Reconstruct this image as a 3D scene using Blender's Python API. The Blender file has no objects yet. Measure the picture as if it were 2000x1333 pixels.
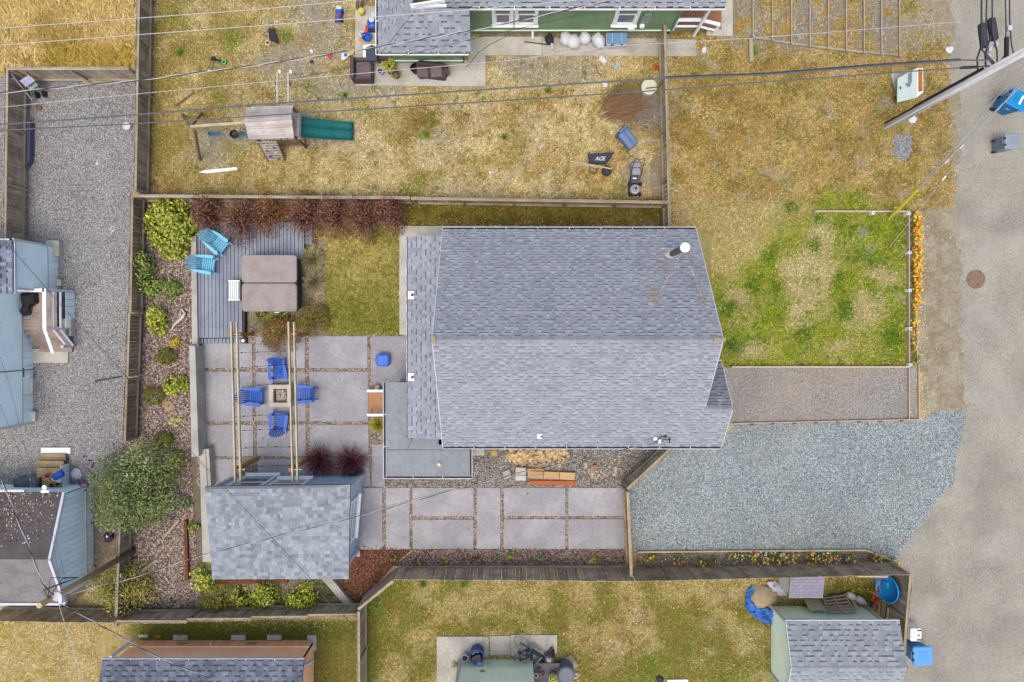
import bpy, math, random
import numpy as np
from mathutils import Vector, Matrix
from mathutils.geometry import tessellate_polygon
R = random.Random(7)
NR = np.random.default_rng(11)
C = bpy.context.scene.collection
SC = bpy.context.scene

# ------------------------------------------------------------------ camera (aerial view, looking almost straight down)
H = 30.0
F = 1332.0
TILT = math.radians(-0.71)
cam_d = bpy.data.cameras.new('camera')
cam_d.sensor_width = 36.0
cam_d.lens = F / 2000.0 * 36.0
cam_d.clip_start = 0.5
cam_d.clip_end = 3000
cam = bpy.data.objects.new('camera', cam_d)
C.objects.link(cam)
cam.location = (0, 0, H)
cam.rotation_euler = (TILT, 0, 0)
SC.camera = cam

# ------------------------------------------------------------------ light: bright overcast
world = bpy.data.worlds.new('World')
SC.world = world
world.use_nodes = True
wn = world.node_tree
bg = wn.nodes['Background']
sky = wn.nodes.new('ShaderNodeTexSky')
sky.sky_type = 'NISHITA'
sky.sun_disc = False
SUN_EL, SUN_AZ = math.radians(73), math.radians(200)
sky.sun_elevation = SUN_EL
sky.sun_rotation = SUN_AZ
sky.air_density = 0.8
sky.dust_density = 3.2
sky.ozone_density = 0.0
wn.links.new(sky.outputs['Color'], bg.inputs['Color'])
bg.inputs['Strength'].default_value = 0.15
sun_d = bpy.data.lights.new('sun', 'SUN')
sun_d.energy = 0.7
sun_d.angle = math.radians(30)
sun_d.color = (1.0, 0.97, 0.915)
sun = bpy.data.objects.new('sun', sun_d)
C.objects.link(sun)
_sd = Vector((math.sin(SUN_AZ) * math.cos(SUN_EL), math.cos(SUN_AZ) * math.cos(SUN_EL), math.sin(SUN_EL)))
sun.rotation_euler = _sd.to_track_quat('Z', 'Y').to_euler()
SC.view_settings.view_transform = 'Standard'
SC.view_settings.look = 'None'
SC.view_settings.gamma = 1.0
SC.view_settings.exposure = 0.95
SC.view_settings.use_curve_mapping = False
SC.render.engine = 'CYCLES'
SC.cycles.max_bounces = 5
SC.cycles.diffuse_bounces = 3

# ------------------------------------------------------------------ helpers
_ct, _st = math.cos(TILT), math.sin(TILT)
def W(u, v, z=0.0):
    """world point at height z that a spot of the survey photo (2000 x 1333) belongs to"""
    dx, dy, dz = (u - 1000) / F, (666.5 - v) / F, -1.0
    y, zz = dy * _ct - dz * _st, dy * _st + dz * _ct
    t = (z - H) / zz
    return Vector((dx * t, y * t, z))
def UV(x, y, z=0.0):
    dz = z - H
    yc = y * _ct + dz * _st
    zc = -y * _st + dz * _ct
    return 1000 + F * x / -zc, 666.5 - F * yc / -zc

def lin(c):
    c = c / 255.0
    return c / 12.92 if c <= 0.04045 else ((c + 0.055) / 1.055) ** 2.4
K = 1.5
def S(r, g, b, k=None):
    k = k or K
    return (lin(r) / k, lin(g) / k, lin(b) / k)

MATS = {}
def mat(name, col, var=0.18, scale=3.0, rough=0.85, bump=0.0, bscale=60.0, col2=None, metal=0.0, spec=0.3, attr=True,
        coord='pos', streak=None, alpha=None):
    """procedural material: two noises vary the colour (and blend towards col2), the face tone Col multiplies it"""
    if name in MATS: return MATS[name]
    m = bpy.data.materials.new(name); m.use_nodes = True
    nt = m.node_tree; N = nt.nodes; L = nt.links
    b = N['Principled BSDF']
    b.inputs['Roughness'].default_value = rough
    b.inputs['Metallic'].default_value = metal
    b.inputs['Specular IOR Level'].default_value = spec
    if coord == 'pos':
        co = N.new('ShaderNodeNewGeometry').outputs['Position']
    else:
        co = N.new('ShaderNodeTexCoord').outputs['Object']
    if streak:
        mp = N.new('ShaderNodeMapping'); mp.inputs['Scale'].default_value = streak
        L.new(co, mp.inputs['Vector']); co = mp.outputs['Vector']
    n1 = N.new('ShaderNodeTexNoise'); n1.inputs['Scale'].default_value = scale; n1.inputs['Detail'].default_value = 5
    n2 = N.new('ShaderNodeTexNoise'); n2.inputs['Scale'].default_value = scale * 7.3; n2.inputs['Detail'].default_value = 3
    L.new(co, n1.inputs['Vector']); L.new(co, n2.inputs['Vector'])
    mx = N.new('ShaderNodeMix'); mx.data_type = 'RGBA'
    c2 = col2 or tuple(x * 0.72 for x in col)
    mx.inputs[6].default_value = (*col, 1); mx.inputs[7].default_value = (*c2, 1)
    mr = N.new('ShaderNodeMapRange'); mr.inputs[1].default_value = 0.42; mr.inputs[2].default_value = 0.66
    L.new(n1.outputs['Fac'], mr.inputs[0]); 
    ml = N.new('ShaderNodeMath'); ml.operation = 'MULTIPLY'; ml.inputs[1].default_value = 1.0 if col2 else min(1, var * 2.5)
    L.new(mr.outputs[0], ml.inputs[0]); L.new(ml.outputs[0], mx.inputs[0])
    m2 = N.new('ShaderNodeMapRange'); m2.inputs[1].default_value = 0.3; m2.inputs[2].default_value = 0.7
    m2.inputs[3].default_value = 1 - var; m2.inputs[4].default_value = 1 + var
    L.new(n2.outputs['Fac'], m2.inputs[0])
    vm = N.new('ShaderNodeVectorMath'); vm.operation = 'SCALE'
    L.new(mx.outputs[2], vm.inputs[0]); L.new(m2.outputs[0], vm.inputs['Scale'])
    out = vm.outputs[0]
    if attr:
        at = N.new('ShaderNodeAttribute'); at.attribute_name = 'Col'
        mm = N.new('ShaderNodeVectorMath'); mm.operation = 'MULTIPLY'
        L.new(out, mm.inputs[0]); L.new(at.outputs['Color'], mm.inputs[1]); out = mm.outputs[0]
    L.new(out, b.inputs['Base Color'])
    if bump:
        nb = N.new('ShaderNodeTexNoise'); nb.inputs['Scale'].default_value = bscale; nb.inputs['Detail'].default_value = 4
        L.new(co, nb.inputs['Vector'])
        bp = N.new('ShaderNodeBump'); bp.inputs['Strength'].default_value = bump; bp.inputs['Distance'].default_value = 0.02
        L.new(nb.outputs['Fac'], bp.inputs['Height']); L.new(bp.outputs['Normal'], b.inputs['Normal'])
    if alpha is not None:
        b.inputs['Alpha'].default_value = alpha
    MATS[name] = m
    return m

def stone_mat(name, cols, cell=28.0, rough=0.9, var=0.25, big=0.5, patch=None, patch_scale=0.35, bump=0.8):
    """loose stones: each voronoi cell takes one of the stone colours, patches of finer dirt lie between"""
    if name in MATS: return MATS[name]
    m = bpy.data.materials.new(name); m.use_nodes = True
    nt = m.node_tree; N = nt.nodes; L = nt.links
    b = N['Principled BSDF']; b.inputs['Roughness'].default_value = rough; b.inputs['Specular IOR Level'].default_value = 0.2
    co = N.new('ShaderNodeNewGeometry').outputs['Position']
    v = N.new('ShaderNodeTexVoronoi'); v.inputs['Scale'].default_value = cell; v.voronoi_dimensions = '2D'
    L.new(co, v.inputs['Vector'])
    sx = N.new('ShaderNodeSeparateColor'); L.new(v.outputs['Color'], sx.inputs[0])
    rp = N.new('ShaderNodeValToRGB'); rp.color_ramp.interpolation = 'CONSTANT'
    el = rp.color_ramp.elements
    while len(el) < len(cols): el.new(0.5)
    for i, c in enumerate(cols):
        el[i].position = i / len(cols); el[i].color = (*c, 1)
    L.new(sx.outputs[0], rp.inputs[0])
    out = rp.outputs[0]
    n = N.new('ShaderNodeTexNoise'); n.inputs['Scale'].default_value = big; n.inputs['Detail'].default_value = 6
    L.new(co, n.inputs['Vector'])
    m2 = N.new('ShaderNodeMapRange'); m2.inputs[1].default_value = 0.3; m2.inputs[2].default_value = 0.7
    m2.inputs[3].default_value = 1 - var; m2.inputs[4].default_value = 1 + var
    L.new(n.outputs['Fac'], m2.inputs[0])
    vm = N.new('ShaderNodeVectorMath'); vm.operation = 'SCALE'
    L.new(out, vm.inputs[0]); L.new(m2.outputs[0], vm.inputs['Scale']); out = vm.outputs[0]
    if patch:
        n3 = N.new('ShaderNodeTexNoise'); n3.inputs['Scale'].default_value = patch_scale; n3.inputs['Detail'].default_value = 8; n3.inputs['Roughness'].default_value = 0.65
        L.new(co, n3.inputs['Vector'])
        m3 = N.new('ShaderNodeMapRange'); m3.inputs[1].default_value = 0.5; m3.inputs[2].default_value = 0.68; m3.inputs[4].default_value = 0.7
        L.new(n3.outputs['Fac'], m3.inputs[0])
        mx = N.new('ShaderNodeMix'); mx.data_type = 'RGBA'; mx.inputs[7].default_value = (*patch, 1)
        L.new(m3.outputs[0], mx.inputs[0]); L.new(out, mx.inputs[6]); out = mx.outputs[2]
    L.new(out, b.inputs['Base Color'])
    bp = N.new('ShaderNodeBump'); bp.inputs['Strength'].default_value = bump; bp.inputs['Distance'].default_value = 0.02; bp.invert = True
    L.new(v.outputs['Distance'], bp.inputs['Height']); L.new(bp.outputs['Normal'], b.inputs['Normal'])
    MATS[name] = m
    return m

OFF = {}
def thing(name, label, cat, loc=(0, 0, 0), group=None, world=True, kind=None):
    o = bpy.data.objects.new(name, None); C.objects.link(o)
    o.empty_display_size = 0.2
    o.location = loc
    OFF[o.name] = Vector(loc) if world else Vector((0, 0, 0))
    tag(o, label, cat, group, kind)
    return o
def tag(o, label=None, cat=None, group=None, kind=None):
    if label: o['label'] = label
    if cat: o['category'] = cat
    if group: o['group'] = group
    if kind: o['kind'] = kind
    return o
def copy_tree(o, parent=None):
    c = o.copy(); C.objects.link(c); c.parent = parent
    for ch in list(o.children): copy_tree(ch, c)
    return c
def place(o, loc, rz=0.0):
    o.location = loc; o.rotation_euler = (0, 0, rz); return o

class MB:
    def __init__(s):
        s.v = []; s.f = []; s.c = []; s.tone = (1, 1, 1)
    def quad(s, *pts, tone=None):
        n = len(s.v); s.v += [tuple(p) for p in pts]; s.f.append(tuple(range(n, n + len(pts)))); s.c.append(tone or s.tone)
        return s
    def poly(s, pts, faces, tone=None):
        n = len(s.v); s.v += [tuple(p) for p in pts]
        for f in faces:
            s.f.append(tuple(n + i for i in f)); s.c.append(tone or s.tone)
        return s
    BF = ((0, 3, 2, 1), (4, 5, 6, 7), (0, 1, 5, 4), (1, 2, 6, 5), (2, 3, 7, 6), (3, 0, 4, 7))
    def box(s, c, d, rz=0.0, M=None, tone=None, taper=1.0):
        x, y, z = d[0] / 2, d[1] / 2, d[2] / 2
        p = [Vector(q) for q in ((-x, -y, -z), (x, -y, -z), (x, y, -z), (-x, y, -z), (-x * taper, -y * taper, z), (x * taper, -y * taper, z), (x * taper, y * taper, z), (-x * taper, y * taper, z))]
        T = Matrix.Translation(Vector(c)) @ (M.to_4x4() if M else Matrix.Rotation(rz, 4, 'Z'))
        return s.poly([T @ q for q in p], MB.BF, tone)
    def bar(s, a, b, w, h, up=(0, 0, 1), tone=None):
        """rectangular bar from a to b, w across, h along up"""
        a, b = Vector(a), Vector(b); d = (b - a)
        if d.length < 1e-6: return s
        d.normalize(); up = Vector(up)
        sd = d.cross(up)
        if sd.length < 1e-4: sd = d.cross(Vector((1, 0, 0)))
        sd.normalize(); u2 = sd.cross(d)
        q = []
        for p in (a, b):
            q += [p - sd * w / 2 - u2 * h / 2, p + sd * w / 2 - u2 * h / 2, p + sd * w / 2 + u2 * h / 2, p - sd * w / 2 + u2 * h / 2]
        return s.poly(q, ((0, 1, 2, 3), (7, 6, 5, 4), (0, 4, 5, 1), (1, 5, 6, 2), (2, 6, 7, 3), (3, 7, 4, 0)), tone)
    def tube(s, pts, r, seg=6, tone=None, cap=True, closed=False):
        pts = [Vector(p) for p in pts]; n0 = len(s.v); k = len(pts)
        rr = r if isinstance(r, (list, tuple)) else [r] * k
        prev = None
        for i, p in enumerate(pts):
            if closed: d = pts[(i + 1) % k] - pts[i - 1]
            else: d = pts[min(i + 1, k - 1)] - pts[max(i - 1, 0)]
            d.normalize()
            a = prev if prev is not None else (Vector((0, 0, 1)) if abs(d.z) < 0.9 else Vector((1, 0, 0)))
            e1 = a - d * a.dot(d)
            if e1.length < 1e-5: e1 = d.orthogonal()
            e1.normalize(); e2 = d.cross(e1); prev = e1
            for j in range(seg):
                t = 2 * math.pi * j / seg
                s.v.append(tuple(p + (e1 * math.cos(t) + e2 * math.sin(t)) * rr[i]))
        t_ = tone or s.tone
        for i in range(k if closed else k - 1):
            i2 = (i + 1) % k
            for j in range(seg):
                j2 = (j + 1) % seg
                s.f.append((n0 + i * seg + j, n0 + i * seg + j2, n0 + i2 * seg + j2, n0 + i2 * seg + j)); s.c.append(t_)
        if cap and not closed:
            s.f.append(tuple(n0 + j for j in reversed(range(seg)))); s.c.append(t_)
            s.f.append(tuple(n0 + (k - 1) * seg + j for j in range(seg))); s.c.append(t_)
        return s
    def lathe(s, prof, c=(0, 0, 0), seg=16, M=None, tone=None, sx=1.0, sy=1.0):
        """profile (r, z) turned about the z axis through c"""
        n0 = len(s.v); T = Matrix.Translation(Vector(c)) @ (M.to_4x4() if M else Matrix.Identity(4)); k = len(prof)
        for r, z in prof:
            for j in range(seg):
                t = 2 * math.pi * j / seg
                s.v.append(tuple(T @ Vector((r * math.cos(t) * sx, r * math.sin(t) * sy, z))))
        t_ = tone or s.tone
        for i in range(k - 1):
            for j in range(seg):
                j2 = (j + 1) % seg
                s.f.append((n0 + i * seg + j, n0 + i * seg + j2, n0 + (i + 1) * seg + j2, n0 + (i + 1) * seg + j)); s.c.append(t_)
        if prof[0][0] > 1e-4: s.f.append(tuple(n0 + j for j in reversed(range(seg)))); s.c.append(t_)
        if prof[-1][0] > 1e-4: s.f.append(tuple(n0 + (k - 1) * seg + j for j in range(seg))); s.c.append(t_)
        return s
    def prism(s, poly, z0, z1, tone=None):
        """vertical prism over a plan polygon; z0 / z1 may be functions of (x, y)"""
        fz = lambda z, p: z(p[0], p[1]) if callable(z) else z
        k = len(poly); n = len(s.v); t_ = tone or s.tone
        s.v += [(p[0], p[1], fz(z0, p)) for p in poly] + [(p[0], p[1], fz(z1, p)) for p in poly]
        area = sum(poly[i - 1][0] * poly[i][1] - poly[i][0] * poly[i - 1][1] for i in range(k))
        order = range(k) if area > 0 else range(k - 1, -1, -1); o = list(order)
        s.f.append(tuple(n + k + i for i in o)); s.f.append(tuple(n + i for i in reversed(o))); s.c += [t_, t_]
        for a in range(k):
            i, j = o[a], o[(a + 1) % k]
            s.f.append((n + i, n + j, n + k + j, n + k + i)); s.c.append(t_)
        return s
    def rbox(s, c, d, r, rz=0.0, seg=4, edge=0.02, tone=None, M=None, taper=1.0):
        """box with rounded plan corners and a chamfered top rim"""
        x, y = d[0] / 2, d[1] / 2; ring = []
        for cx, cy, a0 in ((x - r, y - r, 0), (-x + r, y - r, 90), (-x + r, -y + r, 180), (x - r, -y + r, 270)):
            for i in range(seg + 1):
                a = math.radians(a0 + 90 * i / seg); ring.append((cx + r * math.cos(a), cy + r * math.sin(a)))
        T = Matrix.Translation(Vector(c)) @ (M.to_4x4() if M else Matrix.Rotation(rz, 4, 'Z'))
        k = len(ring); n0 = len(s.v); e = edge
        lay = [(taper, -d[2] / 2), (1.0, d[2] / 2 - e), (1.0 - 0.7 * e / max(x, y), d[2] / 2 - 0.3 * e), (1.0 - 1.6 * e / max(x, y), d[2] / 2)]
        for q, z in lay:
            for p in ring: s.v.append(tuple(T @ Vector((p[0] * q, p[1] * q, z))))
        t_ = tone or s.tone
        for i in range(3):
            for j in range(k):
                j2 = (j + 1) % k; s.f.append((n0 + i * k + j, n0 + i * k + j2, n0 + (i + 1) * k + j2, n0 + (i + 1) * k + j)); s.c.append(t_)
        s.f.append(tuple(n0 + j for j in reversed(range(k)))); s.c.append(t_)
        s.f.append(tuple(n0 + 3 * k + j for j in range(k))); s.c.append(t_)
        return s
    def mesh(s, name, m, off=None, smooth=False):
        me = bpy.data.meshes.new(name)
        v = s.v if off is None else [(p[0] - off[0], p[1] - off[1], p[2] - off[2]) for p in s.v]
        me.from_pydata(v, [], s.f)
        at = me.attributes.new('Col', 'FLOAT_COLOR', 'FACE')
        at.data.foreach_set('color', np.array([(*c, 1) for c in s.c], dtype=np.float32).ravel())
        if smooth: me.polygons.foreach_set('use_smooth', [True] * len(me.polygons))
        me.materials.append(m)
        return me
    def build(s, name, m, parent=None, label=None, cat=None, group=None, kind=None, smooth=False):
        off = OFF.get(parent.name) if parent else None
        if parent is None and cat and s.v:
            a = np.array(s.v); off = Vector(((a[:, 0].min() + a[:, 0].max()) / 2, (a[:, 1].min() + a[:, 1].max()) / 2, a[:, 2].min()))
        o = bpy.data.objects.new(name, s.mesh(name, m, off, smooth)); C.objects.link(o)
        if parent: o.parent = parent; OFF[o.name] = OFF[parent.name]
        elif off is not None: o.location = off; OFF[o.name] = off
        else: OFF[o.name] = Vector((0, 0, 0))
        return tag(o, label, cat, group, kind)

def inst(name, me, parent, M):
    """a piece that shares its mesh with alike pieces; M is its world matrix"""
    o = bpy.data.objects.new(name, me); C.objects.link(o); o.parent = parent
    o.matrix_basis = Matrix.Translation(-OFF[parent.name]) @ M
    return o

def np_obj(name, V, n_per, col, m, parent=None, kind=None, label=None, cat=None, smooth=False):
    """big mesh of equal faces: V (N*n_per,3), col (N,3)"""
    me = bpy.data.meshes.new(name); nv = len(V); nf = nv // n_per
    off = np.array(OFF[parent.name]) if parent else np.zeros(3)
    me.vertices.add(nv); me.vertices.foreach_set('co', (V - off).astype(np.float32).ravel())
    me.loops.add(nv); me.loops.foreach_set('vertex_index', np.arange(nv, dtype=np.int32))
    me.polygons.add(nf); me.polygons.foreach_set('loop_start', np.arange(0, nv, n_per, dtype=np.int32))
    me.update(calc_edges=True)
    at = me.attributes.new('Col', 'FLOAT_COLOR', 'FACE')
    at.data.foreach_set('color', np.concatenate([col, np.ones((nf, 1))], 1).astype(np.float32).ravel())
    me.materials.append(m)
    o = bpy.data.objects.new(name, me); C.objects.link(o)
    if parent: o.parent = parent; OFF[o.name] = OFF[parent.name]
    else: OFF[o.name] = Vector((0, 0, 0))
    return tag(o, label, cat, None, kind)

_T = NR.random((256, 256))
def vnoise(x, y, seed=0):
    x = x + seed * 17.31; y = y + seed * 9.77
    xi = np.floor(x).astype(int); yi = np.floor(y).astype(int); fx = x - xi; fy = y - yi
    fx = fx * fx * (3 - 2 * fx); fy = fy * fy * (3 - 2 * fy)
    g = lambda a, b: _T[a & 255, b & 255]
    return (g(xi, yi) * (1 - fx) + g(xi + 1, yi) * fx) * (1 - fy) + (g(xi, yi + 1) * (1 - fx) + g(xi + 1, yi + 1) * fx) * fy
def fbm(x, y, seed=0, o=4):
    a, t, n = 1.0, 0.0, 0.0
    for i in range(o):
        t = t + a * vnoise(x * 2 ** i, y * 2 ** i, seed + i * 3); n += a; a *= 0.55
    return t / n
def sstep(a, b, x):
    t = np.clip((x - a) / (b - a), 0, 1); return t * t * (3 - 2 * t)
def inpoly(x, y, poly):
    r = np.zeros(x.shape, bool); k = len(poly)
    for i in range(k):
        x0, y0 = poly[i - 1][:2]; x1, y1 = poly[i][:2]
        c = ((y0 > y) != (y1 > y))
        with np.errstate(divide='ignore', invalid='ignore'):
            r ^= c & (x < (x1 - x0) * (y - y0) / (y1 - y0 + 1e-12) + x0)
    return r

# ------------------------------------------------------------------ the ground
m_grass = mat('dry_grass', (1, 1, 1), var=0.10, scale=0.9, rough=0.95, spec=0.1, col2=(0.9, 0.88, 0.85))
m_soil = mat('turf_soil', (1, 1, 1), var=0.34, scale=6.0, rough=0.95, spec=0.1, col2=(0.8, 0.78, 0.74), bump=0.6, bscale=25)

def soft(u, v, u0, v0, u1, v1, s=8):
    return sstep(u0 - s, u0 + s, u) * sstep(u1 + s, u1 - s, u) * sstep(v0 - s, v0 + s, v) * sstep(v1 + s, v1 - s, v)
def blob(u, v, cu, cv, ru, rv=None, rough=0.6, seed=5):
    rv = rv or ru
    d = np.sqrt(((u - cu) / ru) ** 2 + ((v - cv) / rv) ** 2) + rough * ((fbm(u / 22, v / 22, seed) - 0.5) * 2 + (fbm(u / 6, v / 6, seed + 2) - 0.5) * 1.6)
    return sstep(1.2, 0.5, d)
STRAW, GOLD, TAN, DIRT = (222, 198, 142), (204, 174, 110), (208, 190, 152), (186, 174, 152)
OLIVE, GREEN, DKOL, RUST, LUSH = (160, 148, 76), (148, 158, 40), (126, 110, 48), (142, 106, 54), (116, 134, 34)
SAND, PALE = (188, 170, 138), (214, 190, 146)
def ground_colour(u, v):
    """plant cover over the lots: colour (sRGB) and how thick and long it grows"""
    A = np.zeros(u.shape + (3,)); dens = np.full(u.shape, 1.0); ln = np.full(u.shape, 1.0)
    def lay(c, w):
        nonlocal A
        A = A * (1 - w[..., None]) + np.array(c, float) * w[..., None]
    n1 = fbm(u / 70, v / 70, 1); n2 = fbm(u / 30, v / 30, 2); n3 = fbm(u / 14, v / 14, 3); n4 = fbm(u / 110, v / 110, 4)
    lay(STRAW, np.ones(u.shape)); lay(GOLD, sstep(0.45, 0.62, n2)); lay(TAN, 0.6 * sstep(0.5, 0.65, n1))
    # north lot
    ny = soft(u, v, 272, -60, 1312, 392)
    m5 = fbm(u / 8, v / 8, 14, 3); m6 = fbm(u / 11, v / 11, 17, 2); lay((150, 122, 66), ny * sstep(0.58, 0.68, m6) * 0.6)
    lay((168, 140, 74), ny * sstep(640, 300, u) * 0.75 * sstep(0.3, 0.55, n2))
    lay(OLIVE, ny * sstep(760, 330, u) * sstep(0.52, 0.62, n3) * 0.75)
    lay(OLIVE, ny * sstep(0.6, 0.7, n2) * 0.7)
    lay((160, 120, 60), ny * sstep(0.56, 0.68, n4) * sstep(0.45, 0.6, n3) * 0.5)
    for b in ((640, 60, 60, 70), (560, 120, 70, 40), (1085, 140, 95, 38), (650, 175, 50, 34), (620, 270, 45, 26), (410, 285, 45, 45), (1010, 130, 50, 30), (1240, 345, 34, 40), (475, 270, 36, 22), (600, 20, 40, 40), (730, 175, 60, 16), (860, 262, 22, 20)):
        w = blob(u, v, *b) * (0.75 if b[1] != 345 else 0.9); lay(DIRT, w); dens = dens * (1 - 0.8 * w)
    for b in ((830, 235, 38, 26), (900, 230, 20, 20), (790, 265, 22, 14), (530, 185, 24, 10)):
        lay(RUST, blob(u, v, *b) * 0.7)
    for b in ((825, 265, 13), (838, 236, 13), (670, 186, 9), (1072, 176, 8), (1140, 145, 6), (985, 270, 7), (820, 355, 10), (560, 70, 14), (345, 30, 14), (350, 100, 12), (430, 190, 14), (600, 168, 10), (450, 85, 20), (690, 50, 7)):
        lay((118, 134, 44), blob(u, v, *b) * 0.75)
    lay((112, 126, 46), ny * sstep(0.68, 0.73, m5) * 0.7)
    # wild field in the north-west corner
    wf = soft(u, v, -200, -80, 262, 132, 3)
    lay((204, 174, 112), wf); lay((172, 142, 80), wf * sstep(0.46, 0.6, n2)); lay((150, 130, 52), wf * sstep(0.56, 0.66, n3) * 0.7); lay((222, 190, 120), wf * sstep(0.56, 0.68, n1) * 0.6)
    lay((164, 138, 44), wf * soft(u, v, 90, 98, 262, 130) * 0.7)
    ln = ln * (1 + 3.2 * wf)
    # shady strip north of the house
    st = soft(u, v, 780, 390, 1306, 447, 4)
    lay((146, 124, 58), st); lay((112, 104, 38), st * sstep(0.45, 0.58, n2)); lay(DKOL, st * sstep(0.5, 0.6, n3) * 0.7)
    w = blob(u, v, 1270, 438, 34, 14) * 0.9; lay((158, 140, 108), w); dens = dens * (1 - w)
    # back lawn
    bl = soft(u, v, 624, 440, 784, 660, 2)
    lay((176, 158, 90), bl); lay((138, 134, 56), bl * sstep(0.46, 0.62, n2) * 0.85); lay((186, 166, 88), bl * sstep(580, 470, v) * sstep(0.4, 0.6, n3) * 0.8)
    lay((122, 124, 44), bl * sstep(520, 620, v) * 0.6); lay((196, 176, 122), bl * sstep(0.64, 0.7, n3) * 0.5)
    ln = ln * (1 + 0.3 * bl)
    # front lots, east
    fd = soft(u, v, 1310, -60, 1862, 450)
    lay((194, 162, 98), fd); lay((164, 132, 74), fd * sstep(0.46, 0.6, n2) * 0.85); lay((160, 142, 66), fd * sstep(0.52, 0.62, n3) * 0.55); lay((206, 176, 112), fd * sstep(0.52, 0.64, n1) * 0.8)
    n5 = fbm(u / 8, v / 8, 14, 3); n6 = fbm(u / 11, v / 11, 17, 2)
    lay((134, 112, 58), fd * sstep(0.6, 0.68, n6) * 0.6); lay((120, 128, 44), fd * sstep(0.64, 0.7, n5) * 0.7)
    w = fd * sstep(0.70, 0.76, fbm(u / 17, v / 17, 19, 2)) * 0.8; lay((186, 176, 152), w); dens = dens * (1 - 0.8 * w)
    pz = fd * soft(u, v, 1320, 395, 1560, 600, 40); lay((212, 186, 146), pz * sstep(0.36, 0.5, n3) * 0.9); lay((178, 146, 106), pz * sstep(0.52, 0.6, n6) * 0.7); lay((116, 132, 44), pz * sstep(0.61, 0.67, n5) * 0.8)
    for b in ((1525, 345, 26, 8), (1502, 335, 14, 14), (1632, 298, 9), (1640, 360, 7), (1595, 0, 60, 60), (1460, 40, 30, 60), (1760, 60, 70, 40)):
        w = blob(u, v, *b) * 0.7; lay(DIRT, w); dens = dens * (1 - 0.75 * w)
    tr = soft(u, v, 1430, -40, 1765, 100, 12)
    lay((170, 160, 144), tr * sstep(0.44, 0.56, fbm(u / 16, v / 60, 9)) * 0.9); lay((196, 158, 66), tr * sstep(0.56, 0.66, n3) * 0.8)
    dens = dens * (1 - 0.35 * tr)
    fl = soft(u, v, 1340, 398, 1776, 722, 6)
    diag = sstep(-40, 60, (u - 1395) * 0.75 + (v - 560) + 60 * (n2 - 0.5))
    gr = np.maximum(fl * diag, blob(u, v, 1650, 395, 60, 26))
    lay((186, 170, 104), fl * 0.7); lay((156, 156, 56), gr * 0.88); lay(GREEN, gr * sstep(0.40, 0.56, n2) * 0.95); lay(LUSH, gr * sstep(0.5, 0.62, n3) * sstep(0.4, 0.55, n1) * 0.8)
    lay((190, 176, 116), gr * sstep(0.6, 0.67, n6) * 0.8); lay((92, 122, 26), gr * sstep(0.57, 0.64, n5) * 0.7)
    for b in ((1605, 500, 42, 70), (1580, 570, 40, 40), (1560, 620, 24, 30), (1690, 600, 30, 40), (1480, 690, 40, 24), (1640, 670, 34, 16), (1440, 580, 28, 18), (1545, 520, 26, 26), (1660, 640, 20, 16), (1720, 540, 24, 20)):
        lay((204, 182, 134), blob(u, v, *b, 0.9) * 0.85)
    for b in ((1590, 480, 14), (1545, 405, 12), (1500, 500, 15), (1465, 555, 12), (1420, 600, 14), (1432, 672, 22, 14), (1700, 505, 16), (1742, 655, 18, 22), (1650, 600, 16), (1570, 650, 20, 14), (1516, 560, 10), (1600, 425, 13), (1745, 702, 12), (1640, 540, 12)):
        lay((84, 116, 26), blob(u, v, *b) * 0.85)
    for b in ((1432, 596, 9, 8), (1440, 682, 14, 9), (1420, 672, 9)):
        lay((46, 74, 26), blob(u, v, *b) * 0.8)
    for b in ((1433, 458, 8), (1690, 455, 12), (1750, 575, 8), (1700, 490, 10, 14), (1768, 590, 7)):
        w = blob(u, v, *b); lay((176, 168, 150), w * 0.9); dens = dens * (1 - w)
    # sandy verge along the road
    verge = sstep(-7, 9, u - np.interp(v, [-50, 100, 200, 260, 330, 400, 412, 700, 830, 1100, 1400], [1790, 1856, 1850, 1856, 1862, 1860, 1796, 1792, 1800, 1790, 1780]) + 40 * (n3 - 0.5))
    vt = sstep(1700, 1790, u) * sstep(120, 0, v) * sstep(0.42, 0.55, n2)
    verge = np.maximum(verge, vt * 0.85)
    lay((190, 176, 146), verge); lay((206, 194, 168), verge * sstep(0.48, 0.6, n2) * 0.7); lay((172, 156, 124), verge * sstep(0.55, 0.66, n3) * 0.5)
    lay((160, 142, 108), verge * soft(u, v, 1800, 430, 1850, 800, 14) * 0.25 * sstep(0.45, 0.6, n3))
    dens = dens * (1 - 0.97 * verge)
    # south lot
    sy = soft(u, v, 700, 1128, 1790, 1400, 2)
    lay((192, 174, 114), sy); lay((196, 172, 108), sy * sstep(0.5, 0.62, n2) * 0.8); lay((132, 126, 50), sy * sstep(0.47, 0.6, fbm(u / 45, v / 45, 12)) * 0.8); lay((150, 116, 64), sy * sstep(0.55, 0.65, n3) * soft(u, v, 1080, 1190, 1280, 1300, 40) * 0.8)
    for b in ((735, 1180, 28, 50), (760, 1150, 30, 12), (1310, 1300, 60, 40), (880, 1150, 30, 10), (720, 1300, 30, 50), (1250, 1310, 40, 30), (960, 1215, 50, 16), (830, 1200, 26, 16), (1430, 1330, 40, 30), (1560, 1145, 20, 8), (1600, 1150, 30, 12), (870, 1300, 14, 40), (820, 1322, 26, 16)):
        lay((122, 130, 46), blob(u, v, *b) * 0.7)
    for b in ((1200, 1260, 30, 20), (1245, 1200, 24, 20), (1385, 1222, 14), (1455, 1270, 12, 8), (1390, 1275, 12), (1420, 1165, 24, 12)):
        w = blob(u, v, *b); lay((200, 180, 140), w * 0.7); dens = dens * (1 - 0.4 * w)
    lay((120, 112, 46), soft(u, v, 1618, 1128, 1760, 1180, 5) * 0.85)
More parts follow.
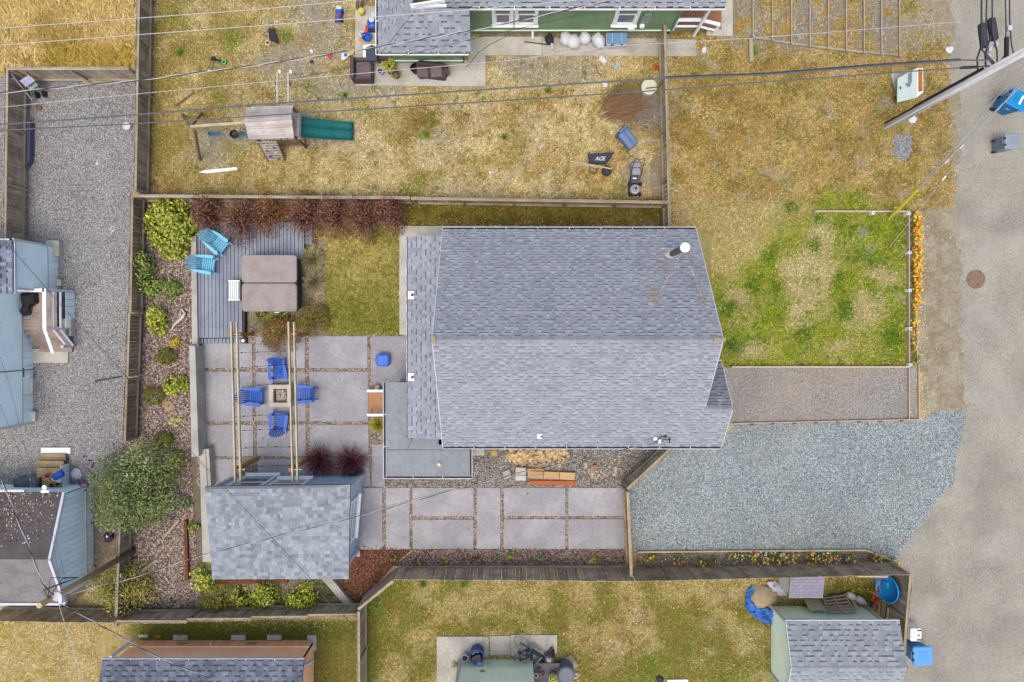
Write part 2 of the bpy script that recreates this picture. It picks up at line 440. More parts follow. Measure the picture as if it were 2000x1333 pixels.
    lay((116, 128, 44), sy * sstep(0.62, 0.69, fbm(u / 8, v / 8, 14, 3)) * 0.6); lay((150, 118, 66), sy * sstep(0.6, 0.68, fbm(u / 11, v / 11, 17, 2)) * 0.6)
    # south-west lot
    sw = soft(u, v, -200, 1212, 700, 1420, 2)
    lay((210, 188, 128), sw); lay((182, 160, 72), sw * sstep(0.5, 0.6, n3) * 0.7); lay((134, 126, 56), sw * sstep(210, 330, u) * 0.85); lay((116, 122, 48), sw * sstep(230, 280, u) * sstep(1262, 1240, v) * 0.8); lay((192, 172, 130), sw * soft(u, v, 110, 1230, 190, 1340, 20) * sstep(0.45, 0.55, n3) * 0.6)
    dens = dens * (1 - 0.55 * sw * sstep(0.55, 0.65, n2))
    # bare soil beneath the planted beds
    bd = np.maximum(soft(u, v, 270, 375, 400, 1215, 4), soft(u, v, 380, 1120, 700, 1200, 4))
    lay((150, 136, 112), bd); dens = dens * (1 - bd)
    g_ = A.mean(-1, keepdims=True); A = (A + (g_ - A) * 0.03) * np.array([0.99, 1.0, 1.0])
    return A, dens, ln

def to_lin(A, k=K / 1.22):
    c = np.clip(A, 0, 255) / 255.0
    return np.where(c <= 0.04045, c / 12.92, ((c + 0.055) / 1.055) ** 2.4) / k

gx, gy = np.meshgrid(np.arange(-27, 27.01, 0.1), np.arange(-19, 19.01, 0.1))
gu, gv = UV(gx, gy)
gc, gd, gl = ground_colour(gu, gv)
nyy, nxx = gx.shape
me = bpy.data.meshes.new('ground')
me.vertices.add(gx.size); me.vertices.foreach_set('co', np.stack([gx, gy, np.zeros_like(gx)], -1).astype(np.float32).ravel())
ii = (np.arange(nyy - 1)[:, None] * nxx + np.arange(nxx - 1)[None, :]).ravel()
qv = np.stack([ii, ii + 1, ii + nxx + 1, ii + nxx], 1).astype(np.int32)
me.loops.add(qv.size); me.loops.foreach_set('vertex_index', qv.ravel())
me.polygons.add(len(qv)); me.polygons.foreach_set('loop_start', np.arange(0, qv.size, 4, dtype=np.int32))
me.update(calc_edges=True)
at = me.attributes.new('Col', 'FLOAT_COLOR', 'POINT')
at.data.foreach_set('color', np.concatenate([to_lin(gc) * 0.64, np.ones(gx.shape + (1,))], -1).astype(np.float32).ravel())
me.materials.append(m_soil)
o = bpy.data.objects.new('ground', me); C.objects.link(o); tag(o, kind='structure')
b_ = MB(); b_.tone = S(176, 158, 118)
for a in ((-400, -400, -27, 400), (27, -400, 400, 400), (-27, 19, 27, 400), (-27, -400, 27, -19)):
    b_.quad((a[0], a[1], -0.001), (a[2], a[1], -0.001), (a[2], a[3], -0.001), (a[0], a[3], -0.001))
b_.build('terrain', m_soil, kind='structure')

EXCL = []
def jag(poly, step=0.14, amp=0.05, seed=1):
    rr = random.Random(seed); out = []
    for i, p in enumerate(poly):
        q = poly[(i + 1) % len(poly)]; d = (Vector(q) - Vector(p)); n = max(1, int(d.length / step))
        nn = Vector((-d.y, d.x)).normalized() if d.length else Vector((0, 0))
        for j in range(n):
            a = Vector(p) + d * (j / n)
            out.append(tuple(a + nn * rr.uniform(-amp, amp)))
    return out
def sheet(name, px, z, m, amp=0.0, seed=1, excl=True, kind='structure', tone=(1, 1, 1), step=0.14):
    w = [W(u, v, z) for u, v in px]
    pl = [(p.x, p.y) for p in w]
    if excl: EXCL.append(list(pl))
    if amp: pl = jag(pl, step, amp, seed)
    tri = tessellate_polygon([[Vector((p[0], p[1], 0)) for p in pl]])
    b = MB(); b.tone = tone
    area = sum(pl[i - 1][0] * pl[i][1] - pl[i][0] * pl[i - 1][1] for i in range(len(pl)))
    fs = []
    for t in tri:
        a, c, d = (pl[i] for i in t)
        cr = (c[0] - a[0]) * (d[1] - a[1]) - (c[1] - a[1]) * (d[0] - a[0])
        fs.append(tuple(t) if cr > 0 else tuple(reversed(t)))
    b.poly([(p[0], p[1], z) for p in pl], fs)
    return b.build(name, m, kind=kind)
def ring_px(px): return [(u, v) for u, v in px]

m_gravel = stone_mat('grey_gravel', [S(170, 168, 163), S(142, 140, 136), S(198, 194, 187), S(118, 116, 114), S(155, 155, 153), S(180, 178, 176), S(102, 102, 100), S(164, 160, 153)], cell=34, big=0.35, var=0.18)
m_blue = stone_mat('blue_grey_gravel', [S(158, 170, 172), S(130, 143, 146), S(184, 193, 190), S(112, 124, 128), S(146, 160, 162), S(170, 178, 174), S(198, 202, 190), S(140, 153, 158)], cell=24, big=0.3, var=0.2, patch=S(164, 166, 154), patch_scale=0.22)
m_side = stone_mat('pea_gravel', [S(160, 154, 142), S(120, 114, 106), S(190, 182, 168), S(100, 96, 90), S(146, 136, 120), S(172, 168, 162)], cell=22, big=0.8, var=0.2)
m_pad = stone_mat('parking_pad_gravel', [S(168, 163, 153), S(150, 146, 139), S(184, 178, 166), S(138, 135, 130), S(160, 155, 147)], cell=30, big=0.35, var=0.14, patch=S(182, 170, 146), patch_scale=0.22, bump=0.5)
m_mulch = stone_mat('bark_mulch', [S(150, 124, 104), S(120, 98, 86), S(172, 152, 134), S(96, 78, 70), S(138, 116, 100), S(186, 172, 160)], cell=20, big=0.6, var=0.22, patch=S(160, 146, 124))
m_red = stone_mat('red_bark', [S(128, 86, 64), S(104, 68, 50), S(148, 104, 80), S(86, 58, 46), S(118, 80, 60)], cell=22, big=0.8, var=0.22)
m_pebble = stone_mat('joint_pebbles', [S(176, 158, 134), S(136, 118, 98), S(196, 182, 164), S(110, 92, 78), S(158, 134, 112), S(150, 146, 142)], cell=20, big=1.2, var=0.15)
m_bedsoil = stone_mat('bed_soil', [S(158, 140, 116), S(140, 124, 102), S(172, 156, 130), S(128, 112, 92)], cell=18, big=0.8, var=0.22)
m_road = stone_mat('worn_asphalt', [S(169, 164, 147), S(161, 156, 140), S(176, 171, 155), S(154, 149, 133), S(167, 159, 140), S(180, 176, 163)], cell=34, big=0.5, var=0.17, patch=S(190, 184, 168), patch_scale=0.4, bump=0.35)
m_dirt = stone_mat('bare_dirt', [S(140, 128, 106), S(128, 116, 98), S(150, 138, 116), S(120, 108, 90)], cell=14, big=0.6, var=0.18, bump=0.4)

GRAVEL_W = [(-40, 150), (268, 150), (262, 372), (258, 600), (250, 740), (243, 870), (228, 960), (170, 962), (-40, 962)]
sheet('gravel_yard', GRAVEL_W, 0.005, m_gravel, 0.03, 2)
sheet('bare_soil', [(150, 950), (236, 940), (232, 1085), (140, 1185), (60, 1190), (150, 1100)], 0.006, m_dirt, 0.04, 3)
sheet('road', [(1868, -40), (1856, 120), (1872, 210), (1872, 300), (1868, 420), (1874, 560), (1880, 640), (1886, 760), (1886, 812), (1868, 880), (1858, 950), (1800, 1000), (1750, 1050), (1742, 1105), (1772, 1124), (1770, 1400), (2300, 1400), (2300, -40)], 0.004, m_road, 0.22, 4, step=0.3)
DRIVE = [(1221, 956), (1298, 868), (1412, 868), (1434, 828), (1795, 822), (1840, 800), (1886, 808), (1884, 830), (1870, 880), (1860, 950), (1830, 975), (1812, 1010), (1770, 1060), (1752, 1092), (1690, 1074), (1221, 1078)]
sheet('gravel_driveway', DRIVE, 0.008, m_blue, 0.04, 5)
sheet('parking_pad', [(1400, 718), (1774, 718), (1774, 822), (1400, 828)], 0.006, m_pad)
sheet('parking_pad', [(1776, 718), (1789, 718), (1789, 820), (1776, 822)], 0.006, m_pad)
SIDE = [(752, 936), (922, 936), (922, 870), (1312, 870), (1312, 884), (1226, 952), (752, 952)]
sheet('side_gravel', SIDE, 0.005, m_side, 0.02, 6)
MULCH = [(274, 392), (384, 392), (384, 440), (374, 470), (374, 672), (372, 880), (386, 1105), (400, 1140), (396, 1186), (232, 1190), (226, 1090), (240, 1020), (240, 870), (258, 738), (264, 600), (270, 500)]
sheet('mulch_bed', MULCH, 0.006, m_mulch, 0.03, 7)
RED = [(660, 1130), (702, 1066), (806, 1072), (766, 1106), (702, 1180), (672, 1178)]
sheet('bark_bed', RED, 0.006, m_red, 0.03, 8)
STRIP = [(800, 1070), (1222, 1070), (1222, 1108), (764, 1108), (806, 1078)]
sheet('planting_strip', STRIP, 0.005, m_mulch, 0.01, 9)
sheet('shrub_bed', [(394, 1130), (640, 1130), (688, 1192), (394, 1192)], 0.005, m_bedsoil, 0.02, 10)
sheet('flower_bed', [(1242, 1078), (1690, 1076), (1778, 1112), (1778, 1118), (1242, 1118)], 0.0045, m_bedsoil, 0.0, 11)
sheet('lawn_bed', [(474, 600), (640, 610), (640, 660), (474, 676)], 0.0045, m_bedsoil, 0.02, 12)
sheet('shrub_bed', [(566, 470), (634, 470), (634, 660), (566, 660)], 0.005, m_bedsoil, 0.03, 13)
sheet('pebble_patch', [(752, 934), (798, 934), (798, 952), (752, 952)], 0.009, m_bedsoil, 0.0, 14)
sheet('pebble_patch', [(720, 842), (752, 842), (752, 872), (720, 872)], 0.009, m_bedsoil, 0.0, 15)
sheet('stone_patch', [(1745, 262), (1782, 265), (1784, 300), (1762, 318), (1742, 300)], 0.004, m_gravel, 0.12, 16)
sheet('sand_strip', [(940, 60), (1310, 64), (1310, 76), (940, 74)], 0.004, m_bedsoil, 0.02, 17)

# concrete slabs of the patio, set in pebbles
m_slab = mat('broom_concrete', S(170, 167, 168), var=0.10, scale=0.9, rough=0.9, bump=0.2, bscale=90, col2=S(188, 185, 184), coord='pos')
m_conc = mat('old_concrete', S(202, 196, 180), var=0.12, scale=1.1, rough=0.92, bump=0.25, bscale=70, col2=S(178, 172, 156), coord='pos')
m_wconc = mat('pale_concrete', S(214, 208, 192), var=0.08, scale=1.3, rough=0.9, bump=0.2, bscale=60, col2=S(192, 186, 168), coord='pos')
PATIO = [(384, 668), (478, 668), (478, 655), (752, 655), (800, 658), (800, 750), (752, 750), (752, 950), (1224, 950), (1224, 1072), (700, 1074), (690, 950), (384, 950)]
patio = sheet('patio', PATIO, 0.010, m_pebble)
SLABS = [(396, 671, 493, 719), (500, 658, 596, 719), (604, 657, 718, 719), (725, 657, 800, 752), (396, 726, 494, 823), (501, 727, 597, 823), (605, 726, 719, 823),
         (398, 830, 495, 891), (503, 830, 598, 891), (606, 830, 720, 891), (400, 897, 471, 950), (504, 897, 640, 944), (648, 897, 722, 950), (727, 868, 752, 950),
         (700, 953, 747, 1073), (754, 953, 800, 1073), (806, 953, 925, 1008), (806, 1015, 925, 1072), (931, 953, 977, 1072), (984, 953, 1104, 1008), (984, 1014, 1104, 1072), (1110, 953, 1220, 1008), (1110, 1014, 1220, 1072)]
for i, (a, b, c, d) in enumerate(SLABS):
    p, q = W(a, d), W(c, b)
    s = MB(); g = R.uniform(0.94, 1.05); s.tone = (g, g, g * R.uniform(0.985, 1.01))
    s.rbox(((p.x + q.x) / 2, (p.y + q.y) / 2, 0.018), (q.x - p.x, q.y - p.y, 0.05), 0.008, edge=0.006, seg=1).build('slab', m_slab, patio)
def pave(name, px, z, h, m, label=None):
    pl = [tuple(W(u, v, h)[:2]) for u, v in px]; EXCL.append(pl)
    return MB().prism(pl, z, h, None).build(name, m, kind='structure')
pave('walkway', [(780, 442), (980, 442), (980, 449), (862, 449), (862, 466), (798, 470), (798, 654), (780, 654)], -0.05, 0.05, m_wconc)
pave('walkway', [(981, 443), (1312, 444), (1312, 450), (981, 450)], -0.05, 0.046, m_conc)
pave('walkway', [(918, 874), (946, 874), (946, 890), (918, 890)], -0.05, 0.05, m_wconc)
pave('shed_apron', [(660, 947), (690, 947), (703, 1088), (678, 1086)], -0.05, 0.05, m_slab)
patio_n = pave('terrace', [(694, 12), (736, 12), (736, 118), (914, 118), (918, 72), (1058, 72), (1058, 108), (948, 108), (948, 169), (694, 167)], -0.05, 0.06, m_wconc)
pave('walkway', [(1059, 74), (1160, 74), (1292, 76), (1360, 78), (1360, 110), (1059, 109)], -0.05, 0.03, m_conc)
pave('porch_pad', [(1380, -40), (1431, -40), (1431, 71), (1380, 69)], -0.05, 0.10, m_wconc)
pave('house_slab', [(853, 1244), (954, 1244), (954, 1282), (900, 1290), (890, 1400), (853, 1400)], -0.05, 0.07, m_conc)
pave('house_slab', [(957, 1243), (996, 1243), (996, 1280), (957, 1280)], -0.05, 0.06, m_conc)
pave('house_slab', [(997, 1241), (1088, 1241), (1088, 1276), (1040, 1296), (997, 1280)], -0.05, 0.05, m_conc)

# footprints that carry no grass
for r in ((385, 430, 600, 665), (400, 945, 700, 1135), (190, 1240, 615, 1400), (1512, 1183, 1770, 1400), (735, -60, 1310, 66), (0, 960, 172, 1185), (890, 1288, 1050, 1400), (-60, 470, 135, 840), (800, 450, 1390, 872), (800, 440, 860, 860), (752, 745, 920, 932), (1360, 712, 1430, 870), (772, 66, 908, 130), (1310, -60, 1440, 70), (372, 470, 400, 1110)):
    EXCL.append([tuple(W(u, v)[:2]) for u, v in ((r[0], r[1]), (r[2], r[1]), (r[2], r[3]), (r[0], r[3]))])

# grass blades
def grow(n, seed):
    rg = np.random.default_rng(seed)
    x = rg.uniform(-23.5, 22.2, n); y = rg.uniform(-15.8, 15.4, n)
    gi = np.clip(((y + rg.normal(0, 0.2, n)) + 19) / 0.1 + 0.5, 0, nyy - 1).astype(int); gj = np.clip(((x + rg.normal(0, 0.2, n)) + 27) / 0.1 + 0.5, 0, nxx - 1).astype(int)
    c, d, l = gc[gi, gj], gd[gi, gj], gl[gi, gj]
    clump = sstep(0.33, 0.58, fbm(x * 7.5, y * 7.5, 21, 3))
    keep = rg.random(n) < d * (0.12 + 0.88 * clump)
    for p in EXCL:
        if not keep.any(): break
        pa = np.array(p); bb = (x > pa[:, 0].min()) & (x < pa[:, 0].max()) & (y > pa[:, 1].min()) & (y < pa[:, 1].max()) & keep
        if bb.any():
            ix = np.nonzero(bb)[0]; keep[ix[inpoly(x[ix], y[ix], p)]] = False
    x, y, c, l = x[keep], y[keep], c[keep], l[keep]; n = len(x)
    a = rg.uniform(0, 2 * np.pi, n); L = rg.uniform(0.05, 0.13, n) * l; w = rg.uniform(0.007, 0.016, n) * (1 + 0.25 * (l - 1)); e = rg.uniform(0.15, 0.75, n)
    a = np.where(l > 2, 0.9 + rg.normal(0, 0.9, n) + 1.3 * fbm(x * 0.8, y * 0.8, 31), a)
    e = np.where(l > 2, e * 0.6, e)
    dx, dy = np.cos(a), np.sin(a); z0 = 0.004
    V = np.empty((n, 3, 3))
    V[:, 0] = np.stack([x - dy * w, y + dx * w, np.full(n, z0)], 1)
    V[:, 1] = np.stack([x + dy * w, y - dx * w, np.full(n, z0)], 1)
    V[:, 2] = np.stack([x + dx * L * np.cos(e), y + dy * L * np.cos(e), z0 + L * np.sin(e)], 1)
    nrm = np.cross(V[:, 1] - V[:, 0], V[:, 2] - V[:, 0]); fl = nrm[:, 2] < 0; V[fl] = V[fl][:, [1, 0, 2]]
    t = np.minimum(np.exp(rg.normal(-0.02, 0.36, n)), 1.55)[:, None] * np.array([1, 1, 1]) * (1 + rg.normal(0, 0.05, (n, 3)))
    col = np.clip(to_lin(c) * t * 1.17, 0.005, 0.85)
    return V.reshape(-1, 3), col
Vb, cb = grow(1350000, 3)
np_obj('grass', Vb, 3, cb, m_grass, kind='stuff')

def chips(name, px_poly, n, cols, size, m, z=0.012, excl=(), seed=4, flat=0.5):
    """loose stones or bark chips lying on a bed"""
    rg = np.random.default_rng(seed)
    pl = [tuple(W(u, v)[:2]) for u, v in px_poly]; pa = np.array(pl)
    x = rg.uniform(pa[:, 0].min(), pa[:, 0].max(), n * 2); y = rg.uniform(pa[:, 1].min(), pa[:, 1].max(), n * 2)
    k = inpoly(x, y, pl)
    for e in excl: k &= ~inpoly(x, y, [tuple(W(u, v)[:2]) for u, v in e])
    x, y = x[k][:n], y[k][:n]; n = len(x)
    a = rg.uniform(0, 6.283, n); L = rg.uniform(size[0], size[1], n); w = L * rg.uniform(0.35, 0.9, n); tl = rg.normal(0, flat, (n, 2))
    cx, sx = np.cos(a), np.sin(a)
    V = np.empty((n, 4, 3))
    for i, (p, q) in enumerate(((-1, -0.8), (1, -1), (0.8, 1), (-0.9, 0.7))):
        dx = p * L / 2; dy = q * w / 2
        V[:, i, 0] = x + cx * dx - sx * dy; V[:, i, 1] = y + sx * dx + cx * dy
        V[:, i, 2] = z + 0.006 + np.abs(tl[:, 0] * dx + tl[:, 1] * dy)
    cc = np.array(cols)[rg.integers(0, len(cols), n)] * rg.uniform(0.8, 1.2, (n, 1))
    return np_obj(name, V.reshape(-1, 3), 4, np.clip(cc, 0, 0.9), m, kind='stuff')
m_chip = mat('loose_chips', (1, 1, 1), var=0.1, scale=9, rough=0.9, spec=0.15)
chips('gravel_stones', GRAVEL_W, 42000, [S(216, 212, 206), S(172, 170, 164), S(136, 134, 128), S(192, 188, 180), S(112, 110, 106), S(232, 228, 220)], (0.02, 0.05), m_chip, 0.006, seed=5)
chips('driveway_stones', DRIVE, 42000, [S(166, 180, 182), S(132, 148, 152), S(200, 208, 203), S(108, 122, 126), S(148, 164, 167), S(214, 214, 198), S(180, 176, 158)], (0.022, 0.055), m_chip, 0.009, seed=6)
chips('side_stones', SIDE, 12000, [S(170, 164, 152), S(120, 114, 106), S(200, 194, 182), S(92, 88, 82), S(150, 140, 124)], (0.03, 0.07), m_chip, 0.006, seed=7)
chips('mulch_chips', MULCH, 30000, [S(168, 140, 118), S(128, 104, 92), S(196, 178, 160), S(92, 74, 66), S(146, 122, 106), S(212, 200, 190)], (0.03, 0.085), m_chip, 0.008, seed=8)
chips('bark_chips', RED, 9000, [S(138, 92, 68), S(106, 68, 50), S(160, 112, 86), S(84, 56, 44)], (0.03, 0.08), m_chip, 0.008, seed=9)
chips('strip_chips', STRIP, 11000, [S(164, 138, 120), S(122, 100, 90), S(192, 174, 160), S(90, 74, 66), S(140, 118, 106)], (0.03, 0.08), m_chip, 0.007, seed=10)
chips('joint_stones', PATIO, 9000, [S(186, 168, 144), S(140, 120, 100), S(206, 192, 174), S(106, 90, 76), S(160, 136, 114)], (0.025, 0.05), m_chip, 0.011, seed=11, excl=[[(a, b), (c, b), (c, d), (a, d)] for a, b, c, d in SLABS])
chips('pad_stones', [(1428, 720), (1772, 720), (1772, 820), (1436, 824)], 8000, [S(176, 166, 150), S(140, 134, 126), S(196, 188, 172), S(150, 144, 136)], (0.02, 0.045), m_chip, 0.007, seed=12)
chips('road_grit', [(1800, 0), (2010, 0), (2010, 1333), (1800, 1333), (1800, 1100), (1890, 800), (1810, 700)], 16000, [S(174, 164, 142), S(192, 184, 168), S(156, 144, 122), S(184, 174, 154)], (0.015, 0.04), m_chip, 0.006, seed=13, flat=0.3)
chips('fallen_leaves', [(396, 660), (750, 660), (750, 950), (1218, 954), (1218, 1070), (704, 1070), (700, 945), (396, 945)], 300, [S(130, 100, 60), S(160, 130, 80), S(96, 80, 56), S(190, 180, 160)], (.02, .06), m_chip, .046, seed=61)

# ------------------------------------------------------------------ wood, metal, paint
m_wood = mat('weathered_wood', S(150, 138, 120, .78), var=0.2, scale=1.6, rough=0.9, bump=0.3, bscale=40, col2=S(120, 108, 92, .78))
m_rail = mat('grey_rail_wood', S(186, 172, 146), var=0.14, scale=1.2, rough=0.88, bump=0.2, bscale=50, col2=S(164, 148, 118))
m_new = mat('new_cedar', S(196, 140, 74), var=0.14, scale=1.4, rough=0.8, bump=0.15, bscale=50, col2=S(168, 112, 56))
m_pale = mat('pale_lumber', S(220, 204, 166), var=0.1, scale=2.0, rough=0.8, bump=0.1, bscale=50, col2=S(196, 176, 134))
m_white = mat('white_paint', S(240, 240, 234, 1.05), var=0.03, scale=2, rough=0.5, col2=S(228, 228, 222, 1.05))
m_lav = mat('white_trim', S(226, 226, 230), var=0.04, scale=2, rough=0.55, col2=S(210, 210, 216))
m_black = mat('black_plastic', S(44, 44, 50), var=0.15, scale=4, rough=0.5)
m_dark = mat('dark_metal', S(70, 68, 72), var=0.2, scale=5, rough=0.45, metal=0.5)
m_steel = mat('galvanised_steel', S(176, 178, 182), var=0.12, scale=5, rough=0.4, metal=0.7)
m_lblue = mat('pale_blue_siding', S(192, 205, 204, .72), var=0.05, scale=1.5, rough=0.7, col2=S(184, 197, 196, .72))
m_green = mat('green_siding', S(108, 130, 94, .85), var=0.08, scale=1.5, rough=0.75, col2=S(98, 118, 86, .85))
m_tan = mat('tan_siding', S(206, 164, 126, .55), var=0.06, scale=1.5, rough=0.75, col2=S(198, 154, 118, .55))
m_pgreen = mat('pale_green_siding', S(204, 214, 188, .76), var=0.05, scale=1.2, rough=0.75, col2=S(196, 206, 180, .76))
m_glass = mat('window_glass', S(116, 124, 134), var=0.05, scale=2, rough=0.08, spec=0.6)
m_slate = mat('blue_grey_panel', S(156, 174, 188, .9), var=0.06, scale=2, rough=0.6)

WOODT = [(1, 1, 1), (0.86, 0.85, 0.84), (1.14, 1.12, 1.08), (0.94, 0.92, 0.88), (1.05, 1.02, 0.96), (0.78, 0.76, 0.74)]
def fence(label, pa, pb, h=1.75, side=1, rails=True, upper=True, lower=0.28, bw=0.142, tone=(1, 1, 1), rtone=(1, 1, 1), gap=0.006, post=2.4, slat=0.0, cap=0.10, posts=True, wmat=None, name='board_fence'):
    """board fence whose top runs between two surveyed spots; rails and posts on the given side"""
    a, b = W(*pa, h), W(*pb, h); a.z = b.z = 0
    d = b - a; Ln = d.length; d.normalize(); n = Vector((-d.y, d.x, 0)) * side; ang = math.atan2(d.y, d.x)
    t = thing(name, label, 'fence', (a.x, a.y, 0))
    mm = wmat or m_wood; ms = []
    for k in range(6):
        w = WOODT[k]; q = MB(); q.tone = tuple(w[i] * tone[i] for i in range(3))
        q.poly([(-bw / 2, -.009, 0), (bw / 2, -.009, 0), (bw / 2, .009, 0), (-bw / 2, .009, 0), (-bw / 2, -.009, h - .03), (-bw / 2 + .03, -.009, h), (bw / 2 - .03, -.009, h), (bw / 2, -.009, h - .03),
                (-bw / 2, .009, h - .03), (-bw / 2 + .03, .009, h), (bw / 2 - .03, .009, h), (bw / 2, .009, h - .03)],
               ((0, 1, 7, 6, 5, 4), (3, 8, 9, 10, 11, 2), (0, 4, 8, 3), (1, 2, 11, 7), (4, 5, 9, 8), (5, 6, 10, 9), (6, 7, 11, 10)))
        ms.append(q.mesh('board', mm))
    st = bw + gap + slat; k = max(1, int(Ln / st)); st = Ln / k
    for i in range(k):
        p = a + d * (st * (i + 0.5)); p.z = R.uniform(-0.035, 0.015)
        inst('board', R.choice(ms), t, Matrix.Translation(p) @ Matrix.Rotation(ang + R.uniform(-.012, .012), 4, 'Z') @ Matrix.Rotation(R.uniform(-.006, .006), 4, 'Y'))
    up = Vector((0, 0, 1))
    if rails:
        ns = max(1, round(Ln / 2.5)); sl = Ln / ns
        for i in range(ns):
            e0, e1 = a + d * (sl * i + .003), a + d * (sl * (i + 1) - .003); g = R.uniform(.92, 1.08)
            for z, wd, on in ((h - 0.07, cap, upper), (lower, 0.085, True)):
                if on:
                    q = MB(); q.tone = tuple(g * x for x in rtone)
                    q.bar(e0 + n * (0.010 + wd / 2) + up * z, e1 + n * (0.010 + wd / 2) + up * (z + R.uniform(-.01, .01)), wd, 0.04).build('rail', m_rail, t)
    if posts:
        npst = max(1, round(Ln / post))
        for i in range(npst + 1):
            p = a + d * min(max(Ln * i / npst, 0.06), Ln - 0.06) + n * 0.056
            q = MB(); q.tone = rtone
            q.box((p.x, p.y, (h - 0.10) / 2), (0.088, 0.088, h - 0.10), ang).build('post', m_rail, t)
    return t

fence('tall grey fence with a bright top rail along the wild dry grass field, top left', (250, 131), (14, 131), side=1, h=1.6)
fence('grey fence down the left edge beside the grey gravel, tools leaning in its corner', (9, 133), (5, 472), side=1, tone=(.85, .82, .8), h=1.42)
fence('long weathered fence between the grey gravel and the play set lawn', (267, -30), (260, 372), side=1, h=1.3, tone=(.78, .75, .72), rtone=(.9, .9, .88))
fence('fence behind the large yellow green bush, north end of the mulch bed', (254, 379), (250, 610), side=1, h=1.25, tone=(.66, .63, .6), rtone=(.8, .8, .8))
fence('middle fence panel beside the grey gravel with dark boards, next to small pruned shrubs', (248, 612), (244, 737), side=1, h=1.25, tone=(.6, .57, .54), rtone=(.9, .88, .86))
fence('fence panel just above the purple flowering bush by the grey gravel', (243, 740), (239, 864), side=1, h=1.25, tone=(.62, .57, .54), rtone=(.84, .82, .8))
fence('low fence run hidden beneath the purple flowering bush and the yellow shrub', (229, 1030), (222, 1226), side=1, h=1.2, tone=(.8, .78, .75), rtone=(.85, .84, .8))
fence('long fence between the play set lawn and the red leaved shrubs', (256, 380), (800, 384), side=-1, h=1.4, rtone=(.95, .94, .95))
fence('fence between the north lawn and the strip behind the main house', (802, 385), (1308, 393), side=-1, h=1.4, rtone=(.95, .93, .9))
fence('slatted fence from the green house down to the main house roof', (1302, 48), (1311, 445), side=-1, h=1.4, slat=0.045, rtone=(.98, .95, .88))
fence('fence of the gravel driveway running from red bark to the right corner', (768, 1133), (1240, 1136), side=-1, upper=False, posts=False, tone=(1.02, 1.0, .96))
fence('grey fence behind the orange flower bed along the gravel driveway', (1242, 1136), (1782, 1123), side=-1, upper=False, posts=False, tone=(.9, .84, .78))
fence('short angled fence beside the red bark bed', (697, 1190), (766, 1134), side=-1, tone=(1.02, 1, .98), upper=True, rails=True, rtone=(1.02, 1.02, .98))
fence('bottom fence run below the pale block pole and dark shed, far left', (-40, 1214), (222, 1217), side=1, h=1.55, upper=False, posts=False, tone=(.98, .88, .78))
fence('bottom fence panel left of the bright green shrubs', (226, 1218), (364, 1218), side=1, h=1.5, rtone=(.84, .82, .78))
fence('bottom fence panel behind the spreading bright green shrub', (364, 1214), (490, 1213), side=1, h=1.5, rtone=(.88, .86, .8))
fence('bottom fence panel behind the two round green shrubs', (490, 1210), (600, 1209), side=1, h=1.5, rtone=(.88, .86, .8))
fence('mossy bottom fence panel next to the red bark corner', (600, 1206), (694, 1205), side=1, h=1.5, rtone=(.9, .9, .8))
fence('fence running down from the bark corner between the two lower lawns', (697, 1196), (698, 1400), side=1, tone=(.9, .88, .85))
fence('side fence behind the blue paddling pool at the road', (1783, 1124), (1768, 1300), side=-1, rtone=(1, .98, .9))
fence('angled fence beside the firewood and the gravel driveway', (1313, 879), (1228, 958), side=-1, h=1.5, rtone=(1.0, .98, .86))
fence('cedar gate fence across the end of the paved path', (1229, 962), (1236, 1128), side=-1, h=1.5, tone=(1.2, .95, .72), rtone=(1.05, 1.02, .96))

# ------------------------------------------------------------------ roofs
m_shin = mat('asphalt_shingle', S(164, 168, 172), var=0.12, scale=1.3, rough=0.92, spec=0.15, bump=0.25, bscale=160, col2=S(156, 160, 165))
def stain(m, spots, col):
    nt = m.node_tree; N = nt.nodes; L = nt.links; b = N['Principled BSDF']; src = b.inputs['Base Color'].links[0].from_socket
    g = N.new('ShaderNodeNewGeometry'); nz = N.new('ShaderNodeTexNoise'); nz.inputs['Scale'].default_value = 5; L.new(g.outputs['Position'], nz.inputs['Vector'])
    for p, r, k in spots:
        mp = N.new('ShaderNodeVectorMath'); mp.operation = 'SUBTRACT'; mp.inputs[1].default_value = p; L.new(g.outputs['Position'], mp.inputs[0])
        sc = N.new('ShaderNodeVectorMath'); sc.operation = 'MULTIPLY'; sc.inputs[1].default_value = (1 / r[0], 1 / r[1], 0); L.new(mp.outputs[0], sc.inputs[0])
        ln = N.new('ShaderNodeVectorMath'); ln.operation = 'LENGTH'; L.new(sc.outputs[0], ln.inputs[0])
        ad = N.new('ShaderNodeMath'); ad.operation = 'ADD'; L.new(ln.outputs['Value'], ad.inputs[0]); L.new(nz.outputs['Fac'], ad.inputs[1])
        mr = N.new('ShaderNodeMapRange'); mr.inputs[1].default_value = 1.45; mr.inputs[2].default_value = .5; mr.inputs[4].default_value = k; L.new(ad.outputs[0], mr.inputs[0])
        mx = N.new('ShaderNodeMix'); mx.data_type = 'RGBA'; L.new(mr.outputs[0], mx.inputs[0]); L.new(src, mx.inputs[6]); mx.inputs[7].default_value = (*col, 1); src = mx.outputs[2]
    L.new(src, b.inputs['Base Color'])
m_shin2 = mat('mottled_shingle', S(163, 168, 170), var=0.10, scale=1.3, rough=0.92, spec=0.15, bump=0.25, bscale=160, col2=S(155, 160, 163))
m_shin3 = mat('charcoal_shingle', S(128, 132, 142), var=0.12, scale=1.3, rough=0.92, spec=0.15, bump=0.25, bscale=160, col2=S(112, 116, 126))
m_deck = mat('roof_deck', S(120, 120, 126), var=0.1, scale=3, rough=0.9)
m_roll = mat('rolled_roofing', S(158, 163, 163), var=0.10, scale=0.8, rough=0.95, spec=0.1, bump=0.35, bscale=220, col2=S(148, 153, 154))
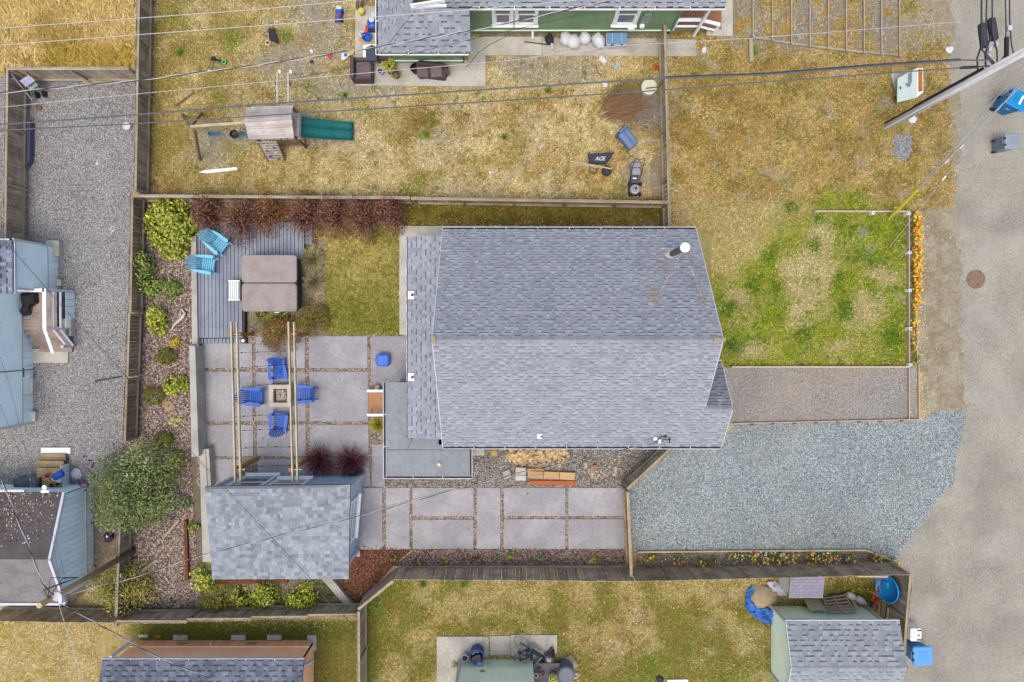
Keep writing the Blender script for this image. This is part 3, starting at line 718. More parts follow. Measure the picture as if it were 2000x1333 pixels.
SH_CACHE = {}
WID = [0.10, 0.13, 0.165, 0.20, 0.25, 0.31]
def piece(b, u0, u1, w0, w1, v0, v1, h0, h1, tone, strip, M):
    """one shingle: butt at v0 stands proud by h0, the head at v1 lies flat; strip = printed shadow line under the butt"""
    P = lambda u, v, h: M @ Vector((u, v, h))
    pts = [P(u0, v0, h0), P(u1, v0, h0), P(w1, v1, h1), P(w0, v1, h1), P(u0, v0, 0), P(u1, v0, 0), P(w1, v1, 0), P(w0, v1, 0)]
    b.poly(pts, ((0, 1, 2, 3), (4, 5, 1, 0), (7, 4, 0, 3), (5, 6, 2, 1)), tone)
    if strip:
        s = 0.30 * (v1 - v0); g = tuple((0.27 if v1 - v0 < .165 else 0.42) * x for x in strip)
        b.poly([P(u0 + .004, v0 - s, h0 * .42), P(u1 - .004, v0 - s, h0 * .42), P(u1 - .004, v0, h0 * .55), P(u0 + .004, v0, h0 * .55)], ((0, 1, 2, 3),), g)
def slope(root, corners, m, tones, single=0, exp=0.143, thick=0.10, seed=1, dragon=True, shadow=True, name='roof'):
    """one roof plane: corners eave-left, eave-right, then round to the ridge; deck slab + shingles in courses.
    The single nearest shingles are objects of their own, the others one joined mesh."""
    rr = random.Random(seed)
    cs = [Vector(c) for c in corners]
    ux = (cs[1] - cs[0]).normalized(); nn = (cs[1] - cs[0]).cross(cs[2] - cs[0]).normalized()
    if nn.z < 0: nn = -nn
    vx = nn.cross(ux).normalized()
    o0 = cs[0]
    M = Matrix(((ux.x, vx.x, nn.x, o0.x), (ux.y, vx.y, nn.y, o0.y), (ux.z, vx.z, nn.z, o0.z), (0, 0, 0, 1)))
    pl = [((c - o0).dot(ux), (c - o0).dot(vx)) for c in cs]
    k = len(cs); b = MB()
    up = [c - nn * 0.004 for c in cs]; lo = [c - nn * thick for c in cs]
    b.poly(up + lo, (tuple(range(k)), tuple(range(2 * k - 1, k - 1, -1))) + tuple((i, i + k, (i + 1) % k + k, (i + 1) % k) for i in range(k)))
    deck = b.build(name, m_deck, root)
    vmax = max(p[1] for p in pl); nco = max(1, int(round(vmax / exp))); e = vmax / nco
    def span(v):
        v = min(max(v, 1e-4), vmax - 1e-4); xs = []
        for i in range(k):
            (x0, y0), (x1, y1) = pl[i - 1], pl[i]
            if (y0 - v) * (y1 - v) < 0: xs.append(x0 + (x1 - x0) * (v - y0) / (y1 - y0))
        return (min(xs), max(xs)) if len(xs) > 1 else None
    rest = MB(); got = 0
    for c in range(nco - 1, -1, -1):
        v0, v1 = c * e, (c + 1) * e; s0, s1 = span(v0 + 1e-3), span(v1 - 1e-3)
        if not s0 or not s1: continue
        x = s0[0]; odd = rr.random() < .5
        while x < s0[1] - 0.01:
            odd = (not odd) if rr.random() < .8 else odd
            wi = rr.randrange(1, 6) if not odd else rr.randrange(0, 5)
            w = WID[wi]; x1 = x + w
            if s0[1] - x1 < 0.09: x1 = s0[1]
            hi = odd if dragon else rr.random() < .5
            ti = rr.randrange(len(tones)); tn = tones[ti]
            if hi: tn = tuple(q * 1.12 for q in tn)
            h0 = 0.028 if hi else 0.013
            full = x > max(s0[0], s1[0]) + .01 and x1 < min(s0[1], s1[1]) - .01 and abs(x1 - x - w) < 1e-6
            if full and got < single:
                key = (m.name, wi, ti, hi, round(e, 4))
                if key not in SH_CACHE:
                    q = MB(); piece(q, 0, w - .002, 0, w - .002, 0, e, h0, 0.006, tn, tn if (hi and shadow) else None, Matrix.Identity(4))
                    SH_CACHE[key] = q.mesh('shingle', m)
                inst('shingle', SH_CACHE[key], deck, M @ Matrix.Translation((x, v0, 0))); got += 1
            else:
                a0 = x; a1 = x1
                b0 = min(max(x, s1[0]), s1[1]); b1 = max(min(x1, s1[1]), s1[0])
                if x <= s0[0] + 1e-6: b0 = s1[0]
                if x1 >= s0[1] - 1e-6: b1 = s1[1]
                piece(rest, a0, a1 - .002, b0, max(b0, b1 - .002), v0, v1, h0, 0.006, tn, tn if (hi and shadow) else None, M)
            x = x1
    rest.build('shingle_courses', m, deck, kind='stuff')
    return deck
def ridge_caps(root, a, b, m, w=0.26, step=0.17, ends=None):
    a, b = Vector(a), Vector(b); d = (b - a); n = int(d.length / step); d.normalize()
    sd = Vector((-d.y, d.x, 0)).normalized()
    q = MB(); 
    q.poly([(0, -w / 2, -.085), (0, 0, .022), (0, w / 2, -.085), (step * 1.05, -w / 2, -.098), (step * 1.05, 0, .008), (step * 1.05, w / 2, -.098)], ((0, 3, 4, 1), (1, 4, 5, 2), (0, 1, 2)), (.96, .96, .97))
    ms = [q.mesh('ridge_cap', m)]
    q = MB(); q.poly([tuple(v) for v in [(0, -w / 2, -.085), (0, 0, .022), (0, w / 2, -.085), (step * 1.05, -w / 2, -.098), (step * 1.05, 0, .008), (step * 1.05, w / 2, -.098)]], ((0, 3, 4, 1), (1, 4, 5, 2), (0, 1, 2)), (1.05, 1.05, 1.05))
    ms.append(q.mesh('ridge_cap', m))
    an = math.atan2(d.y, d.x)
    for i in range(n): inst('ridge_cap', R.choice(ms), root, Matrix.Translation(a + d * step * i + Vector((0, 0, .02))) @ Matrix.Rotation(an, 4, 'Z'))
def gutter(root, a, b, out, step=1.15, m=None, w=0.12):
    a, b, out = Vector(a), Vector(b), Vector(out).normalized(); up = Vector((0, 0, 1)); q = MB(); d = b - a; L = d.length; d.normalize()
    q.bar(a + out * .006 - up * .05, b + out * .006 - up * .05, .008, .11)
    q.bar(a + out * (w - .012) - up * .045, b + out * (w - .012) - up * .045, .026, .11)
    q.bar(a + out * w / 2 - up * .1, b + out * w / 2 - up * .1, w, .008)
    for p in (a, b): q.bar(p + out * .008 - up * .05, p + out * w - up * .05, .008, .1)
    g = q.build('gutter', m or m_lav, root)
    MB().bar(a + d * .02 + out * w / 2 - up * .075, b - d * .02 + out * w / 2 - up * .075, w - .042, .03).build('gutter_debris', mat('gutter_leaf_litter', S(84, 74, 70), var=.3, scale=6, rough=1), g)
    n = max(1, int(L / step))
    for i in range(1, n):
        p = a + d * (L * i / n); MB().bar(p + up * .012, p + out * w + up * .012, .028, .012).build('gutter_bracket', m or m_lav, g)
    return g
def wall(root, pts, m, name='wall', t=0.12):
    """vertical wall slabs round a plan outline [(x, y, ztop)], outside face on the right of travel"""
    b = MB()
    for (x0, y0, z0), (x1, y1, z1) in zip(pts[:-1], pts[1:]):
        d = Vector((x1 - x0, y1 - y0, 0)).normalized(); n = Vector((-d.y, d.x, 0)) * t
        q = [(x0, y0, 0), (x1, y1, 0), (x1 + n.x, y1 + n.y, 0), (x0 + n.x, y0 + n.y, 0), (x0, y0, z0), (x1, y1, z1), (x1 + n.x, y1 + n.y, z1), (x0 + n.x, y0 + n.y, z0)]
        b.poly(q, MB.BF)
    return b.build(name, m, root)
def siding(root, a, b, z0, z1, m, exp=0.13, out=1, name='lap_siding', ztop=None, tone=(1, 1, 1)):
    """lapped horizontal boards on a wall face from a to b (plan), z1 may vary (ztop(t))"""
    a, b = Vector((*a, 0)), Vector((*b, 0)); d = (b - a); L = d.length; d.normalize(); n = Vector((-d.y, d.x, 0)) * out
    q = MB(); q.tone = tone; z = z0
    while z < z1 - .02:
        e = min(z + exp, z1)
        p = [a + n * .022 + Vector((0, 0, z)), b + n * .022 + Vector((0, 0, z)), b + n * .006 + Vector((0, 0, e)), a + n * .006 + Vector((0, 0, e)), a + n * .002 + Vector((0, 0, z)), b + n * .002 + Vector((0, 0, z))]
        q.poly(p, ((0, 1, 2, 3), (4, 5, 1, 0)) if out < 0 else ((3, 2, 1, 0), (0, 1, 5, 4))); z = e
    return q.build(name, m, root)
def vpanels(root, a, b, z0, ztop, w, m, out=1, name='siding_panel', t=.016, gap=.012, tones=((1, 1, 1), (.96, .96, .97), (1.03, 1.03, 1.03)), lift=.012):
    a, b = Vector((*a, 0)), Vector((*b, 0)); d = (b - a); L = d.length; d.normalize(); n = Vector((-d.y, d.x, 0)) * out
    k = max(1, round(L / w)); w = L / k; fz = ztop if callable(ztop) else (lambda s: ztop)
    for i in range(k):
        p0, p1 = a + d * (w * i + gap / 2), a + d * (w * (i + 1) - gap / 2); q = MB(); q.tone = R.choice(tones)
        za, zb = fz((i * w + gap / 2) / L), fz(((i + 1) * w - gap / 2) / L)
        f = [p0 + n * lift, p1 + n * lift, p1 + n * (lift + t), p0 + n * (lift + t)]
        q.poly([(p.x, p.y, z0) for p in f] + [(f[0].x, f[0].y, za), (f[1].x, f[1].y, zb), (f[2].x, f[2].y, zb), (f[3].x, f[3].y, za)], MB.BF if out < 0 else tuple(tuple(reversed(x)) for x in MB.BF)).build(name, m, root)
def window(root, a, b, z0, z1, out, frame=0.13, sash=True, fm=None, gm=None, depth=.05):
    """window on a wall face between plan points a and b: frame > pane, sill, sash bars"""
    a, b = Vector((*a, 0)), Vector((*b, 0)); d = (b - a); L = d.length; d.normalize(); n = Vector((-d.y, d.x, 0)) * out; up = Vector((0, 0, 1)); q = MB(); f = frame
    c = n * (depth / 2 + .014)
    q.bar(a + c + up * (z0 + f / 2), b + c + up * (z0 + f / 2), depth, f); q.bar(a + c + up * (z1 - f / 2), b + c + up * (z1 - f / 2), depth, f)
    q.bar(a + d * f / 2 + c + up * (z0 + f), a + d * f / 2 + c + up * (z1 - f), depth, f, up=d); q.bar(b - d * f / 2 + c + up * (z0 + f), b - d * f / 2 + c + up * (z1 - f), depth, f, up=d)
    w = q.build('window', fm or m_white, root)
    q = MB(); c2 = n * .024
    q.bar(a + d * f + c2 + up * (z0 + z1) / 2, b - d * f + c2 + up * (z0 + z1) / 2, .012, z1 - z0 - 2 * f).build('pane', gm or m_glass, w)
    q = MB(); q.bar(a - d * .04 + n * .085 + up * (z0 - .02), b + d * .04 + n * .085 + up * (z0 - .02), .14, .04).build('sill', fm or m_white, w)
    if sash:
        zm = (z0 + z1) / 2 + (z1 - z0) * .12
        q = MB(); q.bar(a + d * f + n * .042 + up * zm, b - d * f + n * .042 + up * zm, .03, .05)
        for s in (a + d * (f + .02), b - d * (f + .02)): q.bar(s + n * .036 + up * (z0 + f), s + n * .036 + up * zm, .025, .035, up=d)
        q.bar(a + d * f + n * .036 + up * (z0 + f + .02), b - d * f + n * .036 + up * (z0 + f + .02), .025, .035)
        q.build('sash', fm or m_white, w)
    return w

# ------------------------------------------------------------------ main house
T_MAIN = [(1.06, 1.06, 1.06), (.97, .97, .98), (1.02, 1.02, 1.03), (.88, .88, .91), (1.08, 1.08, 1.09), (1.0, .96, 1.0)]
NE, ND, ER, RZ = 3.0, W(1000, 449, 3.0).y, 3.0, 6.5
RY = W(1000, 664, RZ).y; SEY = W(1000, 872, 3.0).y
XW = W(845, 664, RZ).x; XE = W(1412, 664, RZ).x
house = thing('house', 'large house with a light grey blue shingled gable roof in the middle', 'house', (0, 0, 0))
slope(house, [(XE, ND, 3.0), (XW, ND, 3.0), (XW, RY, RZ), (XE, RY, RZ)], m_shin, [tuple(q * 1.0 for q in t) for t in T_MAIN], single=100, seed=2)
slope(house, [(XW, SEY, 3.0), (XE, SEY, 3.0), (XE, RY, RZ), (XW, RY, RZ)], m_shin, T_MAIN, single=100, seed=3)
ridge_caps(house, (XW - .02, RY, RZ), (XE, RY, RZ), m_shin)
MB().box((XW + .02, RY, RZ + .05), (.16, .26, .03), tone=(1, 1, 1)).build('ridge_end', mat('tan_flashing', S(176, 160, 128)), house)
MB().box((XE - .12, RY, RZ + .052), (.4, .14, .03)).build('ridge_end', mat('tan_flashing', S(176, 160, 128)), house)
# east porch gable, its south side in the plane of the main south slope
PX = 8.30; ky = (RZ - 3.0) / (RY - SEY); PY = W(1000, 799, 4.4).y; PZ = 3.0 + ky * (PY - SEY); PN = PY + (PZ - 3.0) / ky
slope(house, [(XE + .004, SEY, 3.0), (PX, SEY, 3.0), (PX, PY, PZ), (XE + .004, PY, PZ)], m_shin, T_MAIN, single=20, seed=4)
slope(house, [(PX, PN, 3.0), (XE - .5, PN, 3.0), (XE - .5, PY, PZ), (PX, PY, PZ)], m_shin, [tuple(q * .72 for q in t) for t in T_MAIN], single=20, seed=5)  # shade of the north-facing slope is put into its darker shingle tones
ridge_caps(house, (XE, PY, PZ), (PX, PY, PZ), m_shin)
gutter(house, (XW, ND, 2.98), (XE, ND, 2.98), (0, 1, 0)); gutter(house, (XW, SEY, 2.98), (PX, SEY, 2.98), (0, -1, 0)); gutter(house, (PX, PN, 2.98), (XE + .1, PN, 2.98), (0, 1, 0))
# west lean-to with its courses running north to south
LX0, LX1 = W(797, 600, 2.7).x, W(858, 600, 3.5).x; LY0, LY1 = W(797, 463, 2.7).y, W(797, 856, 2.7).y
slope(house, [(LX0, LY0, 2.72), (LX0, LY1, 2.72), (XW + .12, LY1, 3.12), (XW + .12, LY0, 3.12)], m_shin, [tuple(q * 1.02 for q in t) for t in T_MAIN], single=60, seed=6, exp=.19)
gutter(house, (LX0 - .0, W(797, 745, 2.7).y, 2.70), (LX0, LY0, 2.70), (-1, 0, 0), w=.07)
# flat annex with rolled roofing and gutters on three sides
AX0, AX1, AY0, AY1 = W(752, 0, 2.55).x, W(916, 0, 2.55).x, W(0, 930, 2.55).y, W(0, 747, 2.55).y
fz = lambda x, y: 2.56 + .035 * max(0, min(1, (y - AY0) / 2))
q = MB().prism([(AX0, AY0), (AX1, AY0), (AX1, W(0, 874, 2.6).y + .1), (LX0 + 1.2, W(0, 874, 2.6).y + .1), (LX0 + 1.2, AY1), (AX0, AY1)], 2.42, 2.57)
fr = q.build('flat_roof', m_roll, house)
q = MB()
def seam(a, b): q.bar(W(*a, 2.574), W(*b, 2.574), .022, .008)
seam((754, 879), (918, 879)); seam((806, 857), (795, 879))
q.build('seam', mat('roof_seam', S(104, 108, 116)), fr)
b = W(803, 856, 2.58); MB().lathe([(.05, 0), (.03, .01), (0, .012)], b, 6).build('tar_patch', m_black, fr)
gutter(house, (AX0, AY1, 2.55), (AX0, AY0 - .1, 2.55), (-1, 0, 0)); gutter(house, (AX0 - .1, AY0, 2.55), (AX1 + .12, AY0, 2.55), (0, -1, 0)); gutter(house, (AX1, AY0, 2.55), (AX1, SEY - .1, 2.55), (1, 0, 0))
# walls below
wall(house, [(XW + .3, SEY + .35, 3.05), (XE - .3, SEY + .35, 3.05), (XE - .3, RY, 6.1), (XE - .3, ND - .35, 3.05), (XW + .3, ND - .35, 3.05), (XW + .3, RY, 6.1), (XW + .3, SEY + .35, 3.05)], m_slate)
wall(house, [(LX0 + .2, LY1 + .2, 2.6), (XW + .3, LY1 + .2, 2.95), (XW + .3, LY0 - .2, 2.95), (LX0 + .2, LY0 - .2, 2.6), (LX0 + .2, LY1 + .2, 2.6)], m_slate, t=.1)
wall(house, [(AX0 + .15, AY0 + .15, 2.41), (AX1 - .15, AY0 + .15, 2.41), (AX1 - .15, SEY + .3, 2.41), (LX0 + .1, SEY + .3, 2.41), (LX0 + .1, AY1 - .15, 2.41), (AX0 + .15, AY1 - .15, 2.41), (AX0 + .15, AY0 + .15, 2.41)], m_slate, t=.1)
for x in (PX - .12,):
    for y in (SEY + .2, PN - .2): MB().box((x, y, 1.45), (.12, .12, 2.9)).build('porch_post', m_white, house)
MB().box(((XE + PX) / 2 - .1, (SEY + PN) / 2, .09), (1.05, 2.8, .18)).build('porch_floor', m_wconc, house)
for (a, bb, w0) in (((XE - .3, RY + 2.4), (XE - .3, RY + 1.2), 1), ((XE - .3, RY - .3), (XE - .3, RY - .9), 1)): window(house, a, bb, 1.0, 2.3, 1)
for x in (-1.5, 1.5, 4.2): window(house, (x + 1, ND - .35), (x, ND - .35), 1.1, 2.2, -1)
for x in (.5, 3.6): window(house, (x, SEY + .35), (x + 1.0, SEY + .35), 1.1, 2.2, -1)
# rake boards
def rake(root, a, b, m=None, off=.0): MB().bar(Vector(a) - Vector((0, 0, .07)), Vector(b) - Vector((0, 0, .07)), .03, .16).build('rake_board', m or m_lav, root)
for x in (XW - .016, XE + .016):
    rake(house, (x, ND, 3.0), (x, RY, RZ)); rake(house, (x, RY, RZ), (x, SEY if x < 0 else PY + .1, 3.0 if x < 0 else PZ))
rake(house, (PX + .016, PN, 3.0), (PX + .016, PY, PZ)); rake(house, (PX + .016, PY, PZ), (PX + .016, SEY, 3.0))
# flue with cap and two stay rods
kz = (RZ - 3.0) / (ND - RY)
def roofz(y): return 3.0 + kz * (ND - y) if y > RY else 3.0 + ky * (y - SEY)
fb = W(1311, 497, 4.0); fb = W(1311, 497, roofz(fb.y)); fb.z = roofz(fb.y); ft = Vector((fb.x, fb.y, 6.0))
fl = MB().tube([fb - Vector((0, 0, .1)), ft - Vector((0, 0, .12))], .115, 14).build('flue', mat('sooty_pipe', S(124, 116, 108), var=.25, scale=4, rough=.6, metal=.3), house)
MB().lathe([(.10, -.2), (.165, -.16), (.175, -.02), (.165, .02), (.14, .0), (.12, .04), (0, .06)], ft, 18).build('flue_cap', m_white, fl, smooth=True)
q = MB(); tl = math.atan(kz)
Mr = Matrix.Rotation(-math.atan(kz), 3, 'X')
q.lathe([(.27, .0), (.24, .035), (.17, .06), (.14, .2), (.12, .2)], fb + Vector((-.03, -.02, -.02)), 16, Mr)
q.build('flashing', m_wconc, fl)
q = MB(); q.box(fb + Vector((-.12, .24, -.16)), (.55, .05, .02), M=Mr).build('flashing', m_lav, fl)
m_rust = mat('rusty_steel', S(168, 128, 108), var=.2, scale=6, rough=.7, col2=S(196, 190, 186))
for (u, v), tt in (((1284, 582), (1.1, 1, 1)), ((1372, 586), (1.15, 1.15, 1.15))):
    e = W(u, v, 5.3); e = W(u, v, roofz(e.y) + .02); e.z = roofz(e.y) + .02
    q = MB(); q.tone = tt; q.tube([ft - Vector((0, 0, .2)), e], .013, 5); q.tube([e, e + Vector((.0, -.12, .1))], .016, 5, tone=(.8, .5, .4)); q.build('stay_rod', m_rust, fl)
    q = MB(); q.box(e + Vector((0, 0, .01)), (.12, .16, .02), M=Mr); q.build('stay_bracket', m_rust, fl)
_e1, _e2 = W(1282, 572, 5.2), W(1371, 584, 5.2)
stain(m_shin, [((_e1.x - .12, _e1.y - .05, 0), (.2, .42), .75), ((_e1.x + .02, _e1.y - .35, 0), (.14, .2), .7), ((_e2.x, _e2.y - .1, 0), (.16, .3), .6), ((fb.x - .35, fb.y - .3, 0), (.3, 1.2), .25)], S(168, 134, 92))
# vents and the service mast
def vent(u, v, z, flat=.26, r=.055, hh=.16, tilt=None):
    p = W(u, v, z); q = MB()
    q.box(p + Vector((-.06, 0, 0)), (flat, flat * 1.2, .02), M=tilt); vb = q.build('vent_flashing', m_white, house)
    MB().tube([p, p + Vector((0, 0, hh))], r, 10).build('vent_pipe', m_dark, vb)
lt = Matrix.Rotation(-math.atan(.4 / (XW + .12 - LX0)), 3, 'Y')
vent(806, 577, 2.82, tilt=lt); vent(806, 737, 2.82, tilt=lt)
mt = Matrix.Rotation(math.atan(ky), 3, 'X')
p = W(1057, 853, 3.4); zz = roofz(p.y) + .03; vent(1057, 853, zz, .2, .04, .1, tilt=mt)
p = W(858, 907, 2.58); q = MB().lathe([(.12, 0), (.12, .03), (.08, .06), (.075, .01)], p, 14, tone=(1, .98, .9)).build('vent_collar', m_wconc, house)
MB().tube([p, p + Vector((0, 0, .1))], .05, 10).build('vent_pipe', m_steel, house)
q = MB()
for (u, v) in ((1281, 858), (1290, 863)):
    p = W(u, v, 3.5); zz = roofz(p.y); q.lathe([(.02, 0), (.09, .06), (.1, .14), (.06, .2), (0, .22)], (p.x, p.y, zz), 10)
ms = q.build('service_mast', m_white, house, smooth=True)
q = MB(); p = W(1288, 861, 3.5); zz = roofz(p.y)
q.tube([W(1272, 867, zz + .1), W(1283, 862, zz + .3), W(1292, 852, zz + .36), W(1300, 854, zz + .2)], .018, 5); q.tube([W(1289, 866, zz + .1), W(1297, 858, zz + .36), W(1308, 860, zz + .28), W(1307, 866, zz + .15)], .018, 5)
for u, v in ((1300, 853), (1308, 859)): q.lathe([(0, -.05), (.05, 0), (0, .05)], W(u, v, zz + .24), 8)
q.build('service_cable', m_black, ms)
# back steps of the annex: cedar treads between white rails
sp = thing('porch_steps', 'small cedar back steps with two white rails beside the flat roof', 'steps', tuple(W(738, 786)))
for i in range(4):
    p0, p1 = W(724 + i * 8, 762, .16 + .11 * i), W(724 + i * 8, 806, .16 + .11 * i)
    MB().bar(p0, p1, .19, .03).build('tread', mat('cedar_tread', S(196, 146, 104), var=.12, scale=2), sp)
for v in (764, 811):
    MB().bar(W(717, v, .86), W(750, v, 1.05), .1, .05).build('handrail', m_white, sp)
    for u in (719, 745): MB().bar(W(u, v, .86) - Vector((0, 0, .86)), W(u, v, .86 - .03 + (.15 if u > 730 else 0)), .08, .08, up=(0, 1, 0)).build('rail_post', m_white, sp)

# ------------------------------------------------------------------ garden shed
T_MOT = [(1, 1.01, 1.01), (.80, .81, .84), (.89, .9, .92), (1.10, 1.12, 1.11), (.71, .72, .76), (1.04, 1.06, 1.06), (.85, .86, .88)]
shed = thing('garden_shed', 'garden shed with a mottled grey shingle roof and blue grey walls by the patio', 'shed', tuple(W(545, 1040)))
zN, zS = 3.0, 2.55
cA, cB, cC, cD = W(415, 1132, zS), W(681, 1131, zS), W(684, 947, zN), W(400, 951, zN)
slope(shed, [cA, cB, cC, cD], m_shin2, T_MOT, single=300, seed=9, exp=.152, shadow=False)
bx = [W(u, v, z) for u, v, z in ((421, 1112, 2.4), (672, 1110, 2.4), (681, 955, 2.8), (410, 958, 2.8))]
b0 = [Vector((p.x, p.y, 0)) for p in bx]
q = MB()
wall(shed, [(b0[0].x, b0[0].y, 2.42), (b0[1].x, b0[1].y, 2.42), (b0[2].x, b0[2].y, 2.85), (b0[3].x, b0[3].y, 2.85), (b0[0].x, b0[0].y, 2.42)], m_slate)
dE = (b0[2] - b0[1]); dE.z = 0
def on(a, b, t): return tuple((a + (b - a) * t)[:2])
window(shed, on(b0[1], b0[2], .25), on(b0[1], b0[2], .80), .95, 2.2, -1, frame=.1)
window(shed, on(b0[2], b0[3], .36), on(b0[2], b0[3], .62), 1.0, 2.4, -1, frame=.1); window(shed, on(b0[2], b0[3], .66), on(b0[2], b0[3], .92), .2, 2.4, -1, frame=.1)
for p, zt in zip((b0[1], b0[2], b0[3]), (2.4, 2.8, 2.8)): MB().box((p.x, p.y, zt / 2), (.16, .16, zt)).build('corner_board', m_lav, shed)

# ------------------------------------------------------------------ green house at the top edge
gh = thing('house', 'dark green clapboard house with white windows at the top edge', 'house', tuple(W(1100, 60)))
GY = W(0, 66, 0).y; GX0 = W(905, 0, 0).x - 1.0; GX1 = W(1306, 60, 0).x
EY = W(0, 14, 2.9).y
wall(gh, [(GX0, GY + 7, 2.9), (GX0, GY, 2.9), (GX1, GY, 2.9), (GX1, GY + 7, 2.9)], m_green)
siding(gh, (GX0, GY), (GX1, GY), .42, 2.78, m_green, exp=.105, out=-1)
MB().bar((GX0, GY - .03, .40), (GX1, GY - .03, .40), .07, .035).build('water_table', m_pgreen, gh)
MB().bar((GX1 + .02, GY - .02, 0), (GX1 + .02, GY - .02, 2.8), .09, .09, up=(0, 1, 0)).build('corner_board', m_green, gh)
T_GR = [(1, 1, 1), (.9, .9, .92), (.96, .96, .97), (.84, .85, .88), (1.05, 1.05, 1.06), (.93, .92, .95)]
ex0, ex1 = W(868, 14, 2.9).x, W(1416, 14, 2.9).x
slope(gh, [(ex0, EY, 2.95), (ex1, EY, 2.95), (ex1, EY + 4, 5.4), (ex0, EY + 4, 5.4)], m_shin2, T_GR, single=110, seed=21, exp=.16)
gutter(gh, (ex0, EY, 2.95), (ex1, EY, 2.95), (0, -1, 0), step=1.3, m=m_white)
def wx(u, z, y): 
    return (u - 1000) * (H - z) / F
for a, b in ((960, 1004), (1004, 1052)):
    window(gh, (wx(a, 1.8, 0) + .02, GY), (wx(b, 1.8, 0) - .02, GY), .95, 2.45, -1, frame=.15)
window(gh, (wx(1198, 1.6, 0), GY), (wx(1246, 1.6, 0), GY), .95, 2.45, -1, frame=.15)
# electric meter and vent hood on the wall
q = MB(); mx_ = wx(1258, 1.4, 0); q.box((mx_, GY - .09, 1.35), (.36, .14, .75)); q.box((mx_ + .02, GY - .09, 1.9), (.3, .16, .3))
mb = q.build('meter_box', mat('grey_green_metal', S(150, 170, 152)), gh)
MB().lathe([(.1, 0), (.11, .06), (.09, .12), (0, .13)], (mx_ - .08, GY - .16, 1.2), 12, Matrix.Rotation(math.radians(90), 3, 'X')).build('meter_dial', m_white, mb)
MB().tube([(mx_, GY - .06, 2.0), (mx_ + .05, GY - .06, 2.85)], .04, 6).build('conduit', mat('grey_green_metal', S(150, 170, 152)), mb)
MB().lathe([(.16, 0), (.17, .1), (.12, .2), (0, .22)], (wx(1232, .9, 0), GY - .03, .85), 12, Matrix.Rotation(math.radians(90), 3, 'X')).build('dryer_vent', m_white, gh)
MB().tube([(wx(1040, .2, 0), GY - .03, .35), (wx(1040, .2, 0), GY - .25, .12)], .045, 8).build('downspout', m_white, gh)
# addition with a hipped roof in the corner
hx0, hy0 = W(739, 0, 2.6).x, W(0, 101, 2.6).y; hx1 = W(919, 0, 2.7).x
hp = W(806, 17, 3.35); hy1 = W(0, 17, 3.35).y
slope(gh, [(hx0, hy0, 2.6), (hx1, hy0, 2.6), (hx1, hy1, 3.35), (hp.x, hy1, 3.35)], m_shin2, T_GR, single=120, seed=22, exp=.21)
slope(gh, [(hx0, hy1 + 2.5, 2.6), (hx0, hy0, 2.6), (hp.x, hy1, 3.35), (hp.x, hy1 + 2.5, 3.35)], m_shin2, T_GR, single=60, seed=23, exp=.19)
q = MB(); a, b = Vector((hx0, hy0, 2.6)), Vector((hp.x, hy1, 3.35)); d = (b - a)
for i in range(16):
    p0, p1 = a + d * (i / 16), a + d * ((i + 1.08) / 16); q.bar(p0 + Vector((-.02, .02, .03)), p1 + Vector((-.02, .02, .022)), .3, .012, tone=R.choice(T_GR))
q.build('hip_cap', m_shin2, gh)
gutter(gh, (hx0, hy0, 2.58), (hx1 - .1, hy0, 2.58), (0, -1, 0), step=1.1, m=m_white); gutter(gh, (hx0, hy1 + 2.5, 2.58), (hx0, hy0 - .1, 2.58), (-1, 0, 0), step=1.1, m=m_white)
q = MB(); a = W(803, 15, 3.42); bb = W(872, 13, 3.3)
q.bar(a, bb, .1, .2); q.bar(W(804, 12, 3.5), W(866, 2, 4.3), .06, .2); q.build('fascia', m_white, gh)
vx0, vx1, vy = W(772, 122).x, W(906, 122).x, W(0, 124).y
wall(gh, [(vx0, vy + 3, 2.5), (vx0, vy, 2.5), (vx1, vy, 2.5), (vx1, vy + 3, 2.5)], m_green)
vpanels(gh, (vx0, vy), (vx1, vy), .42, 2.45, .24, m_green, out=-1)
MB().bar((vx0, vy - .035, .40), (vx1, vy - .035, .40), .08, .03).build('water_table', m_pgreen, gh)
# front porch: brown deck, stairs, white rail and post
dk = MB(); px0, px1 = GX1 + .05, W(1378, 0, .5).x
for i in range(9): dk = MB(); dk.bar((px0, GY + .06 + i * .15, .42), (px1, GY + .06 + i * .15, .42), .14, .03).build('deck_board', mat('brown_deck', S(170, 124, 92), var=.12, scale=2), gh)
MB().box(((px0 + px1) / 2, GY + .1, .2), (px1 - px0, .05, .38)).build('porch_skirt', m_green, gh)
for i in range(3): MB().box((px1 + .15 + i * .26, GY + .75, .30 - i * .1), (.27, 1.2, .04)).build('stair_tread', mat('brown_deck', S(170, 124, 92)), gh)
rl = MB()
zr = 1.35
rl.bar((px0, GY - .02, zr), (W(1368, 0, zr).x, GY - .02, zr), .14, .05); rl.bar((px0, GY - .02, .75), (W(1368, 0, .8).x, GY - .02, .75), .08, .05)
rl.bar((W(1368, 0, zr).x, GY - .02, zr), (W(1406, 0, .9).x, GY - .04, .95), .14, .05); rl.bar((W(1368, 0, .8).x, GY - .02, .72), (W(1396, 0, .5).x, GY - .04, .42), .08, .05)
rl.bar((W(1404, 0, .9).x, GY - .04, .02), (W(1404, 0, .9).x, GY - .04, .92), .1, .1, up=(0, 1, 0)); rl.bar((px0 + .04, GY - .02, .4), (px0 + .04, GY - .02, 1.4), .08, .08, up=(0, 1, 0))
rl.build('porch_rail', m_white, gh)
pxx = W(1354, 74).x
MB().bar((pxx, GY - .12, .05), (pxx, GY - .12, 2.85), .1, .1, up=(0, 1, 0)).build('porch_post', m_white, gh)

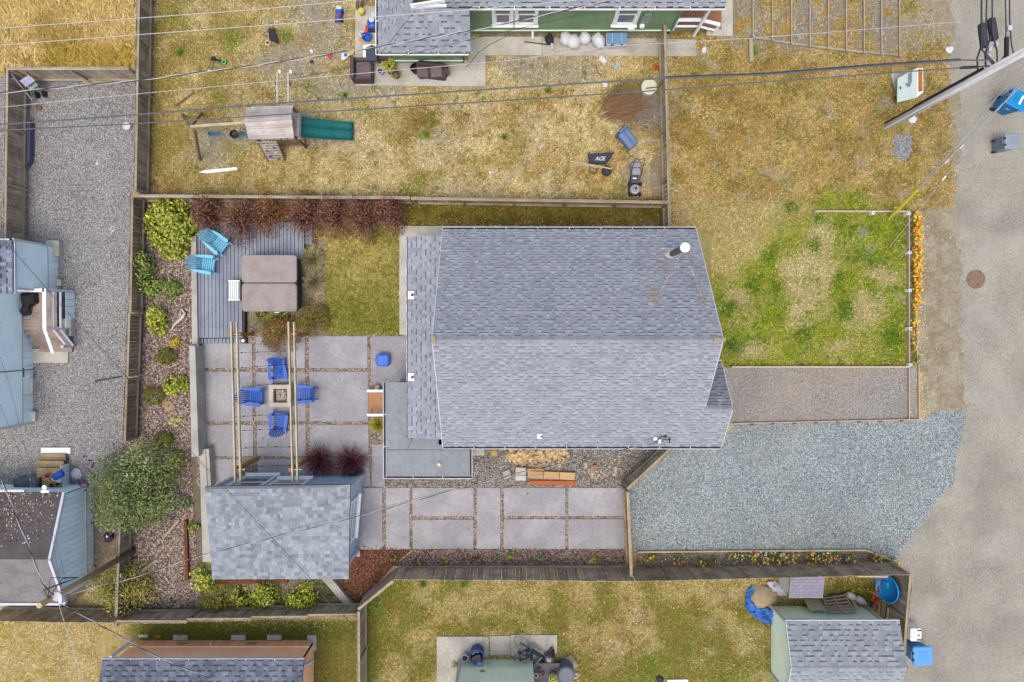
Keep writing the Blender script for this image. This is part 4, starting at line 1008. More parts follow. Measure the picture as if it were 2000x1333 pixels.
# ------------------------------------------------------------------ pale blue house at the left edge
bh = thing('house', 'pale blue house with white stair railing at the left edge', 'house', tuple(W(60, 650)))
ux, uy0, uy1 = W(108, 0).x, W(0, 572).y, W(0, 483).y
lx, ly0 = W(57, 0).x, W(0, 826).y
sh = .68
wall(bh, [(ux - 3, uy0, 2.7), (ux, uy0, 2.7), (ux, uy1, 2.7), (ux - 3, uy1, 2.7)], m_lblue)
wall(bh, [(lx - 3, ly0, 2.75), (lx, ly0, 2.75), (lx, uy0 + .2, 2.75)], m_lblue)
siding(bh, (ux, uy0), (ux, uy1), sh, 2.7, m_lblue, exp=.105, out=-1); siding(bh, (lx, ly0), (lx, uy0), sh, 2.72, m_lblue, exp=.105, out=-1)
siding(bh, (ux - 1.1, uy0), (ux, uy0), sh, 2.7, m_lblue, exp=.105, out=-1)
vpanels(bh, (ux, uy0), (ux, uy1), 0, sh, .32, m_lblue, out=-1, name='skirt_panel', gap=.02); vpanels(bh, (lx, ly0), (lx, uy0 - 1.3), 0, sh, .32, m_lblue, out=-1, name='skirt_panel', gap=.02)
for a, b in (((ux + .03, uy0), (ux + .03, uy1)), ((lx + .03, ly0), (lx + .03, uy0))): MB().bar((*a, sh), (*b, sh), .04, .05).build('trim_strip', mat('pale_trim', S(206, 220, 208)), bh)
for y in (uy0 + .02, uy1 - .02): MB().bar((ux + .02, y, 0), (ux + .02, y, 2.7), .08, .08, up=(0, 1, 0)).build('corner_board', m_lav, bh)
MB().bar((lx + .02, ly0, 0), (lx + .02, ly0, 2.7), .08, .08, up=(0, 1, 0)).build('corner_board', m_lav, bh)
ey0, ey1, exx = W(0, 574, 2.8).y, W(0, 470, 2.8).y, W(19, 0, 2.8).x
slope(bh, [(exx, ey0, 2.8), (exx, ey1, 2.8), (exx - 4, ey1, 4.1), (exx - 4, ey0, 4.1)], m_shin3, [(1.25, 1.3, 1.4), (1, 1, 1.05), (1.4, 1.45, 1.55), (.85, .85, .9)], single=30, seed=31, exp=.2)
gutter(bh, (exx, ey0, 2.78), (exx, ey1, 2.78), (1, 0, 0), m=m_lav, w=.1)
MB().box((lx + .03, uy0 - .32, 2.35), (.06, .16, .2)).build('wall_lamp', m_black, bh)
# landing, steps and railing
lnd = .62; x0, x1 = lx + .03, W(132, 0, .3).x; lyA, lyB = uy0 - .02, W(0, 641, lnd).y
m_sg = mat('grey_brown_deck', S(180, 164, 150), var=.14, scale=2, rough=.85, col2=S(150, 132, 120))
ys = lyA
while ys > lyB + .05: MB().bar((x0, ys - .075, lnd), (x1 - .35, ys - .075, lnd), .138, .035).build('deck_board', m_sg, bh); ys -= .147
vpanels(bh, (x1, lyB), (x1, lyA), 0, lnd, .3, m_lblue, out=-1, name='skirt_panel', gap=.02)
for i in range(4):
    zt = lnd - .13 * (i + 1); yy = lyB - .17 - .25 * i
    MB().box(((x0 + x1) / 2 + .05 * i, yy, zt), (x1 - x0 - .1 - .1 * i, .27, .04)).build('stair_tread', m_sg, bh)
    MB().box(((x0 + x1) / 2 + .05 * i, yy + .13, zt - .06), (x1 - x0 - .12 - .1 * i, .02, .12)).build('stair_riser', mat('riser_wood', S(140, 116, 100)), bh)
pl = [tuple(W(u, v, .1)[:2]) for u, v in ((50, 682), (133, 682), (132, 709), (51, 709))]
MB().prism(pl, -.05, .1).build('stair_pad', m_wconc, bh)
hr = 1.55; xr = W(82, 0, hr).x
q = MB(); q.bar((W(54, 0, hr).x, lyA + .03, hr), (xr, lyA + .03, hr), .14, .05); q.bar((xr, lyA + .1, hr), (xr, W(0, 644, hr).y, hr), .15, .05)
q.bar((xr, W(0, 644, hr).y, hr), (W(101, 0, .9).x, W(0, 690, .95).y, 1.0), .13, .05); q.build('handrail', m_white, bh)
for zz in (1.15, .85):
    xx = x1 - .32
    MB().bar((xr + (.1 if zz > 1 else .2), lyA, zz), (xr + (.1 if zz > 1 else .2), lyB, zz), .09, .05).build('rail', m_lav, bh)
    MB().bar((xr + (.1 if zz > 1 else .2), lyB - .08, zz), (xr + (.35 if zz > 1 else .45), lyB - .75, zz - .42), .09, .05).build('rail', m_lav, bh)
for y in (lyA + .06, lyB): MB().bar((xr, y, hr - .04), (x1, y, .05), .1, .1, up=(0, 1, 0)).build('rail_post', m_lav, bh)
MB().bar((xr + .35, lyB - .8, 1.0), (x1, lyB - .8, .02), .1, .1, up=(0, 1, 0)).build('rail_post', m_lav, bh)
# blocks that stand against the skirt
def block(label, u, v, du, dv, h, m=None, rz=0):
    p = W(u, v); q = MB(); q.rbox((p.x, p.y, h / 2), (du / 44.4, dv / 44.4, h), .03, rz, edge=.02, seg=1); return q.build('concrete_block', m or m_wconc, None, label, 'concrete block', 'concrete blocks along the pale blue house')
block('pale concrete block at the top corner of the pale blue house', 112, 487, 26, 30, .35)
block('small concrete block beside the white porch rail, partly hidden by the house', 116, 553, 16, 13, .2)
block('upright concrete block touching the landing of the pale blue house', 139, 640, 17, 34, .32)
block('concrete block by the skirt below the stair pad', 64, 753, 15, 30, .25)
block('concrete block at the lower corner of the pale blue house', 68, 813, 14, 20, .22)

# ------------------------------------------------------------------ dark roofed shed, lower left
ds = thing('shed', 'pale blue gabled shed with a dark littered roof at lower left', 'shed', tuple(W(100, 1080)))
gxw = W(172, 0).x; r_y, r_z, e_z = W(0, 1094, 3.0).y, 2.95, 2.05; n_y, s_y = W(0, 961, e_z).y, W(0, 1178, e_z).y; xo = gxw + .12
m_tar = mat('dark_tar_roof', S(104, 98, 96), var=.14, scale=1.4, rough=.95, bump=.3, bscale=120, col2=S(90, 84, 82))
m_tar2 = mat('sunlit_tar_roof', S(146, 140, 136), var=.14, scale=1.4, rough=.95, bump=.3, bscale=120, col2=S(128, 122, 120))  # same tar roofing, sun on the south slope painted in as lighter grey
def plane(root, c, m, name='roof', t=.06):
    c = [Vector(p) for p in c]; n = (c[1] - c[0]).cross(c[2] - c[0]).normalized(); n = n if n.z > 0 else -n; k = len(c)
    fl = (c[1] - c[0]).cross(c[2] - c[0]).z > 0
    f = [tuple(range(k)), tuple(range(2 * k - 1, k - 1, -1))] + [(i, i + k, (i + 1) % k + k, (i + 1) % k) for i in range(k)]
    if not fl: f = [tuple(reversed(x)) for x in f]
    return MB().poly(c + [p - n * t for p in c], f).build(name, m, root)
plane(ds, [(xo, n_y, e_z), (xo - 6, n_y, e_z), (xo - 6, r_y, r_z), (xo, r_y, r_z)], m_tar)
plane(ds, [(xo - 6, s_y, e_z), (xo, s_y, e_z), (xo, r_y, r_z), (xo - 6, r_y, r_z)], m_tar2)
for a, b in (((xo + .02, n_y - .02, e_z), (xo + .02, r_y, r_z)), ((xo + .02, r_y, r_z), (xo + .02, s_y, e_z)), ((xo - 6, n_y + .05, e_z - .02), (xo - 1.6, n_y + .05, e_z - .02)), ((xo - 6, s_y - .03, e_z), (xo, s_y - .03, e_z))): MB().bar(a, b, .1, .14).build('roof_trim', m_lav, ds)
wy0, wy1 = s_y + .2, n_y - .15
wall(ds, [(gxw - 6, wy0, 2.0), (gxw, wy0, 2.0), (gxw, r_y, 2.85), (gxw, wy1, 2.0), (gxw - 6, wy1, 2.0)], m_lblue, t=.08)
vpanels(ds, (gxw, wy0), (gxw, wy1), .5, lambda t: 2.0 + .84 * (1 - abs((wy0 + (wy1 - wy0) * t - r_y) / ((r_y - wy0) if wy0 + (wy1 - wy0) * t < r_y else (wy1 - r_y)))), .25, m_lblue, out=-1)
vpanels(ds, (gxw, wy0), (gxw, wy1), 0, .5, .25, m_lblue, out=-1, name='skirt_panel', lift=.03)
MB().bar((gxw + .05, wy0, .5), (gxw + .05, wy1, .5), .04, .05).build('trim_strip', mat('pale_trim', S(206, 220, 208)), ds)
rg = np.random.default_rng(5); n = 700
V = np.empty((n, 4, 3)); yy = n_y + (r_y - n_y) * np.abs(rg.normal(.28, .26, n)).clip(.01, .97); xx = xo - .2 - np.abs(rg.normal(1.6, 1.1, n)).clip(0, 4)
zz = e_z + (r_z - e_z) * (yy - n_y) / (r_y - n_y) + .012; sz = rg.uniform(.008, .03, n)
for i, (a, b) in enumerate(((-1, -1), (1, -1), (1, 1), (-1, 1))):
    V[:, i, 0] = xx + a * sz * rg.uniform(.6, 1.3, n); V[:, i, 1] = yy + b * sz; V[:, i, 2] = zz - b * sz * (r_z - e_z) / (n_y - r_y) + .01
np_obj('leaf_litter', V.reshape(-1, 3), 4, np.array([S(150, 96, 50), S(190, 170, 140), S(220, 220, 214), S(110, 66, 40), S(132, 100, 70)])[rg.integers(0, 5, n)], m_chip, ds, 'stuff')

# ------------------------------------------------------------------ tan house, bottom left
th = thing('house', 'tan sided house with a charcoal shingle roof at the bottom left', 'house', tuple(W(420, 1290)))
ty = W(0, 1252).y; tx0, tx1 = W(262, 0).x, W(608, 0).x; tz = 2.45; tey = W(0, 1291, tz).y; te0, te1 = W(190, 0, tz).x, W(588, 0, tz).x
wall(th, [(tx0, ty - 5, 2.4), (tx0, ty, 2.4)][::-1] + [], m_tan) if False else None
wall(th, [(tx1, ty - 5, 2.4), (tx1, ty, 2.4), (tx0, ty, 2.4), (tx0, ty - 5, 2.4)], m_tan)
vpanels(th, (tx1, ty), (tx0, ty), 0, .62, .27, m_tan, out=-1, name='skirt_panel', tones=((.86, .86, .86), (.8, .8, .8), (.9, .9, .9)))
siding(th, (tx1, ty), (tx0, ty), .64, 2.4, m_tan, exp=.2, out=-1)
MB().bar((tx1, ty + .04, .64), (tx0, ty + .04, .64), .05, .04, tone=(1.1, 1.1, 1.1)).build('trim_strip', m_tan, th)
slope(th, [(te1, tey, tz), (te0, tey, tz), (te0, tey - 3.6, tz + 1.1), (te1, tey - 3.6, tz + 1.1)], m_shin3, [(1, 1, 1), (.86, .86, .9), (1.12, 1.12, 1.14), (.76, .76, .8)], single=120, seed=41, exp=.2)
gutter(th, (te1, tey, tz), (te0, tey, tz), (0, 1, 0), m=m_lav, w=.09)
for (a, b) in (((W(266, 1246, .9)), (W(216, 1284, 2.4))), ((W(612, 1290, .9)), (W(572, 1310, 2.4)))):
    MB().bar(a, b, .12, .1).build('downspout', m_lav, th)
for u in (355, 492): MB().box((W(u, 1262, .35).x, ty + .04, .36), (.42, .03, .16)).build('skirt_vent', m_rail, th)
MB().tube([(W(404, 0, .5).x, ty + .02, .5), (W(404, 0, .5).x, ty + .16, .46)], .03, 6).build('outlet', m_white, th)
def fblock(label, u, v, du, dv, h, m=None): 
    p = W(u, v); return MB().rbox((p.x, p.y, h / 2), (du / 44.4, dv / 44.4, h), .02, edge=.015, seg=1).build('splash_block', m or m_wconc, None, label, 'splash block', 'blocks along the tan house')
fblock('pale splash block left of the others beside the tan house', 354, 1244, 28, 10, .12); fblock('pale splash block in the middle of the row by the tan house', 467, 1244, 28, 10, .12)
fblock('pale splash block nearest the corner piece by the tan house', 537, 1244, 28, 10, .12); fblock('small pale stone lying near the left corner of the tan house', 282, 1241, 18, 6, .1); fblock('short orange wooden block by the left corner of the tan house', 310, 1242, 12, 6, .1, m_new)
fblock('L shaped pale block end at the right corner of the tan house', 610, 1254, 18, 30, .12); 

# ------------------------------------------------------------------ pale green house, bottom edge
ph = thing('house', 'pale green house wall with bikes and pots beside it at the bottom edge', 'house', tuple(W(970, 1310)))
py = W(0, 1289).y; pa, pb = W(899, 0).x, W(1041, 0).x
wall(ph, [(pb, py - 4, 2.7), (pb, py, 2.7), (pa, py, 2.7), (pa, py - 4, 2.7)], m_pgreen)
vpanels(ph, (pb, py), (pa, py), 0, .72, .2, m_pgreen, out=-1, name='skirt_panel', tones=((.86, .88, .84), (.82, .84, .8), (.9, .92, .88)))
siding(ph, (pb, py), (pa, py), .74, 2.7, m_pgreen, exp=.14, out=-1)
MB().bar((pa - .03, py + .02, 0), (pa - .03, py + .02, 2.7), .1, .1, up=(0, 1, 0)).build('corner_board', m_lav, ph)
MB().box((W(942, 1316, 1.1).x, py + .05, 1.1), (.2, .04, .12)).build('wall_vent', m_rail, ph)

# ------------------------------------------------------------------ pale green shed, lower right
gs = thing('shed', 'pale green shed with a grey shingle gable roof, lower right', 'shed', tuple(W(1620, 1260)))
sx0, sx1 = W(1512, 0).x, W(1694, 0).x; sy1 = W(0, 1184).y; sez = 1.92; sey = W(0, 1212, sez).y; srz = 2.5; sry = W(0, 1304, srz).y; sx_o0, sx_o1 = W(1541, 0, sez).x, W(1765, 0, sez).x
gsy0 = 2 * sry - sey
wall(gs, [(sx1, gsy0 + .2, 1.9), (sx1, sy1, 1.9), (sx0, sy1, 1.9), (sx0, sry, 2.42), (sx0, gsy0 + .2, 1.9), (sx1, gsy0 + .2, 1.9)], m_pgreen, t=.06)
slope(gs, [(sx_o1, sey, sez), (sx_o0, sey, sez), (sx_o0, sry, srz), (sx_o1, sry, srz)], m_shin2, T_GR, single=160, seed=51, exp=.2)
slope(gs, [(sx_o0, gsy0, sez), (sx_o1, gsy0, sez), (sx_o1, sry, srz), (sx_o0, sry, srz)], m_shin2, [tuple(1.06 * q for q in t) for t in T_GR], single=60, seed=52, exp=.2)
ridge_caps(gs, (sx_o0, sry, srz), (sx_o1, sry, srz), m_shin2, w=.3)
m_mint = mat('mint_trim', S(222, 232, 214), var=.04)
for a, b in (((sx_o0 - .015, sey, sez), (sx_o0 - .015, sry, srz)), ((sx_o0 - .015, sry, srz), (sx_o0 - .015, gsy0, sez)), ((sx_o0, sey + .015, sez), (sx_o1, sey + .015, sez))): MB().bar(Vector(a) - Vector((0, 0, .03)), Vector(b) - Vector((0, 0, .03)), .03, .12).build('roof_trim', m_mint, gs)
for y in (sy1, gsy0 + .2): MB().bar((sx0 - .02, y, 0), (sx0 - .02, y, 1.85), .1, .1, up=(0, 1, 0)).build('corner_board', m_mint, gs)
MB().bar((sx1 + .02, sy1, 0), (sx1 + .02, sy1, 1.85), .1, .1, up=(0, 1, 0)).build('corner_board', m_mint, gs)
# small storage box with a lilac shingle lid
sb = thing('storage_shed', 'small plastic storage shed with a lilac grey panel roof', 'storage shed', tuple(W(1573, 1148)))
m_lil = mat('lilac_plastic', S(154, 147, 160), var=.05, scale=3, rough=.6)
bx0, bx1, by0, by1 = W(1526, 0).x, W(1584, 0).x, W(0, 1142).y, W(0, 1106).y
MB().box(((bx0 + bx1) / 2, (by0 + by1) / 2, .62), (bx1 - bx0, by1 - by0, 1.24)).build('body', m_mint, sb)
rx0, rx1, ry0, ry1 = W(1548, 0, 1.4).x, W(1615, 0, 1.4).x, W(0, 1169, 1.35).y, W(0, 1126, 1.5).y
base = plane(sb, [(rx0, ry0, 1.32), (rx1, ry0, 1.32), (rx1, ry1, 1.5), (rx0, ry1, 1.5)], m_lil, 'lid', .07)
kk = 7; d = (ry1 - ry0) / kk
for i in range(kk):
    for j in range(5):
        w = (rx1 - rx0) / 5; o = 0 if i % 2 else w * .45; xa = max(rx0 + j * w + o, rx0); xb = min(xa + w - .008, rx1 - .002)
        if xb - xa < .03: continue
        z = 1.32 + .18 * (i + .5) / kk + .012
        q = MB(); g = R.uniform(.93, 1.07); q.tone = (g, g, g)
        q.box(((xa + xb) / 2, ry0 + d * (i + .5), z), (xb - xa, d - .008, .014), M=Matrix.Rotation(math.atan(.18 / (ry1 - ry0)), 3, 'X')).build('panel', m_lil, base)

# roofs that lie outside the frame but close these houses from above
plane(bh, [(lx - .02, ly0 - .1, 2.78), (lx - .02, uy0 - .05, 2.78), (lx - 4, uy0 - .05, 4.0), (lx - 4, ly0 - .1, 4.0)], m_shin3)
plane(ph, [(pb + .05, py - .03, 2.72), (pa - .05, py - .03, 2.72), (pa - .05, py - 4.2, 4.2), (pb + .05, py - 4.2, 4.2)], m_shin3)
plane(th, [(te0, tey - 7.2, tz), (te1, tey - 7.2, tz), (te1, tey - 3.6, tz + 1.1), (te0, tey - 3.6, tz + 1.1)], m_shin3)

# ------------------------------------------------------------------ plants
m_leaf = mat('leaf', (1, 1, 1), var=0.10, scale=6, rough=0.6, spec=0.25)
m_stem = mat('woody_stem', S(120, 96, 74), var=0.2, scale=8, rough=0.9)
G_BRIGHT = [S(150, 160, 50), S(120, 138, 40), S(176, 176, 70), S(96, 116, 36), S(190, 180, 80)]
G_MID = [S(120, 140, 60), S(96, 118, 48), S(144, 156, 76), S(78, 98, 40), S(160, 160, 84)]
G_DWARF = [S(120, 124, 30), S(98, 106, 26), S(140, 138, 36), S(84, 92, 26)]
G_GREY = [S(116, 128, 80), S(94, 108, 60), S(138, 146, 104), S(76, 90, 46), S(132, 136, 66), S(156, 160, 126)]
P_RED = [S(116, 72, 60), S(92, 54, 48), S(138, 90, 70), S(70, 42, 40), S(128, 100, 66), S(156, 108, 84)]
P_RUST = [S(140, 108, 56), S(116, 84, 44), S(160, 132, 70), S(112, 112, 44), S(150, 84, 50), S(92, 76, 36)]
def leaves(n, c, rad, h, size, pal, clumps=14, seed=1, aspect=1.8, shell=0.55, upb=0.6, lump=.34):
    """leaf-sized faces gathered in uneven clumps round the crown's shell"""
    rg = np.random.default_rng(seed)
    rx, ry = rad
    d = rg.normal(0, 1, (clumps, 3)); d /= np.linalg.norm(d, axis=1)[:, None]; d[:, 2] = np.abs(d[:, 2]) * .9
    cc = d * (shell + (1 - shell) * rg.random((clumps, 1)) ** .6)
    sz = rg.uniform(.6, 1.3, clumps); k = rg.choice(clumps, n, p=sz / sz.sum())
    p = cc[k] + rg.normal(0, lump * .55, (n, 3)) * sz[k][:, None]
    r = np.linalg.norm(p, axis=1); q = r > 1.12; p[q] *= (1.12 / r[q] * rg.uniform(.8, 1, q.sum()))[:, None]
    p[:, 2] = np.abs(p[:, 2])
    P = np.stack([c[0] + p[:, 0] * rx, c[1] + p[:, 1] * ry, c[2] + .03 + p[:, 2] * h], 1)
    nrm = p * np.array([.6, .6, .6]) + rg.normal(0, .5, (n, 3)) + np.array([0, 0, upb]); nrm /= np.linalg.norm(nrm, axis=1)[:, None]
    t = rg.normal(0, 1, (n, 3)); t -= nrm * (t * nrm).sum(1)[:, None]; t /= np.linalg.norm(t, axis=1)[:, None]; bt = np.cross(nrm, t)
    L = rg.uniform(.6, 1.25, n) * size; w = L / aspect
    V = np.empty((n, 4, 3))
    V[:, 0] = P - t * L[:, None] / 2; V[:, 1] = P - bt * w[:, None] / 2 + nrm * L[:, None] * .08; V[:, 2] = P + t * L[:, None] / 2; V[:, 3] = P + bt * w[:, None] / 2 + nrm * L[:, None] * .08
    ct = rg.uniform(.8, 1.2, clumps)
    pal = np.array(pal); ci = (rg.integers(0, len(pal), n) + rg.integers(0, len(pal), clumps)[k] * (rg.random(n) < .5)) % len(pal)
    col = pal[ci] * ct[k][:, None] * rg.uniform(.85, 1.15, (n, 1))
    return V.reshape(-1, 3), np.clip(col, .004, .8), cc
LEAFY = 1.45
def lobed(name, label, cat, u, v, h, lobes, n, size, pal, seed, aspect=3, group=None):
    """loose shrub grown from several uneven lobes (du, dv, radius, height share, base share)"""
    p = W(u, v, h * .5); p.z = 0; t = thing(name, label, cat, tuple(p), group); VV, CC = [], []; q = MB(); rr = random.Random(seed); tot = sum(l[2] ** 2 for l in lobes)
    for i, (du, dv, r, hh, b0) in enumerate(lobes):
        c = p + Vector((du / 44.4, -dv / 44.4, h * b0)); V, col, cc = leaves(int(n * r * r / tot), c, (r, r * rr.uniform(.8, 1.15)), h * hh, size, [tuple(LEAFY * x for x in k) for k in pal], 22, seed + i, aspect, .12, .55, .62)
        VV.append(V); CC.append(col * rr.uniform(.8, 1.15))
        for k in cc[:7]:
            e = c + Vector((k[0] * r, k[1] * r, k[2] * h * hh)) * 1.04; q.tube([p + Vector((rr.uniform(-.1, .1), rr.uniform(-.1, .1), 0)), p.lerp(e, .5) + Vector((0, 0, .1)), e], [.03, .018, .005], 4)
    np_obj('foliage', np.concatenate(VV), 4, np.concatenate(CC), m_leaf, t); q.build('stem', m_stem, t); return t
def bush(name, label, cat, u, v, rad, h, n, size, pal, z=0.0, seed=1, group=None, clumps=14, aspect=1.8, shell=.5, stems=True, upb=.6, lump=.34, extra=None, zmid=None):
    p = W(u, v, z + h * .5); p.z = z
    t = thing(name, label, cat, tuple(p), group)
    V, col, cc = leaves(n, p, rad, h, size, [tuple(LEAFY * q for q in c) for c in pal], clumps, seed, aspect, shell, upb, lump)
    np_obj('foliage', V, 4, col, m_leaf, t)
    if stems:
        q = MB(); rr = random.Random(seed)
        for c in cc[:9]:
            e = p + Vector((c[0] * rad[0], c[1] * rad[1], c[2] * h)) * .92
            q.tube([p + Vector((rr.uniform(-.05, .05), rr.uniform(-.05, .05), -.02)), p.lerp(e, .5) + Vector((0, 0, .06)), e], [.022, .014, .006], 4)
        q.build('stem', m_stem, t)
    if extra:
        for (nm, cnt, sz, pl, zl) in extra:
            rg = np.random.default_rng(seed + 7); d = rg.normal(0, 1, (cnt, 3)); d /= np.linalg.norm(d, axis=1)[:, None]; d[:, 2] = np.abs(d[:, 2]) * .9 + zl
            q = MB()
            for e in d:
                c = Vector((p.x + e[0] * rad[0] * .98, p.y + e[1] * rad[1] * .98, z + min(e[2], 1.05) * h)); q.tone = pl[int(rg.integers(0, len(pl)))]
                q.lathe([(0, -sz * .3), (sz * .5, 0), (sz * .35, sz * .3), (0, sz * .35)], c, 6)
            q.build(nm, m_leaf, t, kind='stuff')
    return t
def tuft(name, label, cat, u, v, r, h, n, pal, seed=1, z=0.0, w=.012, group=None, droop=.5, bare=.1):
    """clump of long arching blades"""
    p = W(u, v, z + h * .4); p.z = z
    t = thing(name, label, cat, tuple(p), group); rg = np.random.default_rng(seed)
    a = rg.uniform(0, 6.283, n); el = rg.uniform(.05, 1, n) ** .7; L = rg.uniform(.65, 1.1, n); ww = rg.uniform(.6, 1.3, n) * w
    b0 = rg.normal(0, bare * r, (n, 2)); S5 = [0, .35, .7, 1.0]; Q = []
    def pt(s):
        rr = r * L * el * s; zz = h * L * (1 - .35 * el) * (s - droop * el * s * s)
        return np.stack([p.x + b0[:, 0] + np.cos(a) * rr, p.y + b0[:, 1] + np.sin(a) * rr, z + .01 + np.maximum(zz, .01 * s)], 1)
    sd = np.stack([-np.sin(a), np.cos(a), np.zeros(n)], 1)
    for i in range(3):
        w0, w1 = ww * (1 - S5[i] * .75), ww * (1 - S5[i + 1] * .9); A, B = pt(S5[i]), pt(S5[i + 1])
        Q.append(np.stack([A - sd * w0[:, None], A + sd * w0[:, None], B + sd * w1[:, None], B - sd * w1[:, None]], 1))
    V = np.stack(Q, 1).reshape(-1, 3); pl = np.array(pal)[rg.integers(0, len(pal), n)] * rg.uniform(.8, 1.25, (n, 1)) * LEAFY
    np_obj('blades', V, 4, np.clip(np.repeat(pl, 3, 0), .004, .85), m_leaf, t)
    return t

def twigs(t, rx, ry, h, n, pal, seed):
    p = OFF[t.name]; rr = random.Random(seed + 50); q = MB()
    for i in range(n):
        a = rr.uniform(0, 6.28); e = rr.uniform(.2, 1) ** .6; r = rr.uniform(.75, 1.08); q.tone = tuple(1.3 * x for x in R.choice(pal))
        tip = p + Vector((math.cos(a) * rx * e * r, math.sin(a) * ry * e * r, h * (1.02 - .55 * e) * r)); m_ = p.lerp(tip, .55) + Vector((0, 0, .18 * h))
        q.tube([p.lerp(tip, .12), m_, tip], [.012, .009, .003], 3, cap=False)
    q.build('twig', m_leaf, t, kind='stuff'); return t
bush('shrub', 'large yellow green shrub in the top corner of the mulch bed', 'shrub', 330, 444, (1.12, 1.3), 1.3, 5200, .16, G_BRIGHT, seed=1, clumps=26)
bush('shrub', 'loose green shrub spilling over the fence below the large yellow green one', 'shrub', 275, 530, (.5, .95), 1.1, 1500, .11, G_MID, seed=2, clumps=16)
bush('shrub', 'green leafy shrub in the mulch, right of the one spilling over the fence', 'shrub', 312, 562, (.75, .55), .8, 1300, .12, G_MID, seed=3, clumps=14)
bush('shrub', 'narrow green shrub in the mulch, left of the driftwood branch', 'shrub', 305, 622, (.45, .75), .7, 1300, .13, G_BRIGHT, seed=4, clumps=12)
for i, (u, v, rx, ry, h, lab) in enumerate(((402, 408, .55, .8, 1.6, 'leftmost red leaved shrub, beside the yellow green shrub'), (468, 420, .85, .95, 1.7, 'full dark red shrub above the turquoise chairs'), (526, 411, .62, .75, 1.5, 'rusty brown leaved shrub in the red shrub row, third from left'), (590, 413, .78, .85, 1.6, 'dark red shrub in the row, above the right half of the hot tub'), (648, 412, .72, .8, 1.6, 'red brown shrub in the row above the tan ornamental grass'), (706, 414, .74, .85, 1.7, 'purple red shrub at the top of the small green lawn'), (760, 410, .66, .75, 1.6, 'rightmost red leaved shrub by the pale walkway corner'))):
    pal = P_RED if i != 2 else [S(140, 96, 60), S(116, 74, 48), S(160, 116, 70), S(96, 60, 40)]
    twigs(bush('shrub', lab, 'shrub', u, v + 7, (rx * 1.08, ry * 1.28), h * 1.1, 3100, .07, pal, seed=10 + i, group='red leaved shrubs along the fence', clumps=20, aspect=1.6, shell=.12, upb=.2, lump=.6), rx * 1.25, ry * 1.42, h * 1.25, 200, pal, i)
for i, (u, v, r, lab) in enumerate(((322, 696, .44, 'round pruned dwarf conifer just below the yellow flowering plant'), (297, 774, .46, 'dwarf conifer leaning against the fence in the mulch'), (317, 859, .42, 'lowest dwarf conifer in the mulch bed'))):
    bush('dwarf_conifer', lab, 'dwarf conifer', u, v, (r, r * .8), .55, 2600, .06, G_DWARF, seed=20 + i, group='dwarf conifers in the mulch bed', clumps=40, aspect=3, shell=.92, stems=False, upb=.4, lump=.2)
bush('shrub', 'bright green shrub between two dwarf conifers in the mulch', 'shrub', 340, 752, (.52, .5), .6, 900, .13, G_BRIGHT, seed=25, clumps=12)
bush('flowering_plant', 'small golden yellow plant in the mulch below the driftwood', 'plant', 340, 668, (.26, .28), .35, 500, .06, [S(226, 190, 60), S(206, 168, 46), S(180, 150, 50)], seed=26, clumps=9)
bush('plant', 'pale lime plant above the lowest dwarf conifer', 'plant', 342, 824, (.3, .2), .22, 380, .06, [S(206, 204, 110), S(180, 180, 90), S(224, 216, 140)], seed=27, clumps=8)
bush('flowering_plant', 'rounded green plant with pink blooms at the bottom of the mulch bed', 'plant', 345, 901, (.38, .4), .5, 800, .09, G_BRIGHT, seed=28, extra=[('flower', 12, .1, [S(236, 130, 170), S(230, 90, 160), S(240, 190, 140)], 0)])
bush('plant', 'small grey green plant near the wall, above its twin', 'plant', 364, 985, (.3, .28), .35, 420, .08, G_GREY, seed=29, clumps=8)
bush('plant', 'small green plant close to the corner of the garden shed', 'plant', 377, 1032, (.28, .28), .35, 420, .08, G_MID, seed=30, clumps=8)
lobed('shrub', 'big grey green butterfly bush with purple flower spikes', 'shrub', 256, 958, 2.3, [(0, 0, 1.25, 1, 0), (-38, -30, .95, .7, .15), (22, -52, .9, .8, .1), (44, 10, .95, .75, .1), (-20, 48, 1.0, .8, .1), (24, 56, .75, .6, .1), (-56, 16, .8, .5, .1), (56, -46, .7, .5, .05)], 12500, .13, [tuple(.94 * x for x in c) for c in G_GREY + G_MID[:4]], 31)
rr = random.Random(3)
q = MB()
for (u, v) in ((166, 892), (176, 900), (182, 908), (172, 918), (186, 930), (158, 950), (166, 958), (172, 946), (178, 1000), (180, 1022), (205, 1048), (208, 1052), (228, 1046), (222, 868), (295, 1040), (300, 1045), (163, 940), (154, 945), (184, 986), (340, 1010)):
    p = W(u, v, 1.2); d = Vector((rr.uniform(-.1, .1), rr.uniform(-.1, .1), .08)); q.tone = R.choice([S(120, 70, 130), S(100, 54, 112), S(146, 92, 150)])
    q.tube([p - d, p, p + d, p + d * 1.6], [.02, .045, .035, .005], 6)
bb = [o for o in C.objects if o.get('label', '').startswith('big grey green butterfly')][0]
q.build('flower_spike', m_leaf, bb, kind='stuff')
lobed('shrub', 'loose yellow olive shrub at the bottom fence beside the utility pole', 'shrub', 226, 1150, 1.7, [(0, 0, .8, .9, .05), (-36, 8, .75, .6, .05), (30, -14, .75, .8, .1), (4, 36, .7, .6, .1), (46, 22, .6, .5, .05), (-10, -34, .6, .6, .05)], 4600, .10, [S(150, 140, 50), S(128, 122, 46), S(170, 150, 60), S(112, 116, 60), S(150, 156, 100)], 32, 2.4)
bush('shrub', 'bright green shrub at the lower left corner of the garden shed', 'shrub', 390, 1128, (.72, .58), .8, 1300, .12, G_BRIGHT, seed=33, clumps=14)
